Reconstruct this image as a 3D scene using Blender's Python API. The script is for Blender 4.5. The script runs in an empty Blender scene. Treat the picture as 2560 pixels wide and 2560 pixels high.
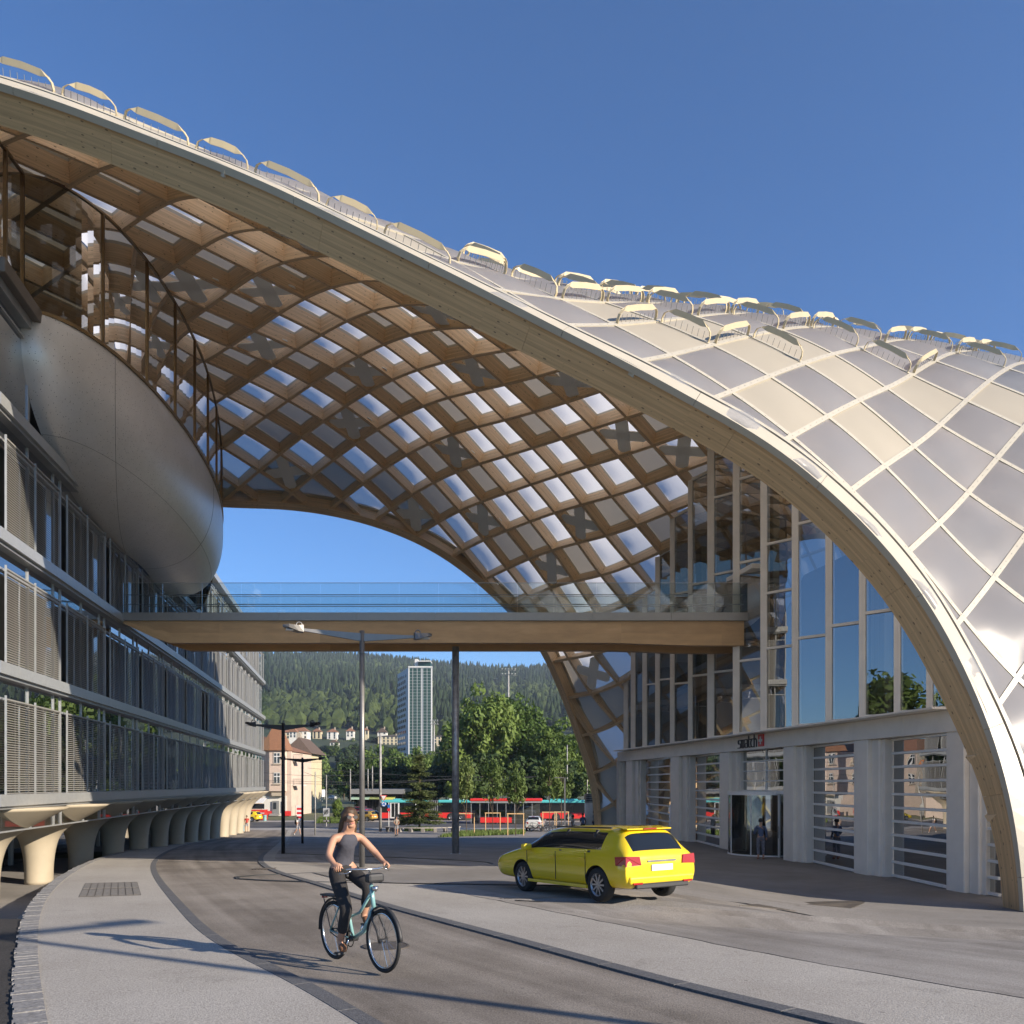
import bpy, math, random
import numpy as np
from mathutils import Vector, Matrix
random.seed(7)
rng = np.random.RandomState(5)
sc = bpy.context.scene
col = sc.collection
R = math.radians
# ---------------------------------------------------------------- camera, sky, sun, exposure
CAM_Z = 3.25
FPX, CX, HY = 2100.0, 1280.0, 1960.0          # focal length and horizon of the photograph (2560 px wide)
cam = bpy.data.cameras.new('camera'); cam_o = bpy.data.objects.new('camera', cam); col.objects.link(cam_o)
cam.sensor_width = 36.0; cam.lens = 36.0 * FPX / 2560.0
cam.shift_y = (HY - 1280.0) / 2560.0
cam_o.location = (0, 0, CAM_Z); cam_o.rotation_euler = (R(90), 0, 0)
cam.clip_start = 0.1; cam.clip_end = 12000
sc.camera = cam_o
SUN_EL = 21.0
SX, SY = 0.868, -0.497                          # horizontal direction towards the sun
w = bpy.data.worlds.new('World'); sc.world = w; w.use_nodes = True
nt = w.node_tree; bg = nt.nodes['Background']
sky = nt.nodes.new('ShaderNodeTexSky'); sky.sky_type = 'NISHITA'; sky.sun_disc = False
sky.sun_elevation = R(SUN_EL); sky.sun_rotation = math.atan2(SX, SY)
sky.altitude = 450; sky.air_density = 1.0; sky.dust_density = 0.0; sky.ozone_density = 8.0
nt.links.new(sky.outputs[0], bg.inputs[0]); bg.inputs[1].default_value = 0.104
sun = bpy.data.lights.new('sun', 'SUN'); sun.energy = 5.0; sun.angle = R(0.53); sun.color = (1.0, 0.88, 0.72)
sun_o = bpy.data.objects.new('sun', sun); col.objects.link(sun_o)
d = Vector((SX * math.cos(R(SUN_EL)), SY * math.cos(R(SUN_EL)), math.sin(R(SUN_EL))))
sun_o.rotation_euler = d.to_track_quat('Z', 'Y').to_euler(); sun_o.location = (40, -40, 60)
vs = sc.view_settings
vs.view_transform = 'Standard'; vs.look = 'None'; vs.exposure = 0.86; vs.gamma = 1.0; vs.use_curve_mapping = False
cy = sc.cycles
cy.use_denoising = True; cy.max_bounces = 7; cy.diffuse_bounces = 5; cy.glossy_bounces = 3
cy.transparent_max_bounces = 16; cy.transmission_bounces = 4; cy.sample_clamp_indirect = 6.0
cy.caustics_reflective = False; cy.caustics_refractive = False
try: cy.denoiser = 'OPENIMAGEDENOISE'
except Exception: pass

def at(px, py, Y):                              # the point seen at a photograph pixel, at distance Y
    return Vector(((px - CX) / FPX * Y, Y, CAM_Z + (HY - py) / FPX * Y))
def sstep(a, b, x):
    t = min(1.0, max(0.0, (x - a) / (b - a))); return t * t * (3 - 2 * t)
def spline(xs, ys):                             # natural cubic spline
    xs = np.array(xs, float); ys = np.array(ys, float); n = len(xs); h = np.diff(xs)
    A = np.zeros((n, n)); r = np.zeros(n); A[0, 0] = A[-1, -1] = 1
    for i in range(1, n - 1):
        A[i, i-1] = h[i-1]; A[i, i] = 2 * (h[i-1] + h[i]); A[i, i+1] = h[i]
        r[i] = 6 * ((ys[i+1] - ys[i]) / h[i] - (ys[i] - ys[i-1]) / h[i-1])
    m = np.linalg.solve(A, r)
    def f(x):
        x = np.clip(np.asarray(x, float), xs[0], xs[-1])
        i = np.clip(np.searchsorted(xs, x) - 1, 0, n - 2)
        hh = h[i]; a = xs[i+1] - x; b = x - xs[i]
        return m[i]*a**3/(6*hh) + m[i+1]*b**3/(6*hh) + (ys[i]/hh - m[i]*hh/6)*a + (ys[i+1]/hh - m[i+1]*hh/6)*b
    return f
# ---------------------------------------------------------------- mesh builder
class MB:
    def __init__(s): s.v = []; s.f = []; s.m = []; s.uv = []
    def _add(s, vs, fs, m=0, uvs=None):
        o = len(s.v); s.v.extend([tuple(map(float, p)) for p in vs])
        for k, f in enumerate(fs):
            s.f.append([o + i for i in f]); s.m.append(m)
            s.uv.append(uvs[k] if uvs else [(0.0, 0.0)] * len(f))
        return s
    def poly(s, pts, m=0, uv=None): return s._add(pts, [list(range(len(pts)))], m, [uv] if uv else None)
    def obox(s, o, ax, ay, az, m=0):
        o = Vector(o); ax = Vector(ax); ay = Vector(ay); az = Vector(az)
        if ax.cross(ay).dot(az) < 0: ax, ay = ay, ax
        P = [o, o+ax, o+ax+ay, o+ay, o+az, o+ax+az, o+ax+ay+az, o+ay+az]
        return s._add(P, [(3,2,1,0),(4,5,6,7),(0,1,5,4),(1,2,6,5),(2,3,7,6),(3,0,4,7)], m)
    def box(s, c, d, rz=0.0, m=0):
        c = Vector(c); cs, sn = math.cos(rz), math.sin(rz)
        ax = Vector((cs, sn, 0)) * d[0]; ay = Vector((-sn, cs, 0)) * d[1]; az = Vector((0, 0, d[2]))
        return s.obox(c - ax/2 - ay/2 - az/2, ax, ay, az, m)
    def bar(s, p, q, wd, ht, up=(0, 0, 1), m=0):
        p = Vector(p); q = Vector(q); t = q - p; up = Vector(up)
        side = t.cross(up)
        if side.length < 1e-6: side = t.cross(Vector((1, 0, 0)))
        side.normalize(); u = side.cross(t).normalized()
        return s.obox(p - side*wd/2 - u*ht/2, t, side*wd, u*ht, m)
    def tube(s, pts, r, n=8, m=0, cap=True, closed=False):
        pts = [Vector(p) for p in pts]; k = len(pts)
        rs = r if isinstance(r, (list, tuple)) else [r] * k
        V = []; ref = None
        for i, p in enumerate(pts):
            if closed: t = pts[(i+1) % k] - pts[i-1]
            else: t = pts[min(i+1, k-1)] - pts[max(i-1, 0)]
            t.normalize()
            if ref is None:
                ref = Vector((0, 0, 1)) if abs(t.z) < .9 else Vector((1, 0, 0))
            a = t.cross(ref)
            if a.length < 1e-5: a = t.cross(Vector((0, 1, 0)))
            a.normalize(); b = a.cross(t).normalized(); ref = b
            for j in range(n):
                th = 2*math.pi*j/n
                V.append(p + (a*math.cos(th) + b*math.sin(th)) * rs[i])
        Fs = []
        for i in range(k if closed else k-1):
            i2 = (i+1) % k
            for j in range(n):
                j2 = (j+1) % n
                Fs.append((i*n+j, i2*n+j, i2*n+j2, i*n+j2))
        if cap and not closed:
            Fs.append(tuple(range(n))); Fs.append(tuple(range((k-1)*n + n-1, (k-1)*n-1, -1)))
        return s._add(V, Fs, m)
    def lathe(s, prof, n=24, c=(0, 0, 0), m=0, sx=1.0, sy=1.0, rz=0.0, cap=True):
        V = []; cs, sn = math.cos(rz), math.sin(rz)
        for r, z in prof:
            for j in range(n):
                th = 2*math.pi*j/n; x = r*math.cos(th)*sx; y = r*math.sin(th)*sy
                V.append((c[0] + x*cs - y*sn, c[1] + x*sn + y*cs, c[2] + z))
        Fs = []
        for i in range(len(prof)-1):
            for j in range(n):
                j2 = (j+1) % n; Fs.append((i*n+j, i*n+j2, (i+1)*n+j2, (i+1)*n+j))
        if cap:
            Fs.append(tuple(range(n-1, -1, -1))); k = len(prof)-1; Fs.append(tuple(k*n+j for j in range(n)))
        return s._add(V, Fs, m)
    def prism(s, pts, ext, m=0):                 # a flat outline pushed along ext
        ext = Vector(ext); A = [Vector(p) for p in pts]; n = len(A); B = [p + ext for p in A]
        nn = Vector((0, 0, 0))
        for i in range(n): nn += A[i].cross(A[(i+1) % n])
        if nn.dot(ext) > 0: A.reverse(); B.reverse()
        Fs = [tuple(range(n)), tuple(range(2*n-1, n-1, -1))]
        for i in range(n):
            j = (i+1) % n; Fs.append((i, i+n, j+n, j))
        return s._add(A + B, Fs, m)
    def grid(s, P, m=0, flip=False, uv=None):
        a = len(P); b = len(P[0]); V = [p for row in P for p in row]; Fs = []; U = []
        for i in range(a-1):
            for j in range(b-1):
                f = [i*b+j, (i+1)*b+j, (i+1)*b+j+1, i*b+j+1]
                if flip: f.reverse()
                Fs.append(f)
                if uv: U.append([uv[q // b][q % b] for q in f])
        return s._add(V, Fs, m, U if uv else None)
    def sweep(s, secs, m=0, cap=True, us=None):  # closed cross-sections joined along a path, uv along/around
        k = len(secs); n = len(secs[0]); V = [p for q in secs for p in q]; Fs = []; U = []
        per = [0.0]
        for j in range(n): per.append(per[-1] + (Vector(secs[0][(j+1) % n]) - Vector(secs[0][j])).length)
        if us is None:
            us = [0.0]
            for i in range(1, k): us.append(us[-1] + (Vector(secs[i][0]) - Vector(secs[i-1][0])).length)
        for i in range(k-1):
            for j in range(n):
                j2 = (j+1) % n
                Fs.append((i*n+j, i*n+j2, (i+1)*n+j2, (i+1)*n+j))
                U.append([(us[i], per[j]), (us[i], per[j+1]), (us[i+1], per[j+1]), (us[i+1], per[j])])
        if cap:
            Fs.append(tuple(range(n-1, -1, -1))); U.append([(0, 0)]*n)
            Fs.append(tuple((k-1)*n+j for j in range(n))); U.append([(0, 0)]*n)
        return s._add(V, Fs, m, U)
    def mesh(s, name, mats, smooth=False):
        me = bpy.data.meshes.new(name); me.from_pydata(s.v, [], s.f)
        if not isinstance(mats, (list, tuple)): mats = [mats]
        for q in mats: me.materials.append(q)
        me.polygons.foreach_set('material_index', s.m)
        if any(any(c != (0.0, 0.0) for c in u) for u in s.uv[:40]):
            l = me.uv_layers.new(name='UVMap'); l.data.foreach_set('uv', [c for u in s.uv for p in u for c in p])
        if smooth: me.polygons.foreach_set('use_smooth', [True]*len(me.polygons))
        me.update(); return me
    def build(s, name, mats, parent=None, smooth=False):
        o = bpy.data.objects.new(name, s.mesh(name, mats, smooth)); col.objects.link(o)
        if parent is not None: adopt(o, parent)
        return o
def adopt(o, parent):                            # parts are modelled in place; their thing sits at its own base
    o.parent = parent
    o.matrix_parent_inverse = world_of(parent).inverted()
def world_of(o):
    m = Matrix.LocRotScale(o.location, o.rotation_euler, o.scale)
    return m if o.parent is None else world_of(o.parent) @ o.matrix_parent_inverse @ m
def tag(o, label=None, cat=None, group=None, kind=None):
    if label: o['label'] = label
    if cat: o['category'] = cat
    if group: o['group'] = group
    if kind: o['kind'] = kind
    return o
def thing(name, label, cat, loc=(0, 0, 0), group=None, rz=0.0):
    o = bpy.data.objects.new(name, None); col.objects.link(o); o.location = loc; o.rotation_euler = (0, 0, rz)
    o.empty_display_size = .3
    return tag(o, label, cat, group)
def inst(me, name, parent=None, mat=None):       # another object on shared mesh data
    o = bpy.data.objects.new(name, me); col.objects.link(o)
    if parent is not None: o.parent = parent
    if mat is not None: o.matrix_local = mat
    return o
def copy_tree(o, parent=None):
    c = o.copy(); col.objects.link(c)
    if parent is not None: c.parent = parent
    for ch in o.children: copy_tree(ch, c)
    return c
def smooth_by_angle(o, ang=40):
    me = o.data; me.polygons.foreach_set('use_smooth', [True]*len(me.polygons))
    try: me.set_sharp_from_angle(angle=R(ang))
    except Exception: pass
    return o
def bevel(o, wd=.01, seg=1, ang=40):
    b = o.modifiers.new('bevel', 'BEVEL'); b.width = wd; b.segments = seg; b.limit_method = 'ANGLE'; b.angle_limit = R(ang); return o
# ---------------------------------------------------------------- materials
def new_mat(name):
    m = bpy.data.materials.new(name); m.use_nodes = True; t = m.node_tree
    return m, t, t.nodes['Principled BSDF']
def N(t, typ, **kw):
    n = t.nodes.new(typ)
    for k, v in kw.items():
        if k.startswith('i_'): n.inputs[k[2:].replace('_', ' ')].default_value = v
        else: setattr(n, k, v)
    return n
def ramp(t, fac, stops):
    r = t.nodes.new('ShaderNodeValToRGB'); e = r.color_ramp.elements
    while len(e) < len(stops): e.new(0.5)
    for q, (p, c) in zip(e, stops): q.position = p; q.color = (*c, 1) if len(c) == 3 else c
    t.links.new(fac, r.inputs[0]); return r.outputs[0]
def scl(c, k): return tuple(min(1, x*k) for x in c)
def mat(name, c, rough=.6, metal=0.0, var=.12, scale=3.0, bump=0.0, bscale=60.0, spec=.5, coat=0.0, c2=None, detail=5, coord='Object', stretch=None, emit=None, estr=1.0):
    m, t, b = new_mat(name)
    b.inputs['Roughness'].default_value = rough; b.inputs['Metallic'].default_value = metal
    b.inputs['Specular IOR Level'].default_value = spec; b.inputs['Coat Weight'].default_value = coat
    tc = N(t, 'ShaderNodeTexCoord'); src = tc.outputs[coord]
    if stretch:
        mp = N(t, 'ShaderNodeMapping'); mp.inputs['Scale'].default_value = stretch; t.links.new(src, mp.inputs[0]); src = mp.outputs[0]
    if var > 0 or c2:
        n = N(t, 'ShaderNodeTexNoise', i_Scale=scale, i_Detail=detail, i_Roughness=.6); t.links.new(src, n.inputs['Vector'])
        o = ramp(t, n.outputs['Fac'], [(.3, scl(c, 1-var)), (.7, c2 or scl(c, 1+var))]); t.links.new(o, b.inputs['Base Color'])
        rr = N(t, 'ShaderNodeMapRange'); rr.inputs['To Min'].default_value = max(0, rough-.08); rr.inputs['To Max'].default_value = min(1, rough+.08)
        t.links.new(n.outputs['Fac'], rr.inputs[0]); t.links.new(rr.outputs[0], b.inputs['Roughness'])
    else: b.inputs['Base Color'].default_value = (*c, 1)
    if bump > 0:
        n2 = N(t, 'ShaderNodeTexNoise', i_Scale=bscale, i_Detail=4); t.links.new(src, n2.inputs['Vector'])
        bp = N(t, 'ShaderNodeBump', i_Strength=bump, i_Distance=.02); t.links.new(n2.outputs['Fac'], bp.inputs['Height']); t.links.new(bp.outputs[0], b.inputs['Normal'])
    if emit: b.inputs['Emission Color'].default_value = (*emit, 1); b.inputs['Emission Strength'].default_value = estr
    return m
def wood_mat(name, c, c2, knots=True, k=1.0):    # glued laminated timber: uv runs along / across the beam
    m, t, b = new_mat(name); b.inputs['Roughness'].default_value = .55
    tc = N(t, 'ShaderNodeTexCoord'); mp = N(t, 'ShaderNodeMapping'); mp.inputs['Scale'].default_value = (.35*k, 14*k, 1); t.links.new(tc.outputs['UV'], mp.inputs[0])
    n = N(t, 'ShaderNodeTexNoise', i_Scale=1.6, i_Detail=8, i_Roughness=.65); t.links.new(mp.outputs[0], n.inputs['Vector'])
    base = ramp(t, n.outputs['Fac'], [(.3, scl(c, .8)), (.55, c), (.75, c2)])
    mp2 = N(t, 'ShaderNodeMapping'); mp2.inputs['Scale'].default_value = (.22, 22, 1); t.links.new(tc.outputs['UV'], mp2.inputs[0])
    bk = N(t, 'ShaderNodeTexWhiteNoise', noise_dimensions='2D')
    fl = N(t, 'ShaderNodeVectorMath', operation='FLOOR'); t.links.new(mp2.outputs[0], fl.inputs[0]); t.links.new(fl.outputs[0], bk.inputs['Vector'])
    mr = N(t, 'ShaderNodeMapRange'); mr.inputs['To Min'].default_value = .86; mr.inputs['To Max'].default_value = 1.1; t.links.new(bk.outputs['Value'], mr.inputs[0])
    mx = N(t, 'ShaderNodeVectorMath', operation='SCALE'); t.links.new(base, mx.inputs[0]); t.links.new(mr.outputs[0], mx.inputs['Scale'])
    out = mx.outputs[0]
    if knots:
        mp3 = N(t, 'ShaderNodeMapping'); mp3.inputs['Scale'].default_value = (3.2, 7.5, 1); t.links.new(tc.outputs['UV'], mp3.inputs[0])
        vo = N(t, 'ShaderNodeTexVoronoi', i_Scale=1.0, i_Randomness=1.0, voronoi_dimensions='2D'); t.links.new(mp3.outputs[0], vo.inputs['Vector'])
        sp = N(t, 'ShaderNodeSeparateColor'); t.links.new(vo.outputs['Color'], sp.inputs[0])
        th = N(t, 'ShaderNodeMath', operation='MULTIPLY'); th.inputs[1].default_value = .15; pw = N(t, 'ShaderNodeMath', operation='POWER'); pw.inputs[1].default_value = 3.0
        t.links.new(sp.outputs[0], pw.inputs[0]); t.links.new(pw.outputs[0], th.inputs[0])
        lt = N(t, 'ShaderNodeMath', operation='LESS_THAN'); t.links.new(vo.outputs['Distance'], lt.inputs[0]); t.links.new(th.outputs[0], lt.inputs[1])
        mm = N(t, 'ShaderNodeMix', data_type='RGBA'); t.links.new(lt.outputs[0], mm.inputs[0]); t.links.new(out, mm.inputs[6]); mm.inputs[7].default_value = (*scl(c, .38), 1)
        out = mm.outputs[2]
    t.links.new(out, b.inputs['Base Color'])
    return m
def glass_mat(name, tint=(.35, .4, .4), ior=1.5, wav=0.0, wscale=.5, boost=0.0, rough=0.0):
    m = bpy.data.materials.new(name); m.use_nodes = True; t = m.node_tree; t.nodes.remove(t.nodes['Principled BSDF'])
    out = t.nodes['Material Output']
    tr = N(t, 'ShaderNodeBsdfTransparent'); tr.inputs[0].default_value = (*tint, 1)
    gl = N(t, 'ShaderNodeBsdfGlossy'); gl.inputs['Roughness'].default_value = rough; gl.inputs[0].default_value = (.95, .97, 1, 1)
    fr = N(t, 'ShaderNodeFresnel'); fr.inputs[0].default_value = ior
    fac = fr.outputs[0]
    if boost > 0:
        ad = N(t, 'ShaderNodeMath', operation='ADD', use_clamp=True); t.links.new(fac, ad.inputs[0]); ad.inputs[1].default_value = boost; fac = ad.outputs[0]
    if wav > 0:
        tc = N(t, 'ShaderNodeTexCoord'); n = N(t, 'ShaderNodeTexNoise', i_Scale=wscale, i_Detail=1.5); t.links.new(tc.outputs['Object'], n.inputs['Vector'])
        bp = N(t, 'ShaderNodeBump', i_Strength=1.0, i_Distance=wav); t.links.new(n.outputs['Fac'], bp.inputs['Height']); t.links.new(bp.outputs[0], gl.inputs['Normal'])
    mx = N(t, 'ShaderNodeMixShader'); t.links.new(fac, mx.inputs[0]); t.links.new(tr.outputs[0], mx.inputs[1]); t.links.new(gl.outputs[0], mx.inputs[2]); t.links.new(mx.outputs[0], out.inputs[0])
    return m
def panel_mat(name, c, trans, rough=.35, ct=None):        # milky translucent roof sheet
    m, t, b = new_mat(name); b.inputs['Base Color'].default_value = (*c, 1); b.inputs['Roughness'].default_value = rough
    tc = N(t, 'ShaderNodeTexCoord'); n = N(t, 'ShaderNodeTexNoise', i_Scale=.5, i_Detail=3); t.links.new(tc.outputs['Object'], n.inputs['Vector'])
    o = ramp(t, n.outputs['Fac'], [(.3, scl(c, .93)), (.7, scl(c, 1.05))]); t.links.new(o, b.inputs['Base Color'])
    tl = N(t, 'ShaderNodeBsdfTranslucent'); tl.inputs[0].default_value = (*(ct or c), 1)
    mx = N(t, 'ShaderNodeMixShader'); mx.inputs[0].default_value = trans
    t.links.new(b.outputs[0], mx.inputs[1]); t.links.new(tl.outputs[0], mx.inputs[2]); t.links.new(mx.outputs[0], t.nodes['Material Output'].inputs[0])
    return m
MT = {}
MT['wood'] = wood_mat('glulam', (.62, .41, .21), (.70, .48, .265))
MT['wood_b'] = wood_mat('glulam_plain', (.55, .35, .175), (.63, .42, .225), knots=False)
MT['wood_in'] = wood_mat('glulam_inner', (.72, .52, .31), (.80, .60, .38))
MT['cream'] = mat('cream_cladding', (.49, .44, .35), .4, var=.03, scale=1.2)
MT['cream_d'] = mat('cream_strip', (.48, .435, .35), .4, var=.05, scale=4)
def strip_mat(name, c):                          # cover strip with a row of screw heads (uv along / around)
    m = mat(name, c, .4, var=.05, scale=4); t = m.node_tree; b = t.nodes['Principled BSDF']
    tc = N(t, 'ShaderNodeTexCoord'); sx = N(t, 'ShaderNodeSeparateXYZ'); t.links.new(tc.outputs['UV'], sx.inputs[0])
    fr = N(t, 'ShaderNodeMath', operation='PINGPONG'); fr.inputs[1].default_value = .19; t.links.new(sx.outputs[0], fr.inputs[0])
    d2 = N(t, 'ShaderNodeMath', operation='SUBTRACT'); t.links.new(sx.outputs[1], d2.inputs[0]); d2.inputs[1].default_value = .382
    cv = N(t, 'ShaderNodeCombineXYZ'); t.links.new(fr.outputs[0], cv.inputs[0]); t.links.new(d2.outputs[0], cv.inputs[1])
    ln = N(t, 'ShaderNodeVectorMath', operation='LENGTH'); t.links.new(cv.outputs[0], ln.inputs[0])
    lt = N(t, 'ShaderNodeMath', operation='LESS_THAN'); t.links.new(ln.outputs['Value'], lt.inputs[0]); lt.inputs[1].default_value = .016
    old = b.inputs['Base Color'].links[0].from_socket; mx = N(t, 'ShaderNodeMix', data_type='RGBA'); t.links.new(lt.outputs[0], mx.inputs[0]); t.links.new(old, mx.inputs[6]); mx.inputs[7].default_value = (.10, .09, .07, 1); t.links.new(mx.outputs[2], b.inputs['Base Color'])
    return m
MT['strip'] = strip_mat('screwed_cover_strip', (.50, .455, .365))
MT['rail'] = mat('cream_rail_paint', (.50, .42, .27), .45, var=.04)
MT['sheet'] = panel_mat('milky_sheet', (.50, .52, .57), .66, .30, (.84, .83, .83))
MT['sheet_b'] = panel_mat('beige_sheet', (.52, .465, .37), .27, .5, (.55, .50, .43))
MT['backing'] = mat('grey_soffit_board', (.88, .84, .77), .6, var=.05, scale=1)
MT['cross'] = panel_mat('perforated_cross_board', (.90, .89, .84), .16, .6)
MT['dark'] = mat('dark_joint', (.03, .03, .03), .6, var=.2)
MT['alu'] = mat('brushed_aluminium', (.36, .37, .375), .42, .55, var=.1, scale=8, stretch=(.3, .3, 4))
MT['alu_l'] = mat('light_aluminium', (.42, .43, .43), .38, .45, var=.07, scale=6)
MT['slat'] = mat('blind_slat', (.30, .29, .268), .42, .25, var=.06, scale=4)
MT['post'] = mat('facade_post', (.86, .80, .71), .42, .0, var=.06, scale=1.5)
MT['bridge_grey'] = mat('bridge_fascia', (.30, .30, .29), .4, .4, var=.05)
MT['bronze'] = mat('bronze_profile', (.22, .15, .07), .35, .7, var=.1)
MT['bar'] = mat('pale_window_bar', (.86, .85, .82), .4, .0, var=.04, scale=2)
MT['brown'] = mat('eave_brown', (.16, .135, .11), .5, .2, var=.1)
MT['glass_l'] = glass_mat('office_glass', (.20, .26, .30), 1.6, wav=.003, wscale=.7, boost=.34)
MT['glass_r'] = glass_mat('hall_glass', (.30, .33, .33), 1.55, wav=.006, wscale=.4, boost=.22)
MT['glass_t'] = glass_mat('upper_glass', (.42, .40, .32), 1.3)
MT['glass_c'] = glass_mat('clear_balustrade', (.86, .90, .90), 1.45)
MT['glass_w'] = glass_mat('window_glass', (.16, .17, .17), 1.6, wav=.003, wscale=.8, boost=.30)
MT['glass_c2'] = glass_mat('door_glass', (.5, .55, .53), 1.5, boost=.08)
MT['galv'] = mat('galvanised_steel', (.34, .345, .355), .42, .5, var=.4, scale=3.5)
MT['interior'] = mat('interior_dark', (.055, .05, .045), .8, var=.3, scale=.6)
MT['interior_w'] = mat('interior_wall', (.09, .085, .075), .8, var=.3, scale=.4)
MT['curtain'] = mat('curtain', (.22, .21, .16), .8, var=.2, scale=2, stretch=(6, 6, .1))
# ---------------------------------------------------------------- ground
_h = spline([-30, 0, 10, 20, 30, 45, 68, 91, 105, 130], [1.2, 1.74, 2.05, 2.40, 2.84, 3.55, 4.52, 5.15, 5.28, 5.30])
def road_z(Y): return CAM_Z - float(_h(min(Y, 130)))
def GZ(X, Y):
    wgt = sstep(2.2, 9.0, X) * sstep(8, 18, Y) * (1 - sstep(56, 80, Y))
    return road_z(Y) * (1 - wgt) + 0.1 * wgt
def gp(px, py):                                 # where a photograph pixel meets the ground
    Y = 20.0
    for _ in range(60):
        X = (px - CX) / FPX * Y; hh = CAM_Z - GZ(X, Y); Yn = FPX * hh / (py - HY); Y = .5*Y + .5*max(3, min(Yn, 400))
    return Vector(((px - CX) / FPX * Y, Y, GZ((px - CX) / FPX * Y, Y)))
def curve(pts, ext0=None):                       # X as a function of Y through photographed points
    P = sorted(((gp(*p).y, gp(*p).x) for p in pts)); ys = [p[0] for p in P]; xs = [p[1] for p in P]
    f = spline(ys, xs)
    s0 = (f(ys[0]+.2) - f(ys[0])) / .2; s1 = (f(ys[-1]) - f(ys[-1]-.2)) / .2
    def g(Y):
        if Y < ys[0]: return float(xs[0] + s0*(Y-ys[0]))
        if Y > ys[-1]: return float(xs[-1] + s1*(Y-ys[-1]))
        return float(f(Y))
    return g
K = 1.3251
XC = curve([(113, 2560), (95, 2440), (93, 2319), (104, 2270), (132, 2226), (199, 2173), (331, 2127), (450, 2108)])
XG1 = curve([(928, 2560), (760, 2462), (583, 2372), (464, 2279), (397, 2200), (384, 2160), (411, 2133), (464, 2113), (530, 2100)])
XG2 = curve([(2120, 2560), (1722, 2464), (1325, 2358), (980, 2266), (808, 2213), (715, 2186), (652, 2152), (668, 2128)])
XL = curve([(2560, 2496), (2000, 2400), (1600, 2322), (1170, 2237)])
XK = curve([(2560, 2368), (2120, 2312), (1722, 2266), (1259, 2213), (1060, 2173), (930, 2142)])
def asphalt(name, c, c2, spots, worn=None):
    m, t, b = new_mat(name); b.inputs['Roughness'].default_value = .85; b.inputs['Specular IOR Level'].default_value = .3
    tc = N(t, 'ShaderNodeTexCoord')
    n1 = N(t, 'ShaderNodeTexNoise', i_Scale=.35, i_Detail=6, i_Roughness=.6); t.links.new(tc.outputs['Object'], n1.inputs['Vector'])
    mp = N(t, 'ShaderNodeMapping'); mp.inputs['Scale'].default_value = (1.5, .05, 1); t.links.new(tc.outputs['UV'], mp.inputs[0])
    n2 = N(t, 'ShaderNodeTexNoise', i_Scale=1.0, i_Detail=4); t.links.new(mp.outputs[0], n2.inputs['Vector'])
    ad = N(t, 'ShaderNodeMath', operation='MULTIPLY_ADD'); t.links.new(n2.outputs['Fac'], ad.inputs[0]); ad.inputs[1].default_value = (worn or .35); t.links.new(n1.outputs['Fac'], ad.inputs[2])
    sb = N(t, 'ShaderNodeMath', operation='SUBTRACT'); t.links.new(ad.outputs[0], sb.inputs[0]); sb.inputs[1].default_value = (worn or .35)*.5
    o = ramp(t, sb.outputs[0], [(.32, c), (.68, c2)])
    n3 = N(t, 'ShaderNodeTexNoise', i_Scale=55, i_Detail=3, i_Roughness=.7); t.links.new(tc.outputs['Object'], n3.inputs['Vector'])
    g = N(t, 'ShaderNodeMapRange'); g.inputs['From Min'].default_value = .3; g.inputs['From Max'].default_value = .7; g.inputs['To Min'].default_value = 1-spots; g.inputs['To Max'].default_value = 1+spots; t.links.new(n3.outputs['Fac'], g.inputs[0])
    v = N(t, 'ShaderNodeTexVoronoi', i_Scale=2.3); t.links.new(tc.outputs['Object'], v.inputs['Vector'])
    lt = N(t, 'ShaderNodeMapRange'); lt.inputs['From Min'].default_value = .03; lt.inputs['From Max'].default_value = .06; lt.inputs['To Min'].default_value = .55; t.links.new(v.outputs['Distance'], lt.inputs[0])
    mu = N(t, 'ShaderNodeMath', operation='MULTIPLY'); t.links.new(g.outputs[0], mu.inputs[0]); t.links.new(lt.outputs[0], mu.inputs[1])
    n4 = N(t, 'ShaderNodeTexNoise', i_Scale=1.1, i_Detail=6, i_Roughness=.7); t.links.new(tc.outputs['Object'], n4.inputs['Vector'])      # oil and water stains
    s4 = N(t, 'ShaderNodeMapRange'); s4.inputs['From Min'].default_value = .58; s4.inputs['From Max'].default_value = .72; s4.inputs['To Min'].default_value = 1.0; s4.inputs['To Max'].default_value = .80; t.links.new(n4.outputs['Fac'], s4.inputs[0])
    mu2 = N(t, 'ShaderNodeMath', operation='MULTIPLY'); t.links.new(mu.outputs[0], mu2.inputs[0]); t.links.new(s4.outputs[0], mu2.inputs[1])
    mx = N(t, 'ShaderNodeVectorMath', operation='SCALE'); t.links.new(o, mx.inputs[0]); t.links.new(mu2.outputs[0], mx.inputs['Scale']); t.links.new(mx.outputs[0], b.inputs['Base Color'])
    bp = N(t, 'ShaderNodeBump', i_Strength=.5, i_Distance=.012); t.links.new(n3.outputs['Fac'], bp.inputs['Height']); t.links.new(bp.outputs[0], b.inputs['Normal'])
    return m
MT['pave'] = asphalt('pale_concrete_paving', (.335, .308, .27), (.405, .378, .338), .38)
MT['road'] = asphalt('worn_road_concrete', (.16, .138, .115), (.29, .258, .222), .4, 1.0)
MT['lane'] = asphalt('lane_concrete', (.20, .18, .158), (.34, .315, .285), .3, .9)
MT['plaza'] = asphalt('plaza_concrete', (.20, .186, .17), (.27, .255, .24), .25)
MT['tar'] = asphalt('dark_asphalt', (.035, .033, .031), (.065, .06, .055), .6)
MT['tar_far'] = asphalt('asphalt_street', (.07, .07, .072), (.11, .108, .105), .2)
MT['granite'] = mat('granite', (.25, .24, .228), .8, var=.35, scale=22, bump=.5, bscale=45)
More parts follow.
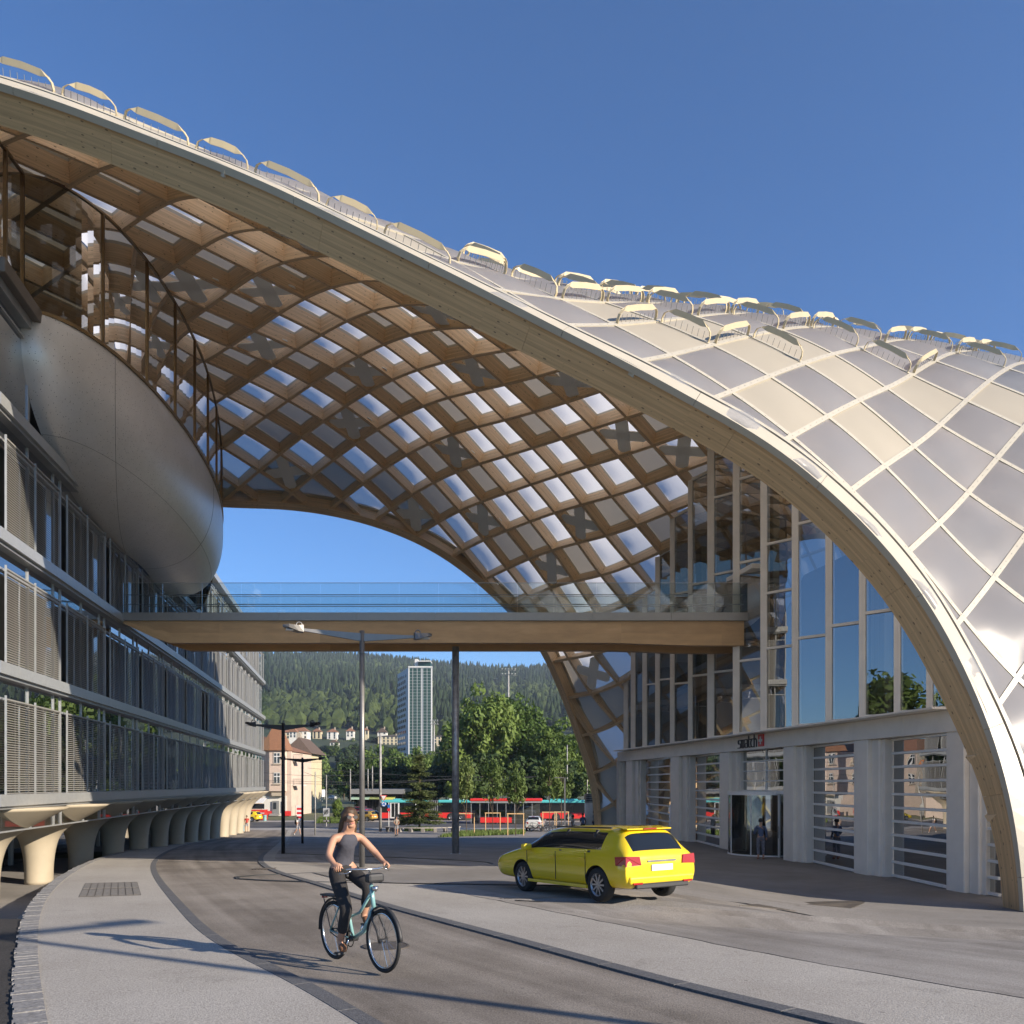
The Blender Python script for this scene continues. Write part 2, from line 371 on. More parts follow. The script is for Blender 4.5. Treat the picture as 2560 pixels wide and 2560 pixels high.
MT['gutter'] = mat('gutter_stone', (.115, .115, .118), .75, var=.4, scale=35, bump=.4, bscale=70)
MT['iron'] = mat('cast_iron', (.11, .095, .08), .6, .3, var=.3, scale=12)
MT['earth'] = mat('ground_far', (.10, .11, .055), .9, var=.35, scale=.05)
MT['white'] = mat('white_paint', (.72, .72, .70), .6, var=.08, scale=6)
MT['soil'] = mat('planting_soil', (.06, .055, .03), .95, var=.4, scale=6)
YS = list(np.concatenate([np.arange(-12, 10, 1.0), np.arange(10, 40, .8), np.arange(40, 96.5, 2.0)]))
def strip(name, f0, f1, m, dz=0.0, nx=8, ys=YS, kind='structure'):
    P = []; UV = []
    for Y in ys:
        a = f0(Y); b = f1(Y); row = []
        for i in range(nx+1):
            x = a + (b-a)*i/nx; row.append((x, Y, GZ(x, Y) + dz))
        P.append(row); UV.append([(a + (b-a)*i/nx - a, Y) for i in range(nx+1)])
    o = MB().grid(P, flip=True, uv=UV).build(name, m, smooth=True); o['kind'] = kind
    return o
side = strip('pavement_left', XC, lambda Y: XG1(Y) - .08, MT['pave'], 0, 10)
side2 = strip('road', lambda Y: XG1(Y) - .18, lambda Y: max(XG2(Y), XG1(Y)) + .18, MT['road'], -.02, 10)
strip('pavement_middle', lambda Y: max(XG2(Y), XG1(Y)) + .09, lambda Y: max(XL(Y), XG2(Y) + .6), MT['pave'], 0, 8)
strip('lane', lambda Y: max(XL(Y), XG2(Y) + .6), lambda Y: max(XK(Y), XG2(Y) + .9), MT['lane'], -.004, 6)
plaza = strip('plaza', lambda Y: max(XK(Y), XG2(Y) + .9), lambda Y: 46.0, MT['plaza'], .02, 50)
# the far ground, flat to the horizon, and the lower court at the left building
zf = road_z(130)
mb = MB()
mb.poly([(-2500, 95.5, zf - .05), (2500, 95.5, zf - .05), (2500, 6000, zf - .05), (-2500, 6000, zf - .05)])
mb.poly([(46, -40, .02), (400, -40, .02), (400, 95.5, .02), (46, 95.5, .02)])
mb.poly([(-400, -60, -2.2), (46, -60, -2.2), (46, 95.4, -2.2), (-400, 95.4, -2.2)])
tag(mb.build('ground', MT['earth']), kind='structure')
mb = MB(); mb.poly([(-60, 101, zf), (60, 101, zf), (60, 117, zf), (-60, 117, zf)]); mb.poly([(-27, 117, zf), (-14, 117, zf), (-46, 420, zf), (-62, 420, zf)])
tag(mb.build('street', MT['tar_far']), kind='structure')
mb = MB(); mb.poly([(-70, 94, zf+.01), (60, 94, zf+.01), (60, 101, zf+.01), (-70, 101, zf+.01)]); mb.poly([(-70, 117, zf+.01), (70, 117, zf+.01), (70, 122, zf+.01), (-70, 122, zf+.01)])
tag(mb.build('pavement_far', MT['pave']), kind='structure')
P = [[(-40, Y, -.62), (XC(Y) - 1.6, Y, -.62), (XC(Y) - .2, Y, GZ(XC(Y), Y) - .03)] for Y in np.arange(13.5, 44.1, .8)]
tag(MB().grid(P, flip=True).build('lower_court', MT['plaza'], smooth=False), kind='structure')
P = [[(-60, Y, -1.0), (XC(Y), Y, GZ(XC(Y), Y) - .01)] for Y in np.arange(44, 96, 2.)]
tag(MB().grid(P, flip=True).build('lower_court_floor', MT['plaza']), kind='structure')
P = [[(-30, Y, GZ(-5, Y)), (XC(Y) - .2, Y, GZ(-5, Y) - .015)] for Y in (-12, -4, 0, 4, 8, 10, 12, 13.6)]
tag(MB().grid(P, flip=True).build('asphalt_patch', MT['tar']), kind='structure')
# granite kerb setts along the left pavement
Y = 4.2; k = 0
kerb = thing('kerb', 'curved kerb of small pale granite setts edging the left pavement', 'kerb', (XC(8), 8, GZ(XC(8), 8)))
while Y < 44 and k < 230:
    ln = .105 if Y < 14 else (.17 if Y < 22 else .42)
    x0 = XC(Y); x1 = XC(Y + ln); t = Vector((x1 - x0, ln, GZ(x1, Y+ln) - GZ(x0, Y))); t.normalize(); s_ = Vector((-t.y, t.x, 0)).normalized()
    L = math.hypot(x1-x0, ln); o = Vector((x0 + .02, Y, GZ(x0, Y) - .2))
    j = random.uniform(-.006, .006); wq = .24 + random.uniform(-.02, .02)
    q = MB(); q.obox(o + t*(L*.015), t*(L*.97), s_*wq, Vector((0, 0, .215 + j)))
    q.build('sett', MT['granite'], kerb)
    Y += ln; k += 1
def stone_band(name, f, label, step, wd, ys, ye, m):
    root = thing(name, label, 'gutter', (f(ys), ys, GZ(f(ys), ys))); Y = ys
    while Y < ye:
        st = step if Y < 14 else step * (1 + (Y-14)*.03)
        q = MB(); rows = []
        for i in range(4):
            yy = Y + st*.985*i/3; x = f(yy); dx = (f(yy+.05) - f(yy-.05))/.1; s_ = Vector((1, -dx, 0)).normalized()
            c = Vector((x, yy, GZ(x, yy))); rows.append([c - s_*wd + Vector((0, 0, -.05)), c - s_*wd + Vector((0, 0, .006)), c + s_*wd + Vector((0, 0, .006)), c + s_*wd + Vector((0, 0, -.05))])
        q.sweep([[r[3], r[2], r[1], r[0]] for r in rows]); q.build('stone', m, root)
        Y += st
stone_band('gutter', XG1, 'dark stone gutter curving between the left pavement and the road', 1.1, .085, 4.0, 60, MT['gutter'])
stone_band('gutter', XG2, 'dark stone gutter running diagonally through the middle of the roadway', 1.1, .10, 4.0, 42, MT['gutter'])
stone_band('gutter', lambda Y: XK(Y) - .03, 'thin dark slot gutter along the plaza edge beside the yellow car', 1.6, .055, 7.0, 29, MT['dark'])
q = MB(); secs = []
for Y in np.arange(7.2, 19, .25):
    x = XL(Y) + .02*math.sin(Y*5.1) + .015*math.sin(Y*13.7); secs.append([Vector((x - .012, Y, GZ(x, Y) - .01)), Vector((x - .012, Y, GZ(x, Y) + .003)), Vector((x + .012, Y, GZ(x, Y) + .003)), Vector((x + .012, Y, GZ(x, Y) - .01))])
tag(q.sweep(secs).build('paving_joint', MT['dark']), kind='structure')
# inspection covers
def cover(c, label, du, dv, nu, nv, m, mfr):
    c = Vector(c); root = thing('inspection_cover', label, 'cover', c)
    o = c - du/2 - dv/2; z = Vector((0, 0, 1))
    sl = Vector((0, 0, 0))
    def g(v): return Vector((v.x, v.y, GZ(v.x, v.y)))
    fr = MB(); fr.prism([g(o) - z*.05, g(o+du) - z*.05, g(o+du+dv) - z*.05, g(o+dv) - z*.05], z*.054); fr.build('frame', mfr, root)
    for i in range(nu):
        for j in range(nv):
            p = o + du*((i+.06)/nu) + dv*((j+.06)/nv); a = du*(.88/nu); b = dv*(.88/nv)
            MB().prism([g(p), g(p+a), g(p+a+b), g(p+b)], z*.009).build('slab', m, root)
MT['cov'] = mat('cover_slab', (.20, .185, .165), .85, var=.25, scale=14, bump=.3)
a, b_, c_ = gp(196, 2243), gp(353, 2238), gp(213, 2208)
cover((a + (b_-a)/2 + (c_-a)/2), 'rectangular slab cover in rusty frames on the left pavement', b_-a, c_-a, 8, 2, MT['cov'], MT['iron'])
a, b_, c_ = gp(2085, 2288), gp(2180, 2250), gp(1850, 2262)
cover(a + (b_-a)/2 + (c_-a)/2, 'large slab cover sunk in the plaza in front of the hall', b_-a, c_-a, 3, 8, MT['cov'], MT['iron'])
a = gp(965, 2363)
o = MB().lathe([(.3, 0), (.3, .01), (.27, .012), (.27, .008)], 28, a - Vector((0, 0, .014))).build('manhole_cover', MT['iron']); tag(o, 'round iron manhole cover in the road by the front wheel of the bicycle', 'manhole cover')
a = gp(660, 2172)
mb = MB(); o0 = thing('drain_grate', 'small iron drain grate beside the tip of the traffic island', 'drain', a)
for i in range(7): MB().box(a + Vector((-.3 + i*.1, 0, .008)), (.05, .45, .02)).build('slat', MT['iron'], o0)
# ---------------------------------------------------------------- the timber gridshell hall
YF, YB = 21.0, 60.0
YCF = spline([-34, -15, -6, 0, 5, 10, 16, 22, 40], [38.6, 38.8, 38.6, 37.6, 36.1, 35.0, 35.6, 36.6, 38.0])   # the ridge line in plan
def dense(pts, n=240):                           # smooth dense polyline through points
    pts = np.array(pts, float); s = np.concatenate([[0], np.cumsum(np.hypot(*np.diff(pts, axis=0).T))])
    fx = spline(s, pts[:, 0]); fz = spline(s, pts[:, 1]); u = np.linspace(0, s[-1], n); return np.stack([fx(u), fz(u)], 1)
def edge_px(pts, Y, dz=0.0):
    Yf_ = Y if callable(Y) else (lambda x: Y)
    return [((x*K - CX)/FPX*Yf_(x), CAM_Z + (HY - y*K)/FPX*Yf_(x) + dz) for x, y in pts]
_yb = spline([380, 530, 700, 830, 930, 1020, 1080, 1130], [50.8, 52.0, 53.4, 54.9, 56.6, 58.4, 59.5, 60.0])  # the back rim draws in towards the top
EF = edge_px([(0, 172), (180, 230), (281, 267), (377, 304), (465, 341), (627, 418), (785, 495), (860, 531), (955, 579), (1075, 641), (1215, 712), (1300, 759), (1444, 842), (1552, 926), (1656, 1028), (1746, 1143), (1820, 1280), (1873, 1421), (1902, 1575), (1912, 1730)], YF)
EF = [(-27, 23.4), (-22, 22.75), (-17, 21.75)] + EF
EB = edge_px([(400, 956), (530, 962), (700, 993), (830, 1050), (900, 1100), (960, 1155), (1020, 1222), (1060, 1296), (1095, 1388), (1116, 1480), (1122, 1570)], lambda x: float(_yb(x)), .55)
EB[-1] = (EB[-1][0], 0.0)
EB = [(-28, 23.6)] + EB
DF, DB = dense(EF), dense(EB)
XFE, XBE = DF[-1, 0], DB[-1, 0]
def mono(D):
    x = np.maximum.accumulate(D[:, 0] + np.arange(len(D))*1e-6); return x, D[:, 1]
_yx = [(x*K - CX)/FPX*float(_yb(x)) for x in (380, 530, 700, 830, 930, 1020, 1080, 1130)]
YBX = spline([-30] + _yx + [40], [49.5] + [float(_yb(x)) for x in (380, 530, 700, 830, 930, 1020, 1080, 1130)] + [60.5])
fx_, fz_ = mono(DF); bx_, bz_ = mono(DB)
Cf = spline([-34, -20, -15, -10, -6, -3, 0, 4.5, 9, 14, 20, 40], [24.5, 24.5, 24.5, 25.0, 25.0, 24.4, 23.5, 22.5, 21.8, 21.5, 21.0, 19.0])
Pf = spline([-28, -13, -10, -6, 0, 8, 14, 20, 40], [4.0, 3.7, 2.5, 1.80, 1.58, 1.68, 1.64, 1.60, 1.6])
Pb = spline([-28, -13, -4, 4, 32], [2.4, 2.3, 2.2, 1.95, 1.9])
ZMIN = -.4
def Zf(X): return np.where(X < XFE, np.interp(X, fx_, fz_), 0.0)
def Zb(X): return np.where(X < XBE, np.interp(X, bx_, bz_), 0.0)
XK_ = np.arange(-34, 40, .05); gk = np.exp(-.5*(np.arange(-60, 61)*.05/1.1)**2); gk /= gk.sum()
KFs = np.convolve(np.pad(np.power(np.maximum(Zf(XK_), 0)/Cf(XK_), Pf(XK_)), 60, mode='edge'), gk, 'valid')
KBs = np.convolve(np.pad(np.power(np.maximum(Zb(XK_), 0)/Cf(XK_), Pb(XK_)), 60, mode='edge'), gk, 'valid')
def wid(X, front):
    p = Pf(X) if front else Pb(X); k_ = np.interp(X, XK_, KFs if front else KBs)
    return (YCF(X) - YF if front else YBX(X) - YCF(X)) / np.power(np.maximum(1 - k_, 1e-4), 1/p)
def edge_d(X, z, front):
    p = Pf(X) if front else Pb(X); return wid(X, front) * np.power(np.maximum(1 - np.power(np.minimum(np.maximum(z, 0)/Cf(X), 1), p), 0), 1/p)
def prof(X, dd, front):                          # shell height at plan distance dd from the ridge line
    C = Cf(X); p = Pf(X) if front else Pb(X); W = wid(X, front)
    return C * np.power(np.maximum(1 - np.power(np.minimum(dd / W, 1), p), 0), 1/p)
def zshell(X, Y):
    X = np.asarray(X, float)
    yc = float(YCF(X)); return float(prof(X, abs(Y - yc), Y < yc))
XA = np.arange(-28, 33.01, .25); NB = 420; YCA = YCF(XA)
TF, TBk, LF_, LB_ = [], [], [], []
for X in XA:                                     # arc length tables of every cross-section
    for front, T, LL in ((True, TF, LF_), (False, TBk, LB_)):
        half = float(edge_d(X, Zf(X) if front else Zb(X), front))
        dd = half * np.sin(np.linspace(0, math.pi/2, NB)); z = prof(np.full(NB, X), dd, front); z[-1] = max(float(Zf(X) if front else Zb(X)), 0.0)
        s = np.concatenate([[0], np.cumsum(np.hypot(np.diff(dd), np.diff(z)))])
        sg = np.linspace(0, s[-1], 200)
        T.append(np.stack([np.interp(sg, s, dd), np.interp(sg, s, z)], 1)); LL.append(s[-1])
TF = np.array(TF); TBk = np.array(TBk); LF_ = np.array(LF_); LB_ = np.array(LB_)
def blen(X, front):
    return float(np.interp(X, XA, LF_ if front else LB_))
def S(X, b):                                     # a point on the shell: X and arc length from the ridge (negative = front)
    X = min(max(X, XA[0]), XA[-1] - 1e-6); i = int((X - XA[0]) / .25); t = (X - XA[0]) / .25 - i
    T, LL = (TF, LF_) if b < 0 else (TBk, LB_)
    out = np.zeros(2); bb = abs(b)
    for k, wq in ((i, 1-t), (min(i+1, len(XA)-1), t)):
        q = min(bb / LL[k], 1.0) * 199; j = min(int(q), 198); r = q - j
        out += wq * (T[k][j]*(1-r) + T[k][j+1]*r)
    yc = float(np.interp(X, XA, YCA)); return Vector((X, yc - out[0] if b < 0 else yc + out[0], out[1]))
def clampb(X, b):
    return max(-blen(X, True), min(blen(X, False), b))
def SN(X, b):
    e = .12; b = max(-blen(X, True) + e*1.5, min(blen(X, False) - e*1.5, b))
    du = S(X+e, b) - S(X-e, b); db = S(X, b+e) - S(X, b-e)
    n = du.cross(db); n.normalize(); return n if n.z > -.2 or n.y < 0 else n
hall = thing('gridshell_hall', 'white panelled timber gridshell hall arching over the road with glass front', 'building', (12.0, 40.0, 0.1))
CELL = 2.19; Q2 = math.sqrt(2); U0, V0 = .35, -.55
DA, DBB, SH = 2.95, 3.05, .30                    # plan size of a cell along the ridge and across it, and its skew
def ab(u, v):
    a = (u+v)/CELL*DA/2; b = (u-v)/CELL*DBB/2 + SH*a - .4
    return (a, b + (38.6 - float(np.interp(a, XA, YCA)))*(1 - sstep(-9, 2, b)))
XMIN, XMAX = -26.0, 31.0
def inside(a, b, tol=0.0): return XMIN-.1 <= a <= XMAX and -blen(a, True)-tol <= b <= blen(a, False)+tol
# lattice beams: two families of deep glulam lamellas under the skin
D0, D1, BW = .10, .80, .18
def lattice(fam):
    cnt = 0
    for i in range(-34, 40):
        c0 = i*CELL + (U0 if fam == 0 else V0); run = []; runs = []
        for tt in np.arange(-75, 75, .45):
            a, b = ab(c0, tt) if fam == 0 else ab(tt, c0)
            ok = inside(a, b, -.12) and a < 16.5
            if ok: run.append((a, clampb(a, b)))
            elif run: runs.append(run); run = []
        if run: runs.append(run)
        for run in runs:
            if len(run) < 4: continue
            pts = [S(a, b) for a, b in run]; ns = [SN(a, b) for a, b in run]; secs = []
            for k, p in enumerate(pts):
                t = pts[min(k+1, len(pts)-1)] - pts[max(k-1, 0)]
                if t.length < 1e-4: continue
                s_ = ns[k].cross(t).normalized(); n = ns[k]; dd = D1 - (.014 if fam else 0)
                secs.append([p - n*D0 - s_*BW/2, p - n*D0 + s_*BW/2, p - n*dd + s_*BW/2, p - n*dd - s_*BW/2])
            if len(secs) > 3:
                MB().sweep(secs).build('lattice_beam', MT['wood_in'], hall)
lattice(0); lattice(1)
# cells
cross_px = [(215, 322), (550, 465), (505, 555), (820, 585), (470, 660), (695, 697), (865, 690), (1090, 735), (642, 805), (1162, 826), (838, 850), (505, 888), (1290, 888), (773, 965), (915, 958), (1102, 990), (1030, 1110), (1120, 1247), (205, 640), (375, 560)]
beige_px = [(1080, 622), (1500, 770), (1640, 800), (1400, 690), (1590, 700), (1250, 640), (1330, 600), (1770, 740), (1890, 790), (1480, 690), (760, 470), (330, 255), (180, 190), (1180, 600)]
bright_px = [(340, 440), (432, 500), (395, 420), (510, 405), (620, 620), (700, 545), (640, 560), (575, 660), (520, 680), (750, 660), (655, 650), (560, 735), (480, 725), (700, 750), (795, 770), (870, 640), (640, 700), (985, 700), (925, 735), (890, 780), (1030, 790), (960, 800), (1110, 760), (750, 850), (690, 770), (780, 880), (600, 790), (430, 860), (1060, 870), (930, 860), (1200, 850), (1150, 920), (1060, 960), (960, 930), (1010, 980), (590, 900), (690, 920), (1240, 960), (1180, 1000), (830, 920), (900, 870), (1280, 930), (480, 800), (430, 1000), (1320, 850), (1230, 770), (1140, 780), (860, 1010), (990, 1060), (1130, 1060), (1210, 1060), (1080, 1160), (1150, 1150), (1220, 1120), (960, 1120), (1060, 1215), (1120, 1310), (1180, 1240), (1160, 1380)]
def proj(p): return ((CX + FPX*p.x/p.y)/K, (HY - FPX*(p.z - CAM_Z)/p.y)/K)
cells = []
for i in range(-34, 40):
    for j in range(-34, 40):
        u = i*CELL + U0; v = j*CELL + V0
        cor = [ab(u, v), ab(u+CELL, v), ab(u+CELL, v+CELL), ab(u, v+CELL)]
        if not any(inside(a, b) for a, b in cor) : continue
        if min(a for a, b in cor) > XMAX: continue
        a, b = ab(u + CELL/2, v + CELL/2)
        cells.append(dict(i=i, j=j, u=u, v=v, a=a, b=b, full=all(inside(*q) for q in cor)))
for c in cells:
    p = S(c['a'], clampb(c['a'], c['b'])); n = SN(c['a'], clampb(c['a'], c['b'])); c['p'] = p; c['n'] = n
    c['pi'] = proj(p - n*1.0); c['po'] = proj(p)
    vdir = (Vector((0, 0, CAM_Z)) - p).normalized(); c['out'] = n.dot(vdir) > 0
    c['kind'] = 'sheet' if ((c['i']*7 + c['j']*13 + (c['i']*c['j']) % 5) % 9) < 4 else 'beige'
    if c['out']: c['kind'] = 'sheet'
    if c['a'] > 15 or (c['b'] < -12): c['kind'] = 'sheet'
    c['cross'] = False
def mark(pxs, key, val, fn, tol):
    for x, y in pxs:
        best = min((c for c in cells if fn(c)), key=lambda c: (c[key][0]-x)**2 + (c[key][1]-y)**2)
        if (best[key][0]-x)**2 + (best[key][1]-y)**2 < tol**2:
            yield best
for c in cells:
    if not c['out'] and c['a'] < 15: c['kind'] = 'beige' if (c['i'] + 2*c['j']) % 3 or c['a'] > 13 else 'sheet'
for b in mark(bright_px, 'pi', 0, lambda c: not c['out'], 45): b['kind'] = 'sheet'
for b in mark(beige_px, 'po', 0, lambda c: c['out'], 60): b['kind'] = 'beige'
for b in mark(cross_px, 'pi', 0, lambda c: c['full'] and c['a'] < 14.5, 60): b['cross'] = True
for c in cells:
    vis = c['out'] or c['a'] < 12.5
    ar = 1.0 / (c['p'].length**2); c['w'] = ar * (1 if vis else .001) * (0.25 if not c['full'] else 1)
cells.sort(key=lambda c: -c['w'])
NS = 6
rest = {'sheet': MB(), 'beige': MB()}; rest_b = MB(); rest_s = MB(); n_own = 0
def cell_grid(c, inset, off, bulge, ns=NS):
    P = []
    for x in range(ns+1):
        row = []
        for y in range(ns+1):
            fu, fv = x/ns, y/ns
            a, b = ab(c['u'] + inset + (CELL - 2*inset)*fu, c['v'] + inset + (CELL - 2*inset)*fv)
            a = min(max(a, XA[0]+.2), XA[-1]-.2); b = clampb(a, b); p = S(a, b); n = SN(a, b)
            row.append(p + n*(off + bulge*(16*fu*(1-fu)*fv*(1-fv))**.6))
        P.append(row)
    return P
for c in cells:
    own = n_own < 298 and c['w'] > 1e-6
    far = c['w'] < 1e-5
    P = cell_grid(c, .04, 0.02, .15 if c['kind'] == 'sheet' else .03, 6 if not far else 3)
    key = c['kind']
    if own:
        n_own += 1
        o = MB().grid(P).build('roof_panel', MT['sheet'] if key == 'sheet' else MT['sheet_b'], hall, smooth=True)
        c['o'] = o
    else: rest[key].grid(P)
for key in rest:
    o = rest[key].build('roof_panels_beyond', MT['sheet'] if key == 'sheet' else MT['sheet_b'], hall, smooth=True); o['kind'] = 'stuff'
# cream cover strips over the joints between panels
strips = MB(); screws = MB()
for fam in (0, 1):
    for i in range(-34, 40):
        c0 = i*CELL + (U0 if fam == 0 else V0); run = []; runs = []
        for tt in np.arange(-75, 75, .35):
            a, b = ab(c0, tt) if fam == 0 else ab(tt, c0)
            if inside(a, b): run.append((a, b))
            elif run: runs.append(run); run = []
        if run: runs.append(run)
        for run in runs:
            if len(run) < 3: continue
            secs = []; pts = [S(*q) for q in run]
            for k, q in enumerate(run):
                n = SN(*q); t = pts[min(k+1, len(pts)-1)] - pts[max(k-1, 0)]; s_ = n.cross(t).normalized(); h_ = .05 + .012*fam
                secs.append([pts[k] - n*.10 - s_*.075, pts[k] - n*.10 + s_*.075, pts[k] + n*h_ + s_*.075, pts[k] + n*h_ - s_*.075])
            q = MB().sweep(secs)
            vis = any(SN(*run[k]).dot(Vector((0, 0, CAM_Z)) - pts[k]) > 0 for k in range(0, len(run), 3))
            q.build('cover_strip', MT['strip'], hall)
# cross-shaped boards in the soffit
def octa(l, wd, c):
    return [(-l+c, -wd), (l-c, -wd), (l, -wd+c), (l, wd-c), (l-c, wd), (-l+c, wd), (-l, wd-c), (-l, -wd+c)]
for c in cells:
    if not c['cross']: continue
    n = c['n']; e = .3; ta = (S(c['a']+e, c['b']) - S(c['a']-e, c['b'])).normalized(); tb = n.cross(ta).normalized(); o0 = c['p'] - n*.62
    cr = bpy.data.objects.new('cross_panel', None); col.objects.link(cr); cr.location = o0; adopt_loc = o0; cr.parent = hall; cr.matrix_parent_inverse = world_of(hall).inverted()
    for (l, wd, s0, ax, ay) in ((1.2, .33, 0, ta, tb), (1.2, .33, .03, tb, ta)):
        pts = [o0 - n*s0 + ax*x + ay*y for x, y in octa(l, wd, .16)]
        q = MB().prism(pts, -n*.05).build('board', MT['cross']); q.parent = cr; q.matrix_parent_inverse = (Matrix.Translation(o0)).inverted()
# edge beams with cream cladding
def edge_beam(D, Yv, front, wd, dep):
    pts = [Vector((x, float(YCF(x)) + (-1 if front else 1)*float(edge_d(x, z, front)), z)) for x, z in D]; secs = []; sec2 = []; sec3 = []; base = []
    for k in range(0, len(pts), 2):
        p = pts[k]; t = (pts[min(k+2, len(pts)-1)] - pts[max(k-2, 0)]).normalized()
        n = SN(p.x, -blen(p.x, True)+.35 if front else blen(p.x, False)-.35)
        if p.z < 6:
            n = (n*.0 + Vector((0, -1 if front else 1, 0)).lerp(n, max(0, p.z/6))).normalized()
        n = (n - t*n.dot(t)).normalized()
        m_ = t.cross(n); m_.normalize()
        inw = S(p.x, (-1 if front else 1)*(blen(p.x, front)-1.2)) - p
        if p.z < 3: inw = Vector((1, 0, 0))
        if m_.dot(inw) < 0: m_ = -m_               # towards the inside of the shell
        base.append((p, t, n, m_))
    # smooth the frames
    for _ in range(12):
        nn = [b[2] for b in base]; mm = [b[3] for b in base]
        base = [(b[0], b[1], (nn[max(i-1, 0)] + nn[i]*2 + nn[min(i+1, len(nn)-1)]).normalized(), (mm[max(i-1, 0)] + mm[i]*2 + mm[min(i+1, len(mm)-1)]).normalized()) for i, b in enumerate(base)]
    return base
fb = edge_beam(DF, YF, True, .4, 1.05)
def sweep_part(base, rect, name, m, root, step=None, k0=0):
    (n0, n1, m0, m1) = rect
    secs = [[p + n*n0 + w_*m0, p + n*n1 + w_*m0, p + n*n1 + w_*m1, p + n*n0 + w_*m1] for p, t, n, w_ in base]
    q = MB().sweep(secs)
    return q.build(name, m, root)
seg = 14
for k in range(0, len(fb)-1, seg):
    s_ = fb[k:k+seg+1]
    if len(s_) > 1: sweep_part([(p + t*(.006 if i == 0 else 0), t, n, w_) for i, (p, t, n, w_) in enumerate(s_)], (-.76, -.02, 0, .42), 'edge_beam', MT['wood'], hall)
seg = 9
for k in range(0, len(fb)-1, seg):
    s_ = fb[k:k+seg+1]
    if len(s_) > 1: sweep_part([(p + t*(.012 if i == 0 else 0), t, n, w_) for i, (p, t, n, w_) in enumerate(s_)], (-.02, .15, -.05, .50), 'edge_cladding', MT['cream'], hall)
sweep_part(fb, (.02, .11, .48, .58), 'edge_gap', MT['dark'], hall)
sweep_part(fb, (.0, .16, .58, .72), 'edge_strip', MT['cream_d'], hall)
bb_ = edge_beam(DB, YB, False, .4, 1.05)
for k in range(0, len(bb_)-1, 20):
    s_ = bb_[k:k+21]
    if len(s_) > 1: sweep_part(s_, (-.9, -.02, 0, .5), 'edge_beam', MT['wood_in'], hall)
sweep_part(bb_, (-.02, .16, -.04, .7), 'edge_cladding', MT['cream'], hall)
# base block of the two arches
for (x, y, wx, wy) in ((XBE + .8, YB - .55, 1.6, 1.2),):
    MB().box((x, y, .06), (wx, wy, .5)).build('arch_foot', MT['wood_in'], hall)
# hand rails and pins along the roof seams
def rail(a0, b0, a1, b1):
    p0 = S(a0, b0); p1 = S(a1, b1); n0 = SN(a0, b0); n1 = SN(a1, b1)
    t = (p1 - p0); L = t.length; t.normalize(); n = (n0 + n1).normalized(); up = (n + Vector((0, 0, .25))).normalized(); s_ = up.cross(t).normalized()
    def P(x, h): 
        m_ = S(a0 + (a1-a0)*x/L, b0 + (b1-b0)*x/L); return m_ + up*h
    path = [(.16, .02, 0), (.14, .16, 0), (.18, .30, 0), (.30, .39, .1), (.50, .42, 1), (L*.5, .44, 1), (L-.50, .42, 1), (L-.30, .39, .1), (L-.18, .30, 0), (L-.14, .16, 0), (L-.16, .02, 0)]
    secs = []
    for x, h, flat in path:
        c = P(x, h); wv = (up*(1-.0*flat) if flat else s_)
        wv = s_.lerp((up + s_*.3).normalized(), flat).normalized(); hw = .04 + .04*flat
        tt = t if .3 < x < L-.3 else up
        th = tt.cross(wv).normalized()*.012
        secs.append([c - wv*hw - th, c + wv*hw - th, c + wv*hw + th, c - wv*hw + th])
    o = MB().sweep(secs).build('roof_rail', MT['rail'], hall)
    q = MB()
    for k in range(9):
        x = L*(k+1)/10; f = S(a0 + (a1-a0)*x/L, b0 + (b1-b0)*x/L) + s_*.07
        q.tube([f, f + up*.26], .008, 4)
    tag(q.build('pins', MT['bridge_grey'], o), kind='stuff')
def node(i, j): return ab(i*CELL + U0, j*CELL + V0)
rail_px = [[(0, 118), (100, 150), (200, 185), (300, 222), (390, 262), (480, 308), (560, 345), (650, 380), (740, 420), (820, 458), (890, 492), (955, 528), (1040, 560), (1150, 590), (1300, 628), (1460, 652), (1620, 678), (1800, 708)], [(1090, 548), (1180, 568), (1270, 586), (1400, 602), (1520, 622), (1640, 642), (1780, 662), (1880, 680)]]
def dist_line(p, L):
    best = 1e9
    for (x0, y0), (x1, y1) in zip(L[:-1], L[1:]):
        dx, dy = x1-x0, y1-y0; t = max(0, min(1, ((p[0]-x0)*dx + (p[1]-y0)*dy)/(dx*dx+dy*dy))); best = min(best, math.hypot(p[0]-x0-t*dx, p[1]-y0-t*dy))
    return best
for i in range(-34, 40):
    for j in range(-34, 40):
        for (di, dj) in ((1, 0), (0, 1)):
            a0, b0 = node(i, j); a1, b1 = node(i+di, j+dj)
            am, bm = (a0+a1)/2, (b0+b1)/2
            if not (inside(a0, b0, -.3) and inside(a1, b1, -.3)) or am < -2.0 or am > 26 or bm > 2: continue
            pm = S(am, bm); nm = SN(am, bm)
            if nm.dot((Vector((0, 0, CAM_Z)) - pm).normalized()) < (-.12 if am > -3 else -.5): continue
            if min(dist_line(proj(pm), L) for L in rail_px) < 9.5: rail(a0, b0, a1, b1)
a = -17.0; k = 0                                 # the row along the rim of the left part
while a < -3.2:
    st_ = 1.55 if k % 2 else 1.95; d0, d1 = (.95, 1.2) if k % 2 else (1.2, .95)
    rail(a, -(blen(a, True) - d0), a + st_, -(blen(a + st_, True) - d1)); a += st_ - .06; k += 1
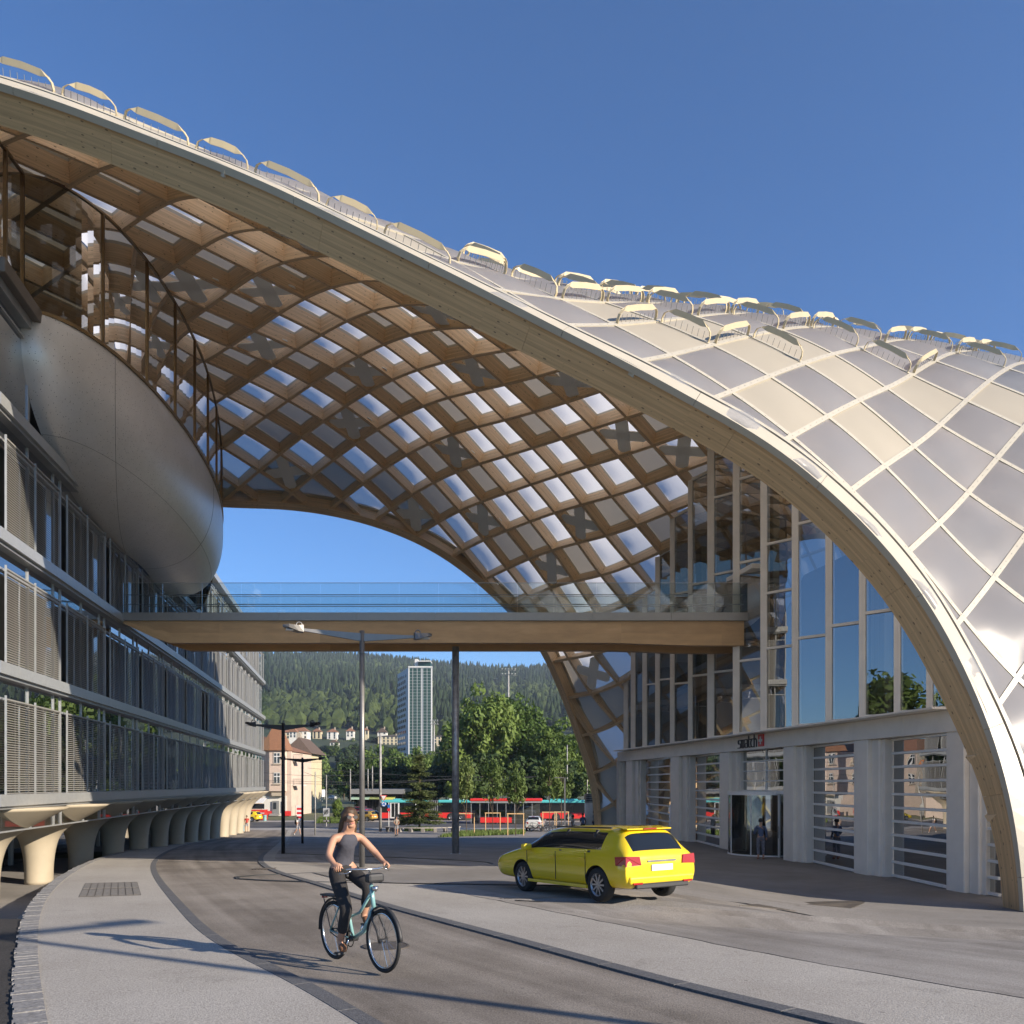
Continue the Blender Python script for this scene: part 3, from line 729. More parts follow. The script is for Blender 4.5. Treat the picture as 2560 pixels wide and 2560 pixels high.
# ---------------------------------------------------------------- left: glass office building with blinds
OY0, OX0, OS = 25.9, -15.8, -.182
on = Vector((1, .182, 0)).normalized(); ot = Vector((-.182, 1, 0)).normalized()
def LF(Y, z, o=0.0): return Vector((OX0 + OS*(Y - OY0), Y, z)) + on*o
office = thing('office_building', 'silver glass office building with external blinds on flared concrete columns', 'building', (-24.0, 55.0, -.6))
OYA, OYB = 24.9, 95.6
MOD = 5.4; G0 = 25.35
LV = [2.93, 6.93, 10.93, 14.93]
def fbox(Y0, Y1, z0, z1, o0, o1, name, m, parent=None, bev=0):
    q = MB(); p = LF(Y0, z0, o0); ln = (LF(Y1, z0, o0) - p); q.obox(p, ln, on*(o1-o0), Vector((0, 0, z1-z0)))
    o = q.build(name, m, parent or office)
    if bev: bevel(o, bev)
    return o
# slab bands with joints every two modules
for z in LV:
    y = OYA
    while y < OYB - .1:
        y2 = min(y + MOD*2, OYB); fbox(y + .006, y2 - .006, z - .36, z, -.35, .42, 'slab_band', MT['alu_l']); y = y2
    fbox(OYA, OYB, z - .46, z - .361, -.3, .30, 'slab_soffit', MT['alu'])
# glazing, mullions, blinds
SLAT_Z = .075
def blind_mesh(wd, hgt, tilt, name):
    q = MB(); n = int(hgt / SLAT_Z)
    dz = math.sin(tilt)*.043; do = math.cos(tilt)*.043
    for i in range(n):
        z = -i*SLAT_Z - .05
        q.poly([(-do, 0, z + dz), (-do, wd, z + dz), (0, wd, z + .004), (0, 0, z + .004)]); q.poly([(0, 0, z + .004), (0, wd, z + .004), (do, wd, z - dz), (do, 0, z - dz)])
    q.box((0, wd/2, -.02), (.09, wd, .05)); q.box((0, wd/2, -hgt + .01), (.06, wd, .03))
    for f in (.25, .75): q.box((.045, wd*f, -hgt/2), (.006, .012, hgt))
    return q.mesh(name, MT['slat'])
BWD = (MOD - .75)/2 - .06
BH = 2.92
blind_me = [blind_mesh(BWD, BH, R(a), 'blind') for a in (58, 48, 30)]
rotm = Matrix.Rotation(math.atan2(ot.y, ot.x) - math.pi/2, 4, 'Z')
ki = 0
for fl in range(4):
    zb = LV[fl]; zt = zb + 4.0 - .46
    if fl == 3: zt = 18.5
    y = G0
    while y < OYB - .5:
        g0, g1 = y - .36, y + .36; b0 = y + .40; yend = min(y + MOD - .36, OYB)
        podded = fl == 3 and 28.2 < y + 2.7 < 56.0
        if not podded:
            for (p0, p1) in ((g0, g1), (g1, (g1+yend)/2), ((g1+yend)/2, yend)):
                if p0 > OYB or (fl == 3 and 28.2 < p0 < 54): continue
                p1 = min(p1, OYB if not (fl == 3 and p0 < 28.3) else 28.3)
                q = MB().poly([LF(p0, zb), LF(p1, zb), LF(p1, zt), LF(p0, zt)]); q.build('pane', MT['glass_l'], office)
            for yy in (g0, g1, (g1+yend)/2):
                if yy < OYB and not (fl == 3 and 28.3 < yy < 54): fbox(yy - .04, yy + .04, zb, zt, -.05, .04, 'mullion', MT['alu_l'])
            if fl < 4: fbox(g0, min(yend, OYB if not (fl == 3 and y < 28) else 28.3), zt - .62, zt - .55, -.06, .09, 'transom', MT['alu_l'])
            for bi in range(2):
                yb = b0 + bi*(BWD + .08)
                if yb + BWD > OYB or (fl == 3 and 24 < yb < 54): continue
                ki += 1
                if (ki*7 + fl*3) % 23 == 0 and y > 40: continue
                sel = 2 if fl == 0 else (1 if fl == 1 else 0)
                M_ = Matrix.Translation(LF(yb, zt - .60, .24)) @ rotm
                o = inst(blind_me[sel], 'blind', office); o.matrix_parent_inverse = world_of(office).inverted(); o.matrix_local = Matrix.Identity(4); o.location = M_.to_translation(); o.rotation_euler = M_.to_euler()
                fbox(yb - .045, yb - .015, zb, zt - .5, .215, .275, 'guide_rail', MT['alu_l'])
                if bi == 1: fbox(yb + BWD + .015, yb + BWD + .045, zb, zt - .5, .215, .275, 'guide_rail', MT['alu_l'])
        y += MOD
# core, floors, roof
core = MB(); core.obox(LF(OYA, -.6, -6.0), ot*(OYB-OYA+1.0)*1.0, -on*8, Vector((0, 0, 19.2))); core.build('core_wall', MT['interior'], office)
for z in LV[1:]: fbox(OYA, OYB, z - .45, z - .05, -6.2, -.36, 'floor_slab', MT['interior_w'])
fbox(OYA, OYB, LV[0] - .45, LV[0] - .05, -9, -.36, 'floor_slab', MT['interior_w'])
fbox(OYA, 28.3, 18.5, 18.95, -14, .55, 'eave', MT['brown'], None, .02)
fbox(OYA, 28.3, 18.2, 18.5, -.2, .3, 'eave_soffit', MT['alu'])
fbox(54.8, OYB, 18.5, 18.95, -14, .46, 'roof_edge', MT['alu_l'])
fbox(28.3, 54.8, 18.45, 18.9, -14, -.4, 'roof_slab', MT['interior_w'])
# ribbed roof screen of the far wing
for i in range(30):
    y0 = 55.5; y1 = 88.0; y2 = OYB; z = 18.98 + i*.05; o_ = -.1 - i*.045
    q = MB(); q.bar(LF(y0, z, o_), LF(y1, z, o_), .03, .04); q.bar(LF(y1, z, o_), LF(y2, 18.97 + i*.012, o_ + .1), .03, .03)
    q.build('roof_rib', MT['alu'], office)
q = MB(); q.obox(LF(55.5, 18.95, -1.9), ot*34, -on*10, Vector((0, 0, 1.3))); q.build('roof_box', MT['alu'], office)
# end wall glass at the far side
q = MB(); q.obox(LF(OYB, 1.8, -.05), ot*.05, on*.9, Vector((0, 0, 17.2))); q.build('end_fin', MT['glass_c'], office)
q = MB(); q.obox(LF(OYB, 1.8, -6), ot*.06, on*6, Vector((0, 0, 17.0))); q.build('end_wall', MT['alu'], office)
# low glass band in front of the column heads
y = G0
while y < OYB - .3:
    for (p0, p1) in ((y - .36, y + .36), (y + .36, y + 2.88), (y + 2.88, y + 5.04)):
        p1 = min(p1, OYB)
        if p0 >= OYB: continue
        MB().poly([LF(p0, 1.78), LF(p1, 1.78), LF(p1, 2.47), LF(p0, 2.47)]).build('apron_pane', MT['glass_c'], office)
        fbox(p0 - .03, p0 + .03, 1.76, 2.47, -.04, .06, 'apron_post', MT['alu_l'])
    y += MOD
fbox(OYA, OYB, 1.73, 1.78, -.03, .05, 'apron_rail', MT['alu_l'])
# flared concrete columns
MT['conc'] = mat('cream_concrete', (.42, .36, .265), .65, var=.09, scale=.9, bump=.1, bscale=18)
_pc = spline([0, .3, .5, .65, .78, .9, 1], [.47, .50, .60, .82, 1.32, 1.95, 2.45])
prof_c = [(float(_pc(t)), 3.02*t) for t in np.linspace(0, 1, 30)]
colme = MB().lathe(prof_c, 32, sx=1.0, sy=1.15).mesh('column', MT['conc'], True)
y = 28.0
while y < 93:
    zb = -.62 if y < 44 else road_z(y) - .05
    p = LF(y, zb, -1.35)
    o = inst(colme, 'column', office); o.matrix_parent_inverse = world_of(office).inverted(); o.location = p; o.scale = (1, 1, (2.46 - zb)/3.02); o.rotation_euler = (0, 0, -.18)
    y += 4.93
# recessed ground floor glazing
q = MB()
yy = 25.0
while yy < 92:
    MB().poly([LF(yy, -.7, -5.4), LF(yy+2.6, -.7, -5.4), LF(yy+2.6, 2.4, -5.4), LF(yy, 2.4, -5.4)]).build('shop_pane', MT['glass_l'], office)
    fbox(yy - .05, yy + .05, -.7, 2.45, -5.45, -5.3, 'shop_post', MT['alu_l']); yy += 2.66
# ---------------------------------------------------------------- the metal conference pod hanging on the office front
m, t, b = new_mat('perforated_metal'); b.inputs['Metallic'].default_value = .35; b.inputs['Roughness'].default_value = .38
tc = N(t, 'ShaderNodeTexCoord'); n = N(t, 'ShaderNodeTexNoise', i_Scale=.35, i_Detail=3); t.links.new(tc.outputs['Object'], n.inputs['Vector'])
v = N(t, 'ShaderNodeTexVoronoi', i_Scale=10.0); t.links.new(tc.outputs['Object'], v.inputs['Vector'])
lt = N(t, 'ShaderNodeMath', operation='LESS_THAN'); t.links.new(v.outputs['Distance'], lt.inputs[0]); lt.inputs[1].default_value = .13
n2 = N(t, 'ShaderNodeTexNoise', i_Scale=.8, i_Detail=8, i_Roughness=.8); t.links.new(tc.outputs['Object'], n2.inputs['Vector'])
o1 = ramp(t, n2.outputs['Fac'], [(.3, (.60, .58, .55)), (.7, (.70, .68, .65))])
mm = N(t, 'ShaderNodeMix', data_type='RGBA'); t.links.new(lt.outputs[0], mm.inputs[0]); t.links.new(o1, mm.inputs[6]); mm.inputs[7].default_value = (.08, .08, .08, 1); t.links.new(mm.outputs[2], b.inputs['Base Color'])
rr = N(t, 'ShaderNodeMapRange'); rr.inputs['To Min'].default_value = .30; rr.inputs['To Max'].default_value = .46; t.links.new(n2.outputs['Fac'], rr.inputs[0]); t.links.new(rr.outputs[0], b.inputs['Roughness'])
bp = N(t, 'ShaderNodeBump', i_Strength=.25, i_Distance=.03); t.links.new(n2.outputs['Fac'], bp.inputs['Height']); t.links.new(bp.outputs[0], b.inputs['Normal'])
MT['pod'] = m
PYC, PSY, PSX, PZR = 41.3, 13.6, 3.55, 18.9
def podp(phi, z):
    zc, hz, e = 18.0, 4.1, 2.25
    k = max(0.0, 1 - (abs(z - zc)/hz)**e)**(1/e); k0 = (1 - (abs(PZR - zc)/hz)**e)**(1/e)
    k = k/k0
    return LF(PYC - PSY*math.cos(phi)*(k**.75 if k > 0 else 0), z, PSX*(math.sin(phi)**.9)*k - .02)
pod = bpy.data.objects.new('conference_pod', None); col.objects.link(pod); pod.location = LF(PYC, 13.5); pod.parent = office; pod.matrix_parent_inverse = world_of(office).inverted(); pod['label'] = 'bulging perforated metal pod'
zs = [18.9 - 4.985*math.sin(x) for x in np.linspace(0, math.pi/2, 34)]
cuts = [0, .30, .62, .95, 1.3, 1.65, 2.1, 2.6, math.pi]
def pod_shell(a0, a1, zset):
    P = [[podp(max(1e-4, min(math.pi-1e-4, a0 + (a1-a0)*i/14)), z) for z in zset] for i in range(15)]
    q = MB().grid(P, flip=True); o = q.build('skin_plate', MT['pod'], smooth=True); o.parent = pod; o.matrix_parent_inverse = (world_of(pod)).inverted()
for a0, a1 in zip(cuts[:-1], cuts[1:]):
    pod_shell(a0, a1, zs[:17]); 
    pod_shell(a0, a1, zs[16:])
for sm in [[podp(max(1e-3, a0), z) + on*.004 for z in zs[:-1]] for a0 in (cuts[2], cuts[5])] + [[podp(max(1e-3, min(math.pi-1e-3, a)), zs[16]) + on*.004 for a in np.linspace(0, math.pi, 70)]]:
    o = MB().tube(sm, .006, 4).build('seam', MT['dark']); o.parent = pod; o.matrix_parent_inverse = world_of(pod).inverted()
q = MB(); secs = []
for i in range(60):
    ph = math.pi*i/59; p = podp(max(1e-3, min(math.pi-1e-3, ph)), 18.9); secs.append([p + Vector((0, 0, -.06)), p + Vector((0, 0, -.06)) + on*.08, p + Vector((0, 0, .06)) + on*.08, p + Vector((0, 0, .06))])
q.sweep(secs); o = q.build('rim_rail', MT['bronze']); o.parent = pod; o.matrix_parent_inverse = world_of(pod).inverted()
# glass screen standing on the rim up to the timber soffit
def soff(p): return zshell(p.x, p.y) - .84
phs = []; ph = .02
plan = [podp(max(1e-3, p), 18.9) for p in np.linspace(.001, math.pi-.001, 400)]
acc = 0; brk = [0]
for i in range(1, 400):
    acc += (plan[i] - plan[i-1]).length
    if acc > 2.9: brk.append(i); acc = 0
brk.append(399)
pre = [LF(y, 18.95, -.03) for y in (24.9, 26.4)] + [plan[0]]
segs = [[pre[i], pre[i+1]] for i in range(len(pre)-1)] + [[plan[i] for i in sorted(set([a] + list(range(a, b_, 5)) + [b_]))] for a, b_ in zip(brk[:-1], brk[1:])]
for sg in segs:
    q = MB(); lo = [Vector((p.x, p.y, 18.93)) for p in sg]; hi = [Vector((p.x, p.y, soff(p))) for p in sg]
    q.grid([lo, hi]); q.build('screen_pane', MT['glass_t'], office)
    p = sg[0]; q = MB(); q.box((p.x, p.y, (18.9 + soff(p))/2), (.11, .11, soff(p) - 18.9), .2); q.build('screen_mullion', MT['bronze'], office)
    secs = [[Vector((p.x - .05, p.y - .02, soff(p) - .0)), Vector((p.x + .05, p.y - .02, soff(p) - .0)), Vector((p.x + .05, p.y + .02, soff(p) + .09)), Vector((p.x - .05, p.y + .02, soff(p) + .09))] for p in sg]
    MB().sweep(secs).build('screen_head', MT['bronze'], office)
# ---------------------------------------------------------------- glass front of the hall, set back under the shell
def FY(px): return 17.3 / ((px - CX)/FPX + .17)
def FX(Y): return 17.3 - .17*Y
fn = Vector((-1, -.17, 0)).normalized(); ft = Vector((.17, -1, 0)).normalized()   # outward, and left-to-right as seen
def FP(Y, z, o=0.0): return Vector((FX(Y), Y, z)) + fn*o
def ftop(Y): return zshell(FX(Y), Y) - .80
ZFT, ZFB, ZG = 5.5, 4.78, .1
def pbox(Ya, Yb, z0, z1, o0, o1, name, m, parent=None, bev=.012):
    p = FP(Ya, z0, o0); q = MB().obox(p, FP(Yb, z0, o0) - p, fn*(o1-o0), Vector((0, 0, z1-z0)))
    o = q.build(name, m, parent or hall)
    if bev: bevel(o, bev)
    return o
posts = [2440, 2383, 2320, 2239, 2152, 2068, 1984, 1905.6, 1836.7, 1773, 1723, 1678, 1641, 1609, 1580, 1562]
PY = [FY(p) for p in posts]
BRY0, BRY1 = 37.9, 40.7
trans_px = {0: [], 1: [], 2: [], 3: [1531], 4: [1563], 5: [1304, 1594], 6: [1356, 1620, 1480], 7: [1192, 1404, 1652], 8: [1240, 1434, 1680], 9: [1460, 1690], 10: [1484, 1710], 11: [1700], 12: [1712], 13: [], 14: []}
SD = Vector((-.72, .694, 0)); SNv = Vector((-.694, -.72, 0))       # the panes stand saw-toothed, turned towards the street
def ray_hit(Rp, px):                             # walk from a pane's near edge along the pane to a sight line
    t = (px - CX)/FPX; s_ = (Rp.x - t*Rp.y) / (-SD.x + t*SD.y); return Rp + SD*s_
def soffz(p): return zshell(p.x, p.y) - .80
def vquad(a, b, z0a, z0b, z1a, z1b): return [Vector((a.x, a.y, z0a)), Vector((b.x, b.y, z0b)), Vector((b.x, b.y, z1b)), Vector((a.x, a.y, z1a))]
prevL = None
for i in range(len(PY)-1):
    hw_ = 13 if i < 9 else 9
    pr, pl_ = posts[i] - hw_*.4, posts[i+1] + hw_
    Yr = FY(pr); Rp = FP(Yr, 0, -.35); Rp.z = 0; Lp = ray_hit(Rp, pl_); Pp = ray_hit(Rp, posts[i+1] - hw_*.4)
    zr, zl = soffz(Rp) - .06, soffz(Lp) - .06
    yc = (Rp.y + Lp.y)/2; z0 = ZFT
    lift = .55 if i == 7 else 0.0
    zs_ = [ZFT] + sorted(CAM_Z + (HY - p)/FPX*yc for p in trans_px.get(i, []))
    zs_ = [z for z in zs_ if z < min(zr, zl) - .4]
    for k, z in enumerate(zs_):
        ta, tb = (zs_[k+1], zs_[k+1]) if k+1 < len(zs_) else (zr, zl)
        q = MB().poly(vquad(Rp, Lp, z, z, ta, tb)); q.build('pane', MT['glass_r'], hall)
        q = MB(); o_ = SNv*.03; q.bar(Vector((Rp.x, Rp.y, z + .05)) + o_, Vector((Lp.x, Lp.y, z + .05)) + o_, .12, .10, up=(0, 0, 1)); q.build('transom', MT['post'], hall)
    q = MB(); q.bar(Vector((Rp.x, Rp.y, zr)), Vector((Lp.x, Lp.y, zl)), .14, .14); q.build('head_frame', MT['post'], hall)
    zt = soffz(Pp) + .02
    q = MB(); q.prism([Lp + Vector((0, 0, ZFT - .02)), Pp + Vector((0, 0, ZFT - .02)), Pp - SNv*.22 + Vector((0, 0, ZFT - .02)), Lp - SNv*.22 + Vector((0, 0, ZFT - .02))], Vector((0, 0, zt - ZFT))); bevel(q.build('post', MT['post'], hall), .012)
    q = MB(); q.prism([Lp + SNv*.05 + Vector((0, 0, ZFT)), Lp.lerp(Pp, .34) + SNv*.05 + Vector((0, 0, ZFT)), Lp.lerp(Pp, .34) + Vector((0, 0, ZFT)), Lp + Vector((0, 0, ZFT))], Vector((0, 0, zt - ZFT - .1))); q.build('post_fillet', MT['post'], hall)
    Rn = FP(FY(posts[i+1] - hw_*.4), 0, -.35); Rn.z = 0
    q = MB().poly(vquad(Pp - SNv*.1, Rn, ZFT, ZFT, soffz(Pp), soffz(Rn))); q.build('return_panel', MT['post'], hall)
MB().prism([FP(24.6, ZFT - .06, -.9), FP(24.6, ZFT - .06, .9), FP(56.5, ZFT - .06, .9), FP(56.5, ZFT - .06, -.9)], (0, 0, .055)).build('ledge', MT['post'], hall)
# the little bay over the bridge door
y0, y1 = PY[7], PY[8]; zb = CAM_Z + (HY - 1404)/FPX*y0
q = MB(); q.obox(FP(y0 + .1, zb - .28, -.3), FP(y1 - .05, zb, -.3) - FP(y0 + .1, zb, -.3), fn*.75, Vector((0, 0, .22))); bevel(q.build('bay_floor', MT['post'], hall), .015)
# fascia and ground floor pillars
y = FY(2450); k = 0
edges = [2455, 2275, 2140, 2000, 1900, 1812, 1718, 1640, 1585, 1552]
for a, b in zip(edges[:-1], edges[1:]): pbox(FY(a) + .004, FY(b) - .004, ZFB, ZFT - .07, -.35, .25, 'fascia_plate', MT['post'], bev=.008)
wins = [(2491, 2460), (2380, 2208), (2147, 2012), (1808, 1722), (1684, 1600), (1572, 1558)]; door = (1969, 1848)
pil = [(2460, 2380), (2208, 2147), (2012, 1969), (1848, 1808), (1722, 1684), (1600, 1572), (1558, 1548)]
for a, b in pil:
    ya, yb = FY(a), FY(b); w3 = (yb-ya)
    pbox(ya + w3*.42, yb, ZG - .1, ZFB, -.4, .2, 'pillar', MT['post'], bev=.02)
    pbox(ya + w3*.12, ya + w3*.42, ZG - .1, ZFB - .01, -.4, .04, 'pillar_return', MT['post'], bev=.03)
    pbox(ya, ya + w3*.12, ZG - .1, ZFB - .02, -.4, -.06, 'window_jamb', MT['post'], bev=.01)
for a, b in wins:
    ya, yb = FY(a), FY(b); yc = (ya+yb)/2
    win = bpy.data.objects.new('louvred_window', None); col.objects.link(win); win.location = FP(yc, ZG); adopt(win, hall)
    def pw(Y, z, o=0.0): return Vector((FX(yc) - .0415*(Y - yc), Y, z)) + fn*(o - .16)
    n = 10; z0 = ZG + .08; z1 = ZFB - .05; st = (z1-z0)/n
    for r in range(n):
        za = z0 + st*r; q = MB().poly([pw(ya, za), pw(ya, za + st), pw(yb, za + st), pw(yb, za)]); q.build('pane', MT['glass_w'] if 'glass_w' in MT else MT['glass_r'], win)
        q = MB(); q.bar(pw(ya - .02, za, .03), pw(yb + .02, za, .03), .10, .085); bevel(q.build('bar', MT['bar'], win), .01)
    q = MB(); q.bar(pw(ya - .02, z1, .03), pw(yb + .02, z1, .03), .1, .07); q.build('bar', MT['bar'], win)
# entrance: revolving door drum, side door, glazing above
ya, yb = FY(door[0]), FY(door[1]); L = yb - ya; dz = CAM_Z + (HY - 1984)/FPX*(ya+yb)/2
ent = bpy.data.objects.new('entrance', None); col.objects.link(ent); ent.location = FP((ya+yb)/2, ZG); adopt(ent, hall)
n = 4; st = (ZFB - .05 - dz - .12)/n
for r in range(n):
    za = dz + .12 + st*r
    for (c0, c1) in ((0, .5), (.5, 1)):
        p0, p1 = ya + L*c0, ya + L*c1
        MB().poly([FP(p0, za, -.22), FP(p0, za + st, -.22), FP(p1, za + st, -.22), FP(p1, za, -.22)]).build('pane', MT['glass_w'] if 'glass_w' in MT else MT['glass_r'], ent)
    q = MB(); q.bar(FP(ya, za, -.2), FP(yb, za, -.2), .06, .05); q.build('bar', MT['bar'], ent)
q = MB(); q.bar(FP(ya + L*.5, dz + .1, -.2), FP(ya + L*.5, ZFB, -.2), .05, .05, up=(0, 1, 0)); q.build('bar', MT['bar'], ent)
ctr = FP(ya + L*.62, ZG, -.45); rad = L*.36
def arcp(an, z, r=rad): return ctr + Vector((0, 0, z - ZG)) + fn*(r*math.sin(an)) + ft*(-r*math.cos(an))
ans = np.linspace(.12, math.pi - .12, 17)
for s0 in range(0, 16, 4):
    P = [[arcp(a, ZG + .08), arcp(a, dz - .05)] for a in ans[s0:s0+5]]
    MB().grid(P).build('curved_pane', MT['glass_c2'] if 'glass_c2' in MT else MT['glass_r'], ent, True)
    a = ans[s0]; q = MB(); q.tube([arcp(a, ZG), arcp(a, dz)], .03, 6); q.build('door_post', MT['bar'], ent)
q = MB(); q.tube([arcp(ans[-1], ZG), arcp(ans[-1], dz)], .03, 6); q.build('door_post', MT['bar'], ent)
for z, h_ in ((ZG + .04, .08), (dz + .02, .16)):
    secs = [[arcp(a, z - h_/2, rad + .03), arcp(a, z + h_/2, rad + .03), arcp(a, z + h_/2, rad - .05), arcp(a, z - h_/2, rad - .05)] for a in ans]
    MB().sweep(secs).build('door_ring', MT['bar'], ent)
q = MB(); q.bar(FP(ya, dz + .06, -.2), FP(yb, dz + .06, -.2), .2, .14); q.build('door_head', MT['bar'], ent)
for an in (.6, 1.6, 2.6):
    q = MB(); c0 = ctr; q.obox(c0, (arcp(an, ZG) - c0)*.96, fn.cross(Vector((0, 0, 1)))*.02, Vector((0, 0, dz - ZG - .1))); q.build('door_leaf', MT['glass_c'], ent)
sd0, sd1 = ya + .05, ya + L*.24
MB().poly([FP(sd0, ZG, -.2), FP(sd0, dz, -.2), FP(sd1, dz, -.2), FP(sd1, ZG, -.2)]).build('side_door_pane', MT['glass_r'], ent)
for yy in (sd0, sd1):
    q = MB(); q.bar(FP(yy, ZG, -.18), FP(yy, dz, -.18), .07, .07, up=(0, 1, 0)); q.build('door_post', MT['bar'], ent)
q = MB(); q.tube([FP(sd1 - .12, ZG + .85, -.1), FP(sd1 - .12, ZG + 1.35, -.1)], .018, 6); q.build('door_handle', MT['alu'], ent)
# lettering over the door
sgn = thing('wall_sign', 'black swatch lettering with red white-cross square above the entrance', 'sign', FP(37.5, 4.9, .27))
Ys, Ye = FY(1859), FY(1926); Ls = Ys - Ye
MT['sign_k'] = mat('sign_black', (.012, .012, .02), .35, var=0)
MT['sign_r'] = mat('sign_red', (.62, .02, .03), .4, var=0)
def sp(x, y, o=.27): return FP(Ys, 4.9, o) + ft*(x*Ls) + Vector((0, 0, y*Ls))
def stroke(name, paths, r=.0082):
    q = MB()
    for path in paths:
        pts = [sp(x, y) for x, y in path]
        for a, b in zip(pts[:-1], pts[1:]): 
            e = (b-a).normalized()*r*Ls*.9; q.bar(a - e, b + e, r*2*Ls, .05, up=fn)
    q.build(name, MT['sign_k'], sgn)
def arc(cx, cy, rx, ry, a0, a1, n=9): return [(cx + rx*math.cos(R(a0 + (a1-a0)*i/n)), cy + ry*math.sin(R(a0 + (a1-a0)*i/n))) for i in range(n+1)]
xh = .135
stroke('letter_s', [[(.105, xh), (.03, xh)] + arc(.03, xh*.77, .022, xh*.23, 90, 270, 6) + [(.075, xh*.54)] + arc(.08, xh*.27, .022, xh*.27, 90, -90, 6) + [(.0, 0)]])
stroke('letter_w', [[(.135, xh), (.135, .03)] + arc(.16, .025, .025, .025, 180, 300, 5) + [(.19, .02), (.19, xh)], [(.19, .02)] + arc(.215, .025, .025, .025, 240, 350, 4) + [(.245, .03), (.245, xh)]])
stroke('letter_a', [[(.285, xh), (.34, xh)] + arc(.345, xh*.8, .025, xh*.2, 90, 0, 4) + [(.37, 0)], [(.37, xh*.5), (.3, xh*.5)] + arc(.3, xh*.25, .025, xh*.25, 90, 270, 5) + [(.37, 0)]])
stroke('letter_t', [[(.425, xh*1.42), (.425, .03)] + arc(.45, .025, .025, .025, 180, 270, 4) + [(.475, 0)], [(.395, xh), (.475, xh)]])
stroke('letter_c', [[(.59, xh), (.545, xh)] + arc(.545, xh*.5, .04, xh*.5, 90, 270, 8) + [(.59, 0)]])
stroke('letter_h', [[(.63, xh*1.55), (.63, 0)], [(.63, xh*.8)] + arc(.675, xh*.7, .045, xh*.3, 150, 0, 6) + [(.72, 0)]])
q = MB(); q.obox(sp(.80, -.005, .25), ft*(.185*Ls), fn*.05, Vector((0, 0, .2*Ls))); fl_ = q.build('red_square', MT['sign_r'], sgn)
q = MB(); q.obox(sp(.872, .03, .301), ft*(.042*Ls), fn*.012, Vector((0, 0, .13*Ls))); q.obox(sp(.830, .074, .302), ft*(.126*Ls), fn*.012, Vector((0, 0, .042*Ls))); q.build('white_cross', MT['white'], fl_)
# interior seen through the glass
inn = MB()
inn.obox(FP(22, .02, -.5), FP(60, .02, -.5) - FP(22, .02, -.5), -fn*9, Vector((0, 0, .06))); inn.build('hall_floor', MT['interior_w'], hall)
pbox(24, 56, 4.75, 5.3, -8, -.42, 'gallery_floor', MT['interior_w'], bev=0)
pbox(26, 54, .1, 16, -9.4, -9.1, 'back_wall', MT['interior'], bev=0)
for i in range(3):
    Y = 30 + i*8.3; pbox(Y, Y + .8, ZFT, min(16.5, ftop(Y) - 1.0), -1.5, -1.2, 'curtain', MT['curtain'], bev=0)
for i in range(0): pbox(27 + i*4.6, 27.35 + i*4.6, .1, min(17, zshell(FX(27 + i*4.6) + 4.5, 27 + i*4.6) - 1.0), -4.4, -4.0, 'inner_column', MT['wood_in'], bev=0)
MT['lamp'] = mat('lit_lamp', (1, .85, .55), .5, var=0, emit=(1, .8, .45), estr=6)
for (px_, py_, o_) in ((1888, 1355, -3), (1971, 1430, -3), (2042, 1355, -3.5), (1945, 1120+0, -3)):
    Y = FY(px_) ; p = FP(Y, CAM_Z + (HY - py_)/FPX*Y, o_*.4); MB().lathe([(.02, 0), (.035, .015), (.035, .04), (.015, .06)], 8, p + Vector((.8, .3, 0))).build('spot_lamp', MT['lamp'], hall)
# ---------------------------------------------------------------- footbridge
br = thing('footbridge', 'timber footbridge with glass balustrade spanning the road to the hall', 'bridge', (-4, 39.3, 9.6))
XLb, XRb = LF(38, 0).x + .35, FX(39.3) + .1
zD0, zD1 = CAM_Z + (HY - 1551)/FPX*BRY0, CAM_Z + (HY - 1531)/FPX*BRY0
zB = CAM_Z + (HY - 1607)/FPX*(BRY0 + .12)
q = MB(); q.box(((XLb+XRb)/2, (BRY0+BRY1)/2, (zD0+zD1)/2 - .03), (XRb-XLb, BRY1-BRY0 - .16, zD1-zD0 - .06)); q.build('deck', MT['bridge_grey'], br)
x = XLb; k = 0
while x < XRb - .05:
    x2 = min(x + 3.55, XRb)
    for yy in (BRY0, BRY1 - .06):
        q = MB(); q.box(((x+x2)/2, yy + .03, (zD0+zD1)/2), (x2-x-.012, .07, zD1-zD0)); q.build('fascia_plate', MT['bridge_grey'], br)
    x = x2
x409 = (409 - CX)/FPX*BRY0; xr0, xr1 = (1500 - CX)/FPX*BRY0, (1864 - CX)/FPX*BRY0
for yy in (BRY0 + .12, BRY1 - .5):
    top = []; bot = []
    for i in range(41):
        x = XLb + .05 + (xr1 - XLb)*i/40
        zb_ = zB
        if x < x409: zb_ = zD0 - .08 + (zB - zD0 + .08)*max(0, (x - XLb)/(x409 - XLb))
        if x > xr0: zb_ = zB - .12*sstep(xr0, xr1 - 2, x)
        top.append((x, zD0 - .004)); bot.append((x, zb_))
    secs = [[Vector((a[0], yy, b[1])), Vector((a[0], yy, a[1])), Vector((a[0], yy + .38, a[1])), Vector((a[0], yy + .38, b[1]))] for a, b in zip(top, bot)]
    MB().sweep(secs).build('timber_girder', MT['wood_b'], br)
q = MB(); q.box(((XLb+XRb)/2 - .2, (BRY0+BRY1)/2, zB + .35), (XRb-XLb-3, BRY1-BRY0-1.1, .12)); q.build('girder_soffit', MT['wood_in'], br)
zT = CAM_Z + (HY - 1457)/FPX*BRY0; zH1, zH2 = CAM_Z + (HY - 1485)/FPX*BRY0, CAM_Z + (HY - 1509)/FPX*BRY0
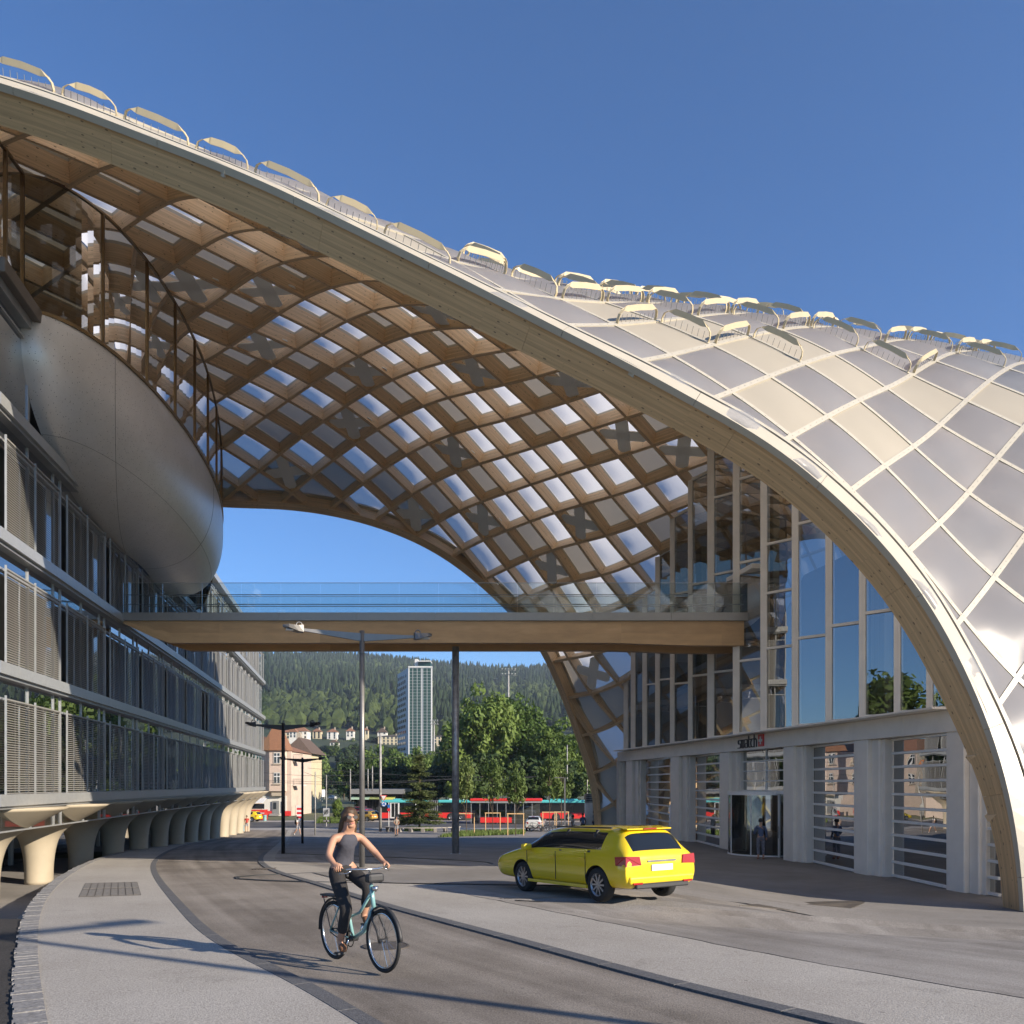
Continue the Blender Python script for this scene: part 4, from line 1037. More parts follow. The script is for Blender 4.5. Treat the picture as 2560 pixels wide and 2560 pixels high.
for yy in (BRY0 + .02, BRY1 - .04):
    x = XLb + .1
    while x < XRb - .3:
        x2 = min(x + 1.78, XRb - .05)
        q = MB(); q.box(((x+x2)/2, yy, (zD1+zT)/2 - .02), (x2-x-.02, .02, zT-zD1 + .02)); q.build('glass_panel', MT['glass_c'], br); x = x2
    q = MB(); q.box(((XLb+XRb)/2, yy, zT), (XRb-XLb-.2, .03, .02)); q.build('top_rail', MT['alu_l'], br)
    yi = yy + (.14 if yy < 39 else -.14)
    for zz in (zH1, zH2): MB().tube([(XLb + .1, yi, zz), (XRb - .1, yi, zz)], .021, 8).build('hand_rail', MT['alu'], br)
pc = gp(1147, 2131)
MB().tube([(pc.x, 39.3, GZ(pc.x, 39.3) - .1), (pc.x, 39.3, zB + .02)], .165, 24).build('column', MT['galv'] if 'galv' in MT else MT['alu'], br, True)
MB().lathe([(.26, 0), (.26, .03), (.17, .05)], 24, (pc.x, 39.3, GZ(pc.x, 39.3) - .005)).build('column_foot', MT['alu'], br)
# ---------------------------------------------------------------- street lamps, poles, signs
MT['lampgrey'] = mat('lamp_grey', (.20, .195, .19), .4, .5, var=.08)
MT['black'] = mat('black_paint', (.02, .022, .025), .4, .2, var=.1)
MT['rubber'] = mat('rubber', (.018, .018, .018), .8, var=.15)
MT['chrome'] = mat('chrome', (.6, .6, .6), .18, .95, var=.05)
MT['clear'] = mat('lamp_lens', (.55, .55, .52), .2, var=0)
def street_lamp(px, py_base, py_top, aL, aR, dY, label, m, rad=.085, zoff=0.0):
    b = gp(px, py_base); zt = CAM_Z + (HY - py_top)/FPX*b.y
    root = thing('street_lamp', label, 'street lamp', b, 'double-armed street lamps')
    MB().tube([b - Vector((0, 0, .1)), Vector((b.x, b.y, zt))], [rad*1.05, rad*.95], 16).build('pole', m, root, True)
    MB().lathe([(rad*1.12, 0), (rad*1.12, .02), (rad*1.0, .05)], 16, (b.x, b.y, zt - .75)).build('collar', m, root)
    for sgn_, L in ((-1, aL), (1, aR)):
        dr = Vector((sgn_*L, sgn_*dY*L, 0)); u = dr.normalized(); s_ = Vector((-u.y, u.x, 0))*1.5; p = Vector((b.x, b.y, zt - .22)); e = p + dr*.74 + Vector((0, 0, .12))
        q = MB(); q.sweep([[p - s_*.04 + Vector((0, 0, -.13)), p + s_*.04 + Vector((0, 0, -.13)), p + s_*.04 + Vector((0, 0, .13)), p - s_*.04 + Vector((0, 0, .13))], [e - s_*.03 + Vector((0, 0, -.03)), e + s_*.03 + Vector((0, 0, -.03)), e + s_*.03 + Vector((0, 0, .05)), e - s_*.03 + Vector((0, 0, .05))]])
        q.build('arm', m, root)
        tip = p + dr + Vector((0, 0, .14)); hl = L*.26
        q = MB(); pts = [(0, -.05, .09), (.25, -.05, .13), (.5, -.02, .17), (.72, .02, .17), (1.0, .05, .02)]
        secs = []
        base = tip - u*hl*1.05
        for tt, zz, ww in pts:
            c = base + u*hl*1.05*tt + Vector((0, 0, .02)); hh = .15*(1 - tt*.75) + .02
            secs.append([c - s_*ww + Vector((0, 0, zz - hh*.4)), c + s_*ww + Vector((0, 0, zz - hh*.4)), c + s_*ww*.6 + Vector((0, 0, zz + hh)), c - s_*ww*.6 + Vector((0, 0, zz + hh))])
        hd = q.sweep(secs).build('lamp_head', m, root)
        q = MB(); c = base + u*hl*.5; q.obox(c - s_*.1 + Vector((0, 0, -.055)), u*hl*.4, s_*.2, Vector((0, 0, .02))); q.build('lens', MT['clear'], hd)
        q = MB(); c = base + u*hl*.22 + Vector((0, 0, .14)); q.tube([c + u*(.09*math.cos(a)) + Vector((0, 0, .09*math.sin(a))) for a in np.linspace(0, 2*math.pi, 13)[:-1]], .018, 6, closed=True); q.build('cable_loop', m, hd)
    return root
street_lamp(905, 2168, 1577, 2.35, 2.2, .38, 'tall grey double-armed street lamp standing behind the cyclist', MT['lampgrey'], .088)
street_lamp(708, 2134, 1808, 1.78, 1.75, .05, 'near black double-armed street lamp beside the office building', MT['black'], .085)
street_lamp(756, 2109, 1894, 1.62, 1.55, .05, 'far black double-armed street lamp behind the walking person', MT['black'], .08)
# one more lamp stands right of the camera; only its shadow falls across the foreground
def side_lamp(x, y, H, label):
    b = Vector((x, y, GZ(x, y))); root = thing('street_lamp', label, 'street lamp', b, 'double-armed street lamps')
    MB().tube([b - Vector((0, 0, .1)), b + Vector((0, 0, H))], [.09, .08], 14).build('pole', MT['lampgrey'], root, True)
    for s_ in (-1, 1):
        u = Vector((.8*s_, .6*s_, 0)); MB().bar(b + Vector((0, 0, H - .2)), b + u*1.7 + Vector((0, 0, H - .1)), .1, .16).build('arm', MT['lampgrey'], root); MB().bar(b + u*1.6 + Vector((0, 0, H - .08)), b + u*2.3 + Vector((0, 0, H - .05)), .34, .14).build('lamp_head', MT['lampgrey'], root)
side_lamp(10.3, 1.6, 7.6, 'grey street lamp beside the photographer, seen by its long shadow')
def pole(px, pb, pt, r, label, m, name='pole', cat='pole', Y=None):
    b = gp(px, pb) if Y is None else at(px, pb, Y); o = MB().tube([b - Vector((0, 0, .1)), Vector((b.x, b.y, CAM_Z + (HY - pt)/FPX*b.y))], [r*1.1, r*.85], 12).build(name, m, smooth=True); tag(o, label, cat); o.data.transform(Matrix.Translation(-b)); o.location = b
    return b
MT['pole_g'] = mat('weathered_pole', (.33, .32, .30), .6, .2, var=.35, scale=3)
pole(788, 2089, 1929, .065, 'slim bare grey pole left of the roundabout sign', MT['pole_g'])
pole(951, 2079, 1833, .14, 'thick mottled tram-wire mast left of the conifer', MT['pole_g'], 'mast', 'mast')
pole(1137, 2052, 1860, .1, 'grey wire mast behind the articulated bus', MT['pole_g'], 'mast', 'mast', 119)
for i, (x, t, bm, lab) in enumerate(((1418, 1862, 2052, 'left of the two pale masts above the right-hand bus'), (1468, 1890, 2052, 'right of the two pale masts above the right-hand bus'), (931, 1915, 1975, 'right of two thin white flagpoles over the shop roof'), (920, 1922, 1975, 'left of two thin white flagpoles over the shop roof'), (876, 1923, 2000, 'thin pale mast among trees above the street'))):
    pole(x, bm, t, .09, lab, MT['pole_g'], 'mast', 'mast', 125 + i*3)
# priority and roundabout signs on the mast
def disc_sign(p, r, label, kind):
    p = Vector(p); root = thing('road_sign', label, 'road sign', p)
    if kind == 'tri':
        for rr, mm, dy in ((r, MT['sign_r'], 0), (r*.72, MT['white'], -.012)):
            q = MB(); pts = [p + Vector((rr*math.cos(a), dy, rr*math.sin(a))) for a in (R(-90), R(30), R(150))]; q.prism(pts, Vector((0, -.01, 0))); q.build('plate', mm, root)
    else:
        q = MB(); q.prism([p + Vector((r*math.cos(a), 0, r*math.sin(a))) for a in np.linspace(0, 2*math.pi, 25)[:-1]], Vector((0, -.01, 0))); q.build('plate', MT['blue'], root)
        for k in range(3):
            a0 = R(90 + k*120); q = MB(); ps = []
            for a in np.linspace(a0, a0 + R(75), 7): ps.append((a, r*.62))
            secs = [[p + Vector(((rr-.05)*math.cos(a), -.016, (rr-.05)*math.sin(a))), p + Vector(((rr+.05)*math.cos(a), -.016, (rr+.05)*math.sin(a))), p + Vector(((rr+.05)*math.cos(a), -.022, (rr+.05)*math.sin(a))), p + Vector(((rr-.05)*math.cos(a), -.022, (rr-.05)*math.sin(a)))] for a, rr in ps]
            q.sweep(secs); ae = a0 + R(100); am = a0 + R(75)
            q.prism([p + Vector((r*.4*math.cos(am), -.016, r*.4*math.sin(am))), p + Vector((r*.84*math.cos(am), -.016, r*.84*math.sin(am))), p + Vector((r*.62*math.cos(ae), -.016, r*.62*math.sin(ae)))], Vector((0, -.006, 0)))
            q.build('arrow', MT['white'], root)
MT['blue'] = mat('sign_blue', (.02, .13, .45), .4, var=.05)
mY = gp(951, 2079).y - .25
disc_sign(at(959, 1993, mY), .42, 'triangular give way sign on the mottled mast', 'tri')
disc_sign(at(960, 2010, mY - .02), .28, 'round blue roundabout sign on the mottled mast', 'rnd')
b = gp(972, 2067); rs = thing('road_sign', 'slim white post with small blue and red plates by the bus', 'road sign', b)
MB().tube([b, b + Vector((0, 0, 3.0))], .04, 8).build('post', MT['white'], rs)
q = MB(); q.box(b + Vector((0, -.05, 2.55)), (.3, .02, .35)); q.build('plate', MT['blue'], rs)
q = MB(); q.prism([b + Vector((.2*math.cos(a), -.06, 2.1 + .2*math.sin(a))) for a in np.linspace(0, 6.28, 17)[:-1]], Vector((0, -.01, 0))); q.build('plate', MT['sign_r'], rs)
# roundabout information board with chevrons, on its pole
b = gp(816, 2066); rs = thing('road_sign', 'grey roundabout board with struck-out ring above chevron plate', 'road sign', b); S_ = b.y/FPX
MT['board'] = mat('board_grey', (.42, .44, .46), .5, var=.04)
MB().tube([b, b + Vector((0, 0, 129*S_))], .06, 8).build('pole', MT['pole_g'], rs)
for sx in (-8, 8): MB().tube([b + Vector((sx*S_, 0, 0)), b + Vector((sx*S_, 0, 46*S_))], .04, 6).build('leg', MT['black'], rs)
q = MB(); q.box(b + Vector((0, -.07, 35.5*S_)), (15.5*S_, .04, 21*S_)); pl = q.build('board', MT['board'], rs)
for rr in (5.2, 2.6):
    q = MB(); q.tube([b + Vector((rr*S_*math.cos(a), -.1, (36 + rr*math.sin(a))*1.0*S_)) for a in np.linspace(0, 6.28, 19)[:-1]], .035, 6, closed=True); q.build('ring', MT['black'], pl)
q = MB(); q.bar(b + Vector((-6*S_, -.12, 28*S_)), b + Vector((6*S_, -.12, 44*S_)), .08, .03); q.build('strike', MT['black'], pl)
q = MB(); q.box(b + Vector((0, -.07, 13.5*S_)), (16*S_, .04, 6*S_)); pl = q.build('chevron_plate', MT['black'], rs)
for k, x in enumerate((-6.5, -3.5, 1.5, 4.5)):
    q = MB()
    for s_ in (1, -1): q.bar(b + Vector((x*S_, -.1, (13.5 + s_*2.4)*S_)), b + Vector(((x + 2)*S_, -.1, 13.5*S_)), .09, .02)
    q.build('chevron', MT['white'], pl)
# red and white striped barrier pillar by the street corner
b = gp(748, 2036) if False else at(748, 2034, 119); b.z = zf
st_ = thing('striped_pillar', 'red and white striped site pillar at the street corner', 'pillar', b)
for k in range(7): MB().box(b + Vector((0, 0, .28 + k*.3)), (.62, .3, .29)).build('stripe', MT['sign_r'] if k % 2 else MT['white'], st_)
MB().box(b + Vector((0, 0, .05)), (.8, .5, .1)).build('foot', MT['rubber'], st_)
# L-shaped lamp and info column near the far arch
b = gp(1412, 2080); bl = thing('street_lamp', 'angled grey lamp post behind the parked bicycles', 'street lamp', b)
zt = CAM_Z + (HY - 1943)/FPX*b.y
MB().box((b.x, b.y, (b.z+zt)/2), (.16, .16, zt-b.z)).build('pole', MT['lampgrey'], bl); MB().box((b.x - .55, b.y, zt - .05), (1.1, .16, .1)).build('arm', MT['lampgrey'], bl)
b = at(1480, 2074, 63); b.z = GZ(b.x, b.y); co = thing('advertising_column', 'pale cylindrical column with dark cap beside the far arch', 'column', b)
MB().lathe([(.55, 0), (.55, 2.35), (.52, 2.4)], 28, b).build('drum', MT['post'], co, True)
for k in range(4): MB().lathe([(.6, 0), (.6, .1)], 28, b + Vector((0, 0, 2.42 + k*.16))).build('cap_ring', MT['bridge_grey'], co)
MB().lathe([(.5, 0), (.5, .65)], 20, b + Vector((0, 0, 2.4))).build('cap_core', MT['black'], co)
# floodlight masts
def flood(px, pt, pb, Y, n, label, wd, tubes=1):
    b = at(px, pb, Y); b.z = zf; zt = CAM_Z + (HY - pt)/FPX*Y
    r = thing('floodlight_mast', label, 'floodlight mast', b); MB().tube([b, (b.x, b.y, zt)], [.4, .22], 10).build('mast', MT['pole_g'], r)
    S2 = Y/FPX
    for row in range(2):
        z = zt - row*12*S2 if n > 4 else zt - row*8*S2
        MB().box((b.x, b.y, z), (wd*S2, .12, .15)).build('crossbar', MT['pole_g'], r)
        for k in range(n):
            x = b.x + (k - (n-1)/2)*wd*S2/(n-.3)
            MB().lathe([(.05, 0), (.3*wd*S2/n, .1), (.36*wd*S2/n, .3), (.3*wd*S2/n, .34)], 10, (x, b.y - .3, z + .1)).build('lamp', MT['alu_l'], r)
flood(1271, 1676, 2000, 210, 5, 'tall stadium floodlight mast rising above the big green trees', 38)
flood(1085, 1803, 2000, 260, 4, 'slender stadium floodlight mast right of the tower block', 22)
# overhead wires
MT['wire'] = mat('wire', (.12, .12, .12), .5, .4, var=0)
wires = [((600, 1925, 115), (935, 1935, 118)), ((600, 1948, 112), (1180, 1944, 118)), ((760, 1905, 120), (1010, 1880, 118)), ((770, 1920, 118), (1340, 1942, 118)), ((640, 1953, 108), (1100, 1950, 112)), ((930, 1895, 116), (1140, 1870, 119)), ((1110, 1949, 116), (1420, 1930, 118)), ((760, 1930, 130), (900, 1960, 125))]
for k, (a, b) in enumerate(wires):
    A, B = at(*a), at(*b); pts = [A.lerp(B, i/10) - Vector((0, 0, .5*math.sin(math.pi*i/10))) for i in range(11)]
    o = MB().tube(pts, .022, 4).build('overhead_wire', MT['wire']); tag(o, 'thin overhead trolley wire ' + ['reaching from the office corner to the shop roof', 'running just above the bus roofs', 'climbing towards the mottled mast', 'sagging in front of the dark trees', 'lowest over the street crossing', 'strung between the two tall masts left of the column', 'crossing behind the staked trees', 'slanting across the mouth of the tree-lined street'][k], 'wire', 'overhead wires')
# bench ring with planting by the conifer
b = gp(1045, 2081); bn = thing('curved_bench', 'curved concrete bench ring around the small conifer', 'bench', b)
ctr_b = Vector((b.x + .2, b.y + 2.6, b.z)); rb = 3.9
for k in range(9):
    a0, a1 = R(190 + k*19), R(190 + k*19 + 18.2); secs = []
    for a in np.linspace(a0, a1, 5):
        u = Vector((math.cos(a), math.sin(a)*.65, 0)); secs.append([ctr_b + u*(rb-.25) + Vector((0, 0, .42)), ctr_b + u*(rb+.25) + Vector((0, 0, .42)), ctr_b + u*(rb+.25) + Vector((0, 0, .52)), ctr_b + u*(rb-.25) + Vector((0, 0, .52))])
    MB().sweep(secs).build('seat', MT['pave'], bn)
    u = Vector((math.cos(a0 + .15), math.sin(a0 + .15)*.65, 0)); MB().box(ctr_b + u*rb + Vector((0, 0, .21)), (.35, .35, .42), a0).build('leg', MT['plaza'], bn)
# ---------------------------------------------------------------- vehicles
def paint(name, c, rough=.22): return mat(name, c, rough, 0.0, var=.03, scale=2, coat=.8)
MT['yellow'] = paint('yellow_car_paint', (.78, .56, .015)); MT['wpaint'] = paint('white_car_paint', (.62, .62, .60)); MT['rpaint'] = paint('red_car_paint', (.42, .02, .025)); MT['bpaint'] = paint('blue_car_paint', (.08, .13, .2)); MT['kpaint'] = paint('black_car_paint', (.02, .02, .022)); MT['gpaint'] = paint('gold_car_paint', (.42, .27, .05))
MT['carglass'] = mat('tinted_car_glass', (.012, .014, .015), .05, var=0, spec=.8)
MT['tail'] = mat('tail_lamp_red', (.35, .01, .012), .15, var=0, coat=.6)
MT['rim'] = mat('alloy_rim', (.42, .42, .43), .3, .8, var=.1)
MT['plast'] = mat('black_plastic', (.03, .03, .032), .55, var=.1)
def wheel(parent, c, r, wd, side, frame):
    """frame: 4x4 of the vehicle; c in vehicle space, axle along y"""
    w_ = bpy.data.objects.new('wheel', None); col.objects.link(w_); w_.parent = parent; w_.location = c
    pr = [(r*.66, -wd/2), (r*.9, -wd/2), (r*.98, -wd*.36), (r, -wd*.15), (r, wd*.15), (r*.98, wd*.36), (r*.9, wd/2), (r*.66, wd/2)]
    q = MB().lathe(pr, 32, cap=False); rot = Matrix.Rotation(R(-90), 4, 'X')
    me = q.mesh('tyre', MT['rubber'], True); me.transform(rot); inst(me, 'tyre', w_)
    q = MB().lathe([(r*.68, -wd*.42), (r*.62, -wd*.3), (r*.6, wd*.3), (r*.68, wd*.42)], 32, cap=False); q.lathe([(r*.15, wd*.30), (r*.13, wd*.42), (.001, wd*.43)], 16, cap=False)
    for k in range(10):
        a = 2*math.pi*k/10; u = Vector((math.cos(a), math.sin(a), 0)); s_ = Vector((-u.y, u.x, 0))
        q.obox(u*(r*.1) - s_*(r*.05) + Vector((0, 0, wd*.30)), u*(r*.53), s_*(r*.10), Vector((0, 0, wd*.09)))
    q.lathe([(.001, -wd*.1), (r*.62, -wd*.1)], 24, cap=False, m=1)
    me = q.mesh('rim', [MT['rim'], MT['plast']], False); me.transform(rot)
    if side < 0: me.transform(Matrix.Rotation(math.pi, 4, 'Z'))
    inst(me, 'rim', w_)
    return w_
def make_car(label, pm, suv=0.0, L=4.66, W=1.81, H=1.46, group=None, detail=True):
    root = thing('parked_car' if not detail or suv else 'car', label, 'car', (0, 0, 0), group)
    hw = W/2; k = L/4.66; kz = H/1.46
    st = [ # x, zbottom, belt z, belt half-width, roof-edge z, roof-edge half-width, roof z
        (0.00, .42, .80, .70, .82, .55, .83), (.03, .33, .90, .80, .93, .60, .94), (.10, .28, .97, .815, .99, .62, 1.0), (.18, .27, .975, .82, 1.10, .62, 1.11), (.36, .26, .975, .835, 1.335, .60, 1.365),
        (.46, .26, .972, .84, 1.385, .60, 1.42), (.80, .25, .965, .85, 1.405, .615, 1.445), (1.2, .24, .96, .855, 1.415, .625, 1.455), (1.7, .23, .955, .86, 1.42, .63, 1.46), (2.2, .23, .95, .86, 1.415, .63, 1.455),
        (2.7, .23, .945, .858, 1.39, .62, 1.43), (2.98, .23, .945, .855, 1.345, .61, 1.385), (3.3, .24, .95, .85, 1.175, .63, 1.215), (3.62, .25, .96, .84, 1.005, .66, 1.035), (3.78, .25, .945, .83, .955, .66, .985),
        (4.1, .25, .88, .81, .895, .62, .925), (4.4, .26, .80, .80, .82, .60, .84), (4.58, .27, .73, .77, .745, .56, .76), (4.66, .30, .66, .74, .67, .54, .68), (4.70, .36, .58, .70, .585, .5, .59)]
    if suv:
        st = [(x if x > .5 else x*.7, zb + .05, b_, w_, r_, ww, z_) for x, zb, b_, w_, r_, ww, z_ in st]
    P = []
    for x, zb, zbelt, wb, zr, wt, zroof in st:
        f = hw/.905; wb *= f; wt *= f
        endf = min(1, (x + .25)/.4, (4.66 - x + .2)/.45); wm = hw*(.86 + .14*min(1, endf))
        zl = min(.55, zbelt - .05); zu = min(.80, zbelt - .02)
        half = [(0, zb), (wm - .14, zb), (wm - .03, zb + .10), (wm, zl), (max(wb, wm - .012), zu), (wb, zbelt), (wt, zr), (wt*.6, zr + (zroof-zr)*.75), (0, zroof)]
        row = [Vector((x*k, y, z*kz)) for y, z in half] + [Vector((x*k, -y, z*kz)) for y, z in half[-2:0:-1]]
        P.append(row)
    n = len(P[0]); q = MB(); V = [p for r_ in P for p in r_]
    Fs = []; ms = []
    for i in range(len(P)-1):
        x0, x1 = st[i][0], st[i+1][0]; xm = (x0+x1)/2
        for j in range(n):
            j2 = (j+1) % n; Fs.append((i*n+j, i*n+j2, (i+1)*n+j2, (i+1)*n+j))
            jj = j if j < 8 else n-1-j
            g = 0
            if jj == 5 and .80 <= xm <= 3.55: g = 1
            if jj in (6, 7) and (.10 < xm < .36): g = 1
            if jj in (6, 7) and (2.98 < xm < 3.62): g = 1
            if jj == 0: g = 2
            ms.append(g)
    Fs.append(tuple(range(n-1, -1, -1))); ms.append(0); Fs.append(tuple((len(P)-1)*n + j for j in range(n))); ms.append(0)
    for f, mi in zip(Fs, ms): pass
    q.v = [tuple(v) for v in V]; q.f = [list(f) for f in Fs]; q.m = ms; q.uv = [[(0., 0.)]*len(f) for f in Fs]
    bo = q.build('body', [pm, MT['carglass'], MT['plast']])
    # wheel openings cut out of the body
    cu = MB(); wr = .335*kz**.5; wx = (.86*k, 3.53*k)
    for x in wx:
        for s_ in (-1, 1):
            c = MB().lathe([(wr + .045, 0), (wr + .045, .42)], 28); me = c.mesh('t', MT['plast']); me.transform(Matrix.Translation((x, s_*(hw + .06), wr)) @ Matrix.Rotation(R(90*s_), 4, 'X'))
            o_ = len(cu.v); cu.v.extend([tuple(v.co) for v in me.vertices]); 
            for p in me.polygons: cu.f.append([o_ + a for a in p.vertices]); cu.m.append(0); cu.uv.append([(0., 0.)]*len(p.vertices))
            bpy.data.meshes.remove(me)
    co = cu.build('cut', MT['plast'])
    ss = bo.modifiers.new('round', 'SUBSURF'); ss.levels = ss.render_levels = (2 if pm is MT['yellow'] and not suv else 1)
    md = bo.modifiers.new('cut', 'BOOLEAN'); md.object = co; md.operation = 'DIFFERENCE'; md.solver = 'EXACT'
    try: md.material_mode = 'TRANSFER'
    except Exception: pass
    dg = bpy.context.evaluated_depsgraph_get(); dg.update(); me = bpy.data.meshes.new_from_object(bo.evaluated_get(dg)); bo.modifiers.clear(); old = bo.data; bo.data = me; bpy.data.meshes.remove(old); bpy.data.objects.remove(co)
    bo.parent = root; smooth_by_angle(bo, 38)
    bevel(bo, .012, 2, 38)
    for x in wx:
        for s_ in (-1, 1): wheel(root, (x, s_*(hw - .125), wr), wr, .21, s_, None)
    def part(name, mb, m, par=root):
        o = mb.build(name, m); o.parent = par; return o
    for s_ in (-1, 1):
        q = MB(); q.prism([(-.012*k, s_*.50*hw/.9, .74*kz), (.02, s_*.845*hw/.9, .72*kz), (.24*k, s_*.912*hw/.9, .74*kz), (.26*k, s_*.907*hw/.9, .90*kz), (.03*k, s_*.835*hw/.9, .91*kz), (-.002, s_*.53*hw/.9, .90*kz)], (-.008, s_*.012, 0)); part('tail_lamp', q, MT['tail'])
        q = MB(); q.prism([(4.28*k, s_*.80*hw/.9, .66*kz), (4.60*k, s_*.66*hw/.9, .62*kz), (4.55*k, s_*.69*hw/.9, .70*kz), (4.25*k, s_*.79*hw/.9, .77*kz)], (.01, s_*.02, .01)); part('headlight', q, MT['clear'])
        q = MB(); q.box((3.22*k, s_*(hw + .06), 1.0*kz), (.14, .22, .14)); o = part('mirror', q, pm); bevel(o, .04, 2)
        for x in (2.35, 1.32):
            q = MB(); q.box((x*k, s_*(hw + .004), .84*kz), (.2, .03, .03)); part('door_handle', q, pm)
        for x in (2.12, 1.16):                     # pillars between the side windows
            q = MB(); q.sweep([[Vector((x*k - .045, s_*(.82*hw/.905), .95*kz)), Vector((x*k + .045, s_*(.82*hw/.905), .95*kz)), Vector((x*k + .045, s_*(.851*hw/.905), .95*kz)), Vector((x*k - .045, s_*(.851*hw/.905), .95*kz))], [Vector((x*k - .03, s_*.58*hw/.905, 1.38*kz)), Vector((x*k + .03, s_*.58*hw/.905, 1.38*kz)), Vector((x*k + .03, s_*.622*hw/.905, 1.385*kz)), Vector((x*k - .03, s_*.622*hw/.905, 1.385*kz))]]); part('pillar', q, MT['plast'])
        for x, z0, z1 in ((2.22, .36, .94), (1.20, .45, .94), (3.30, .36, .93)):   # door joints
            q = MB(); q.box((x*k, s_*(hw*.999), (z0+z1)/2*kz), (.006, .012, (z1-z0)*kz)); part('door_joint', q, MT['plast'])
        q = MB(); q.box((2.2*k, s_*(hw - .01), .285*kz), (2.1*k, .05, .06)); part('sill', q, pm)
        q = MB(); q.bar((.75*k, s_*.575*hw/.905, 1.425*kz), (2.6*k, s_*.58*hw/.905, 1.43*kz), .03, .03); part('roof_rail', q, MT['plast'])
    q = MB(); q.box((-.012, 0, .68*kz), (.02, .52, .115)); part('number_plate', q, MT['white'])
    q = MB(); q.box((-.005, 0, .345*kz), (.06, W*.72, .10*kz)); o = part('lower_bumper', q, MT['plast']); bevel(o, .02, 1)
    q = MB(); q.box((.03, 0, .46*kz), (.12, W*.88, .16*kz)); o = part('rear_bumper', q, pm); bevel(o, .05, 3)
    for s_ in (-1, 1):
        q = MB(); q.box((-.035, s_*.62, .40*kz), (.02, .22, .035)); part('reflector', q, MT['tail'])
    q = MB(); q.prism([(.32*k, -.56, 1.385*kz), (.32*k, .56, 1.385*kz), (.66*k, .54, 1.425*kz), (.66*k, -.54, 1.425*kz)], (0, 0, .028)); o = part('roof_spoiler', q, pm); bevel(o, .012, 2)
    q = MB(); q.box((.31*k, 0, 1.405*kz), (.02, .32, .022)); part('brake_light', q, MT['tail'])
    q = MB(); q.box((-.004, 0, .805*kz), (.02, .7, .03)); part('chrome_trim', q, MT['chrome'])
    return root
# the yellow estate car driving away to the left
rl = Vector((1.72, 16.15)); ang = math.atan2(.848, -.53)       # direction of travel
car = make_car('yellow estate car driving past the plaza edge', MT['yellow'], 0, 4.62, 1.82, 1.45)
fx, fy = math.cos(ang), math.sin(ang); lx, ly = -fy, fx        # left of travel is towards the camera side
orig = rl - Vector((fx, fy))*.86 - Vector((lx, ly))*.78
gz = GZ(orig.x + fx*2.2, orig.y + fy*2.2); slope = (GZ(orig.x + fx*3.5, orig.y + fy*3.5) - GZ(orig.x + fx*.9, orig.y + fy*.9))/2.6
car.location = (orig.x, orig.y, gz - slope*2.2 + .005); car.rotation_euler = (0, -math.atan(slope), ang)
def put(o, p, rz, z=None):
    o.location = (p[0], p[1], GZ(p[0], p[1]) if z is None else z); o.rotation_euler = (0, 0, rz); return o
suv = make_car('white estate car parked behind the bicycle stands', MT['wpaint'], 1, 4.3, 1.82, 1.66)
p = gp(1326, 2079); put(suv, (p.x + .3, p.y, 0), R(82))
far_cars = [((905, 2008, 128), R(75), 'rpaint', 'red car parked in front of the flat-roofed shop'), ((893, 2002, 140), R(75), 'rpaint', 'dark red car parked furthest back by the shop'), ((917, 2014, 121), R(78), 'kpaint', 'black car parked between the red cars and the gold car'), ((938, 2024, 119), R(160), 'gpaint', 'gold car at the kerb left of the bus'), ((800, 2002, 245), R(-98), 'bpaint', 'small blue car driving down the tree-lined street'), ((826, 1990, 285), R(82), 'wpaint', 'white car far up the tree-lined street'), ((650, 2030, 118), R(170), 'yellow', 'yellow car glimpsed between the office columns')]
for (x, y, Y), rz, pm, lab in far_cars:
    c = make_car(lab, MT[pm], 0, 4.3, 1.76, 1.5); p = at(x, y, Y); c.location = (p.x, Y, zf + .01); c.rotation_euler = (0, 0, rz)
# far vehicle: a small delivery truck up the street
b = at(801, 1990, 300); tr = thing('delivery_truck', 'blue and white delivery truck far up the tree-lined street', 'truck', (b.x, b.y, zf))
MB().box((b.x, b.y, zf + 2.0), (2.3, 5, 2.6)).build('cargo_box', MT['white'], tr); q = MB(); q.box((b.x, b.y - 3.4, zf + 1.3), (2.2, 1.7, 1.9)); bevel(q.build('cab', MT['bpaint'], tr), .2, 2)
MB().box((b.x, b.y - 4.27, zf + 1.75), (1.9, .05, .8)).build('windscreen', MT['carglass'], tr)
for sx in (-1, 1):
    for dy in (-3.3, 1.6): wheel(tr, (sx*1.0, dy, .45), .45, .3, sx, None).rotation_euler = (0, 0, R(90))
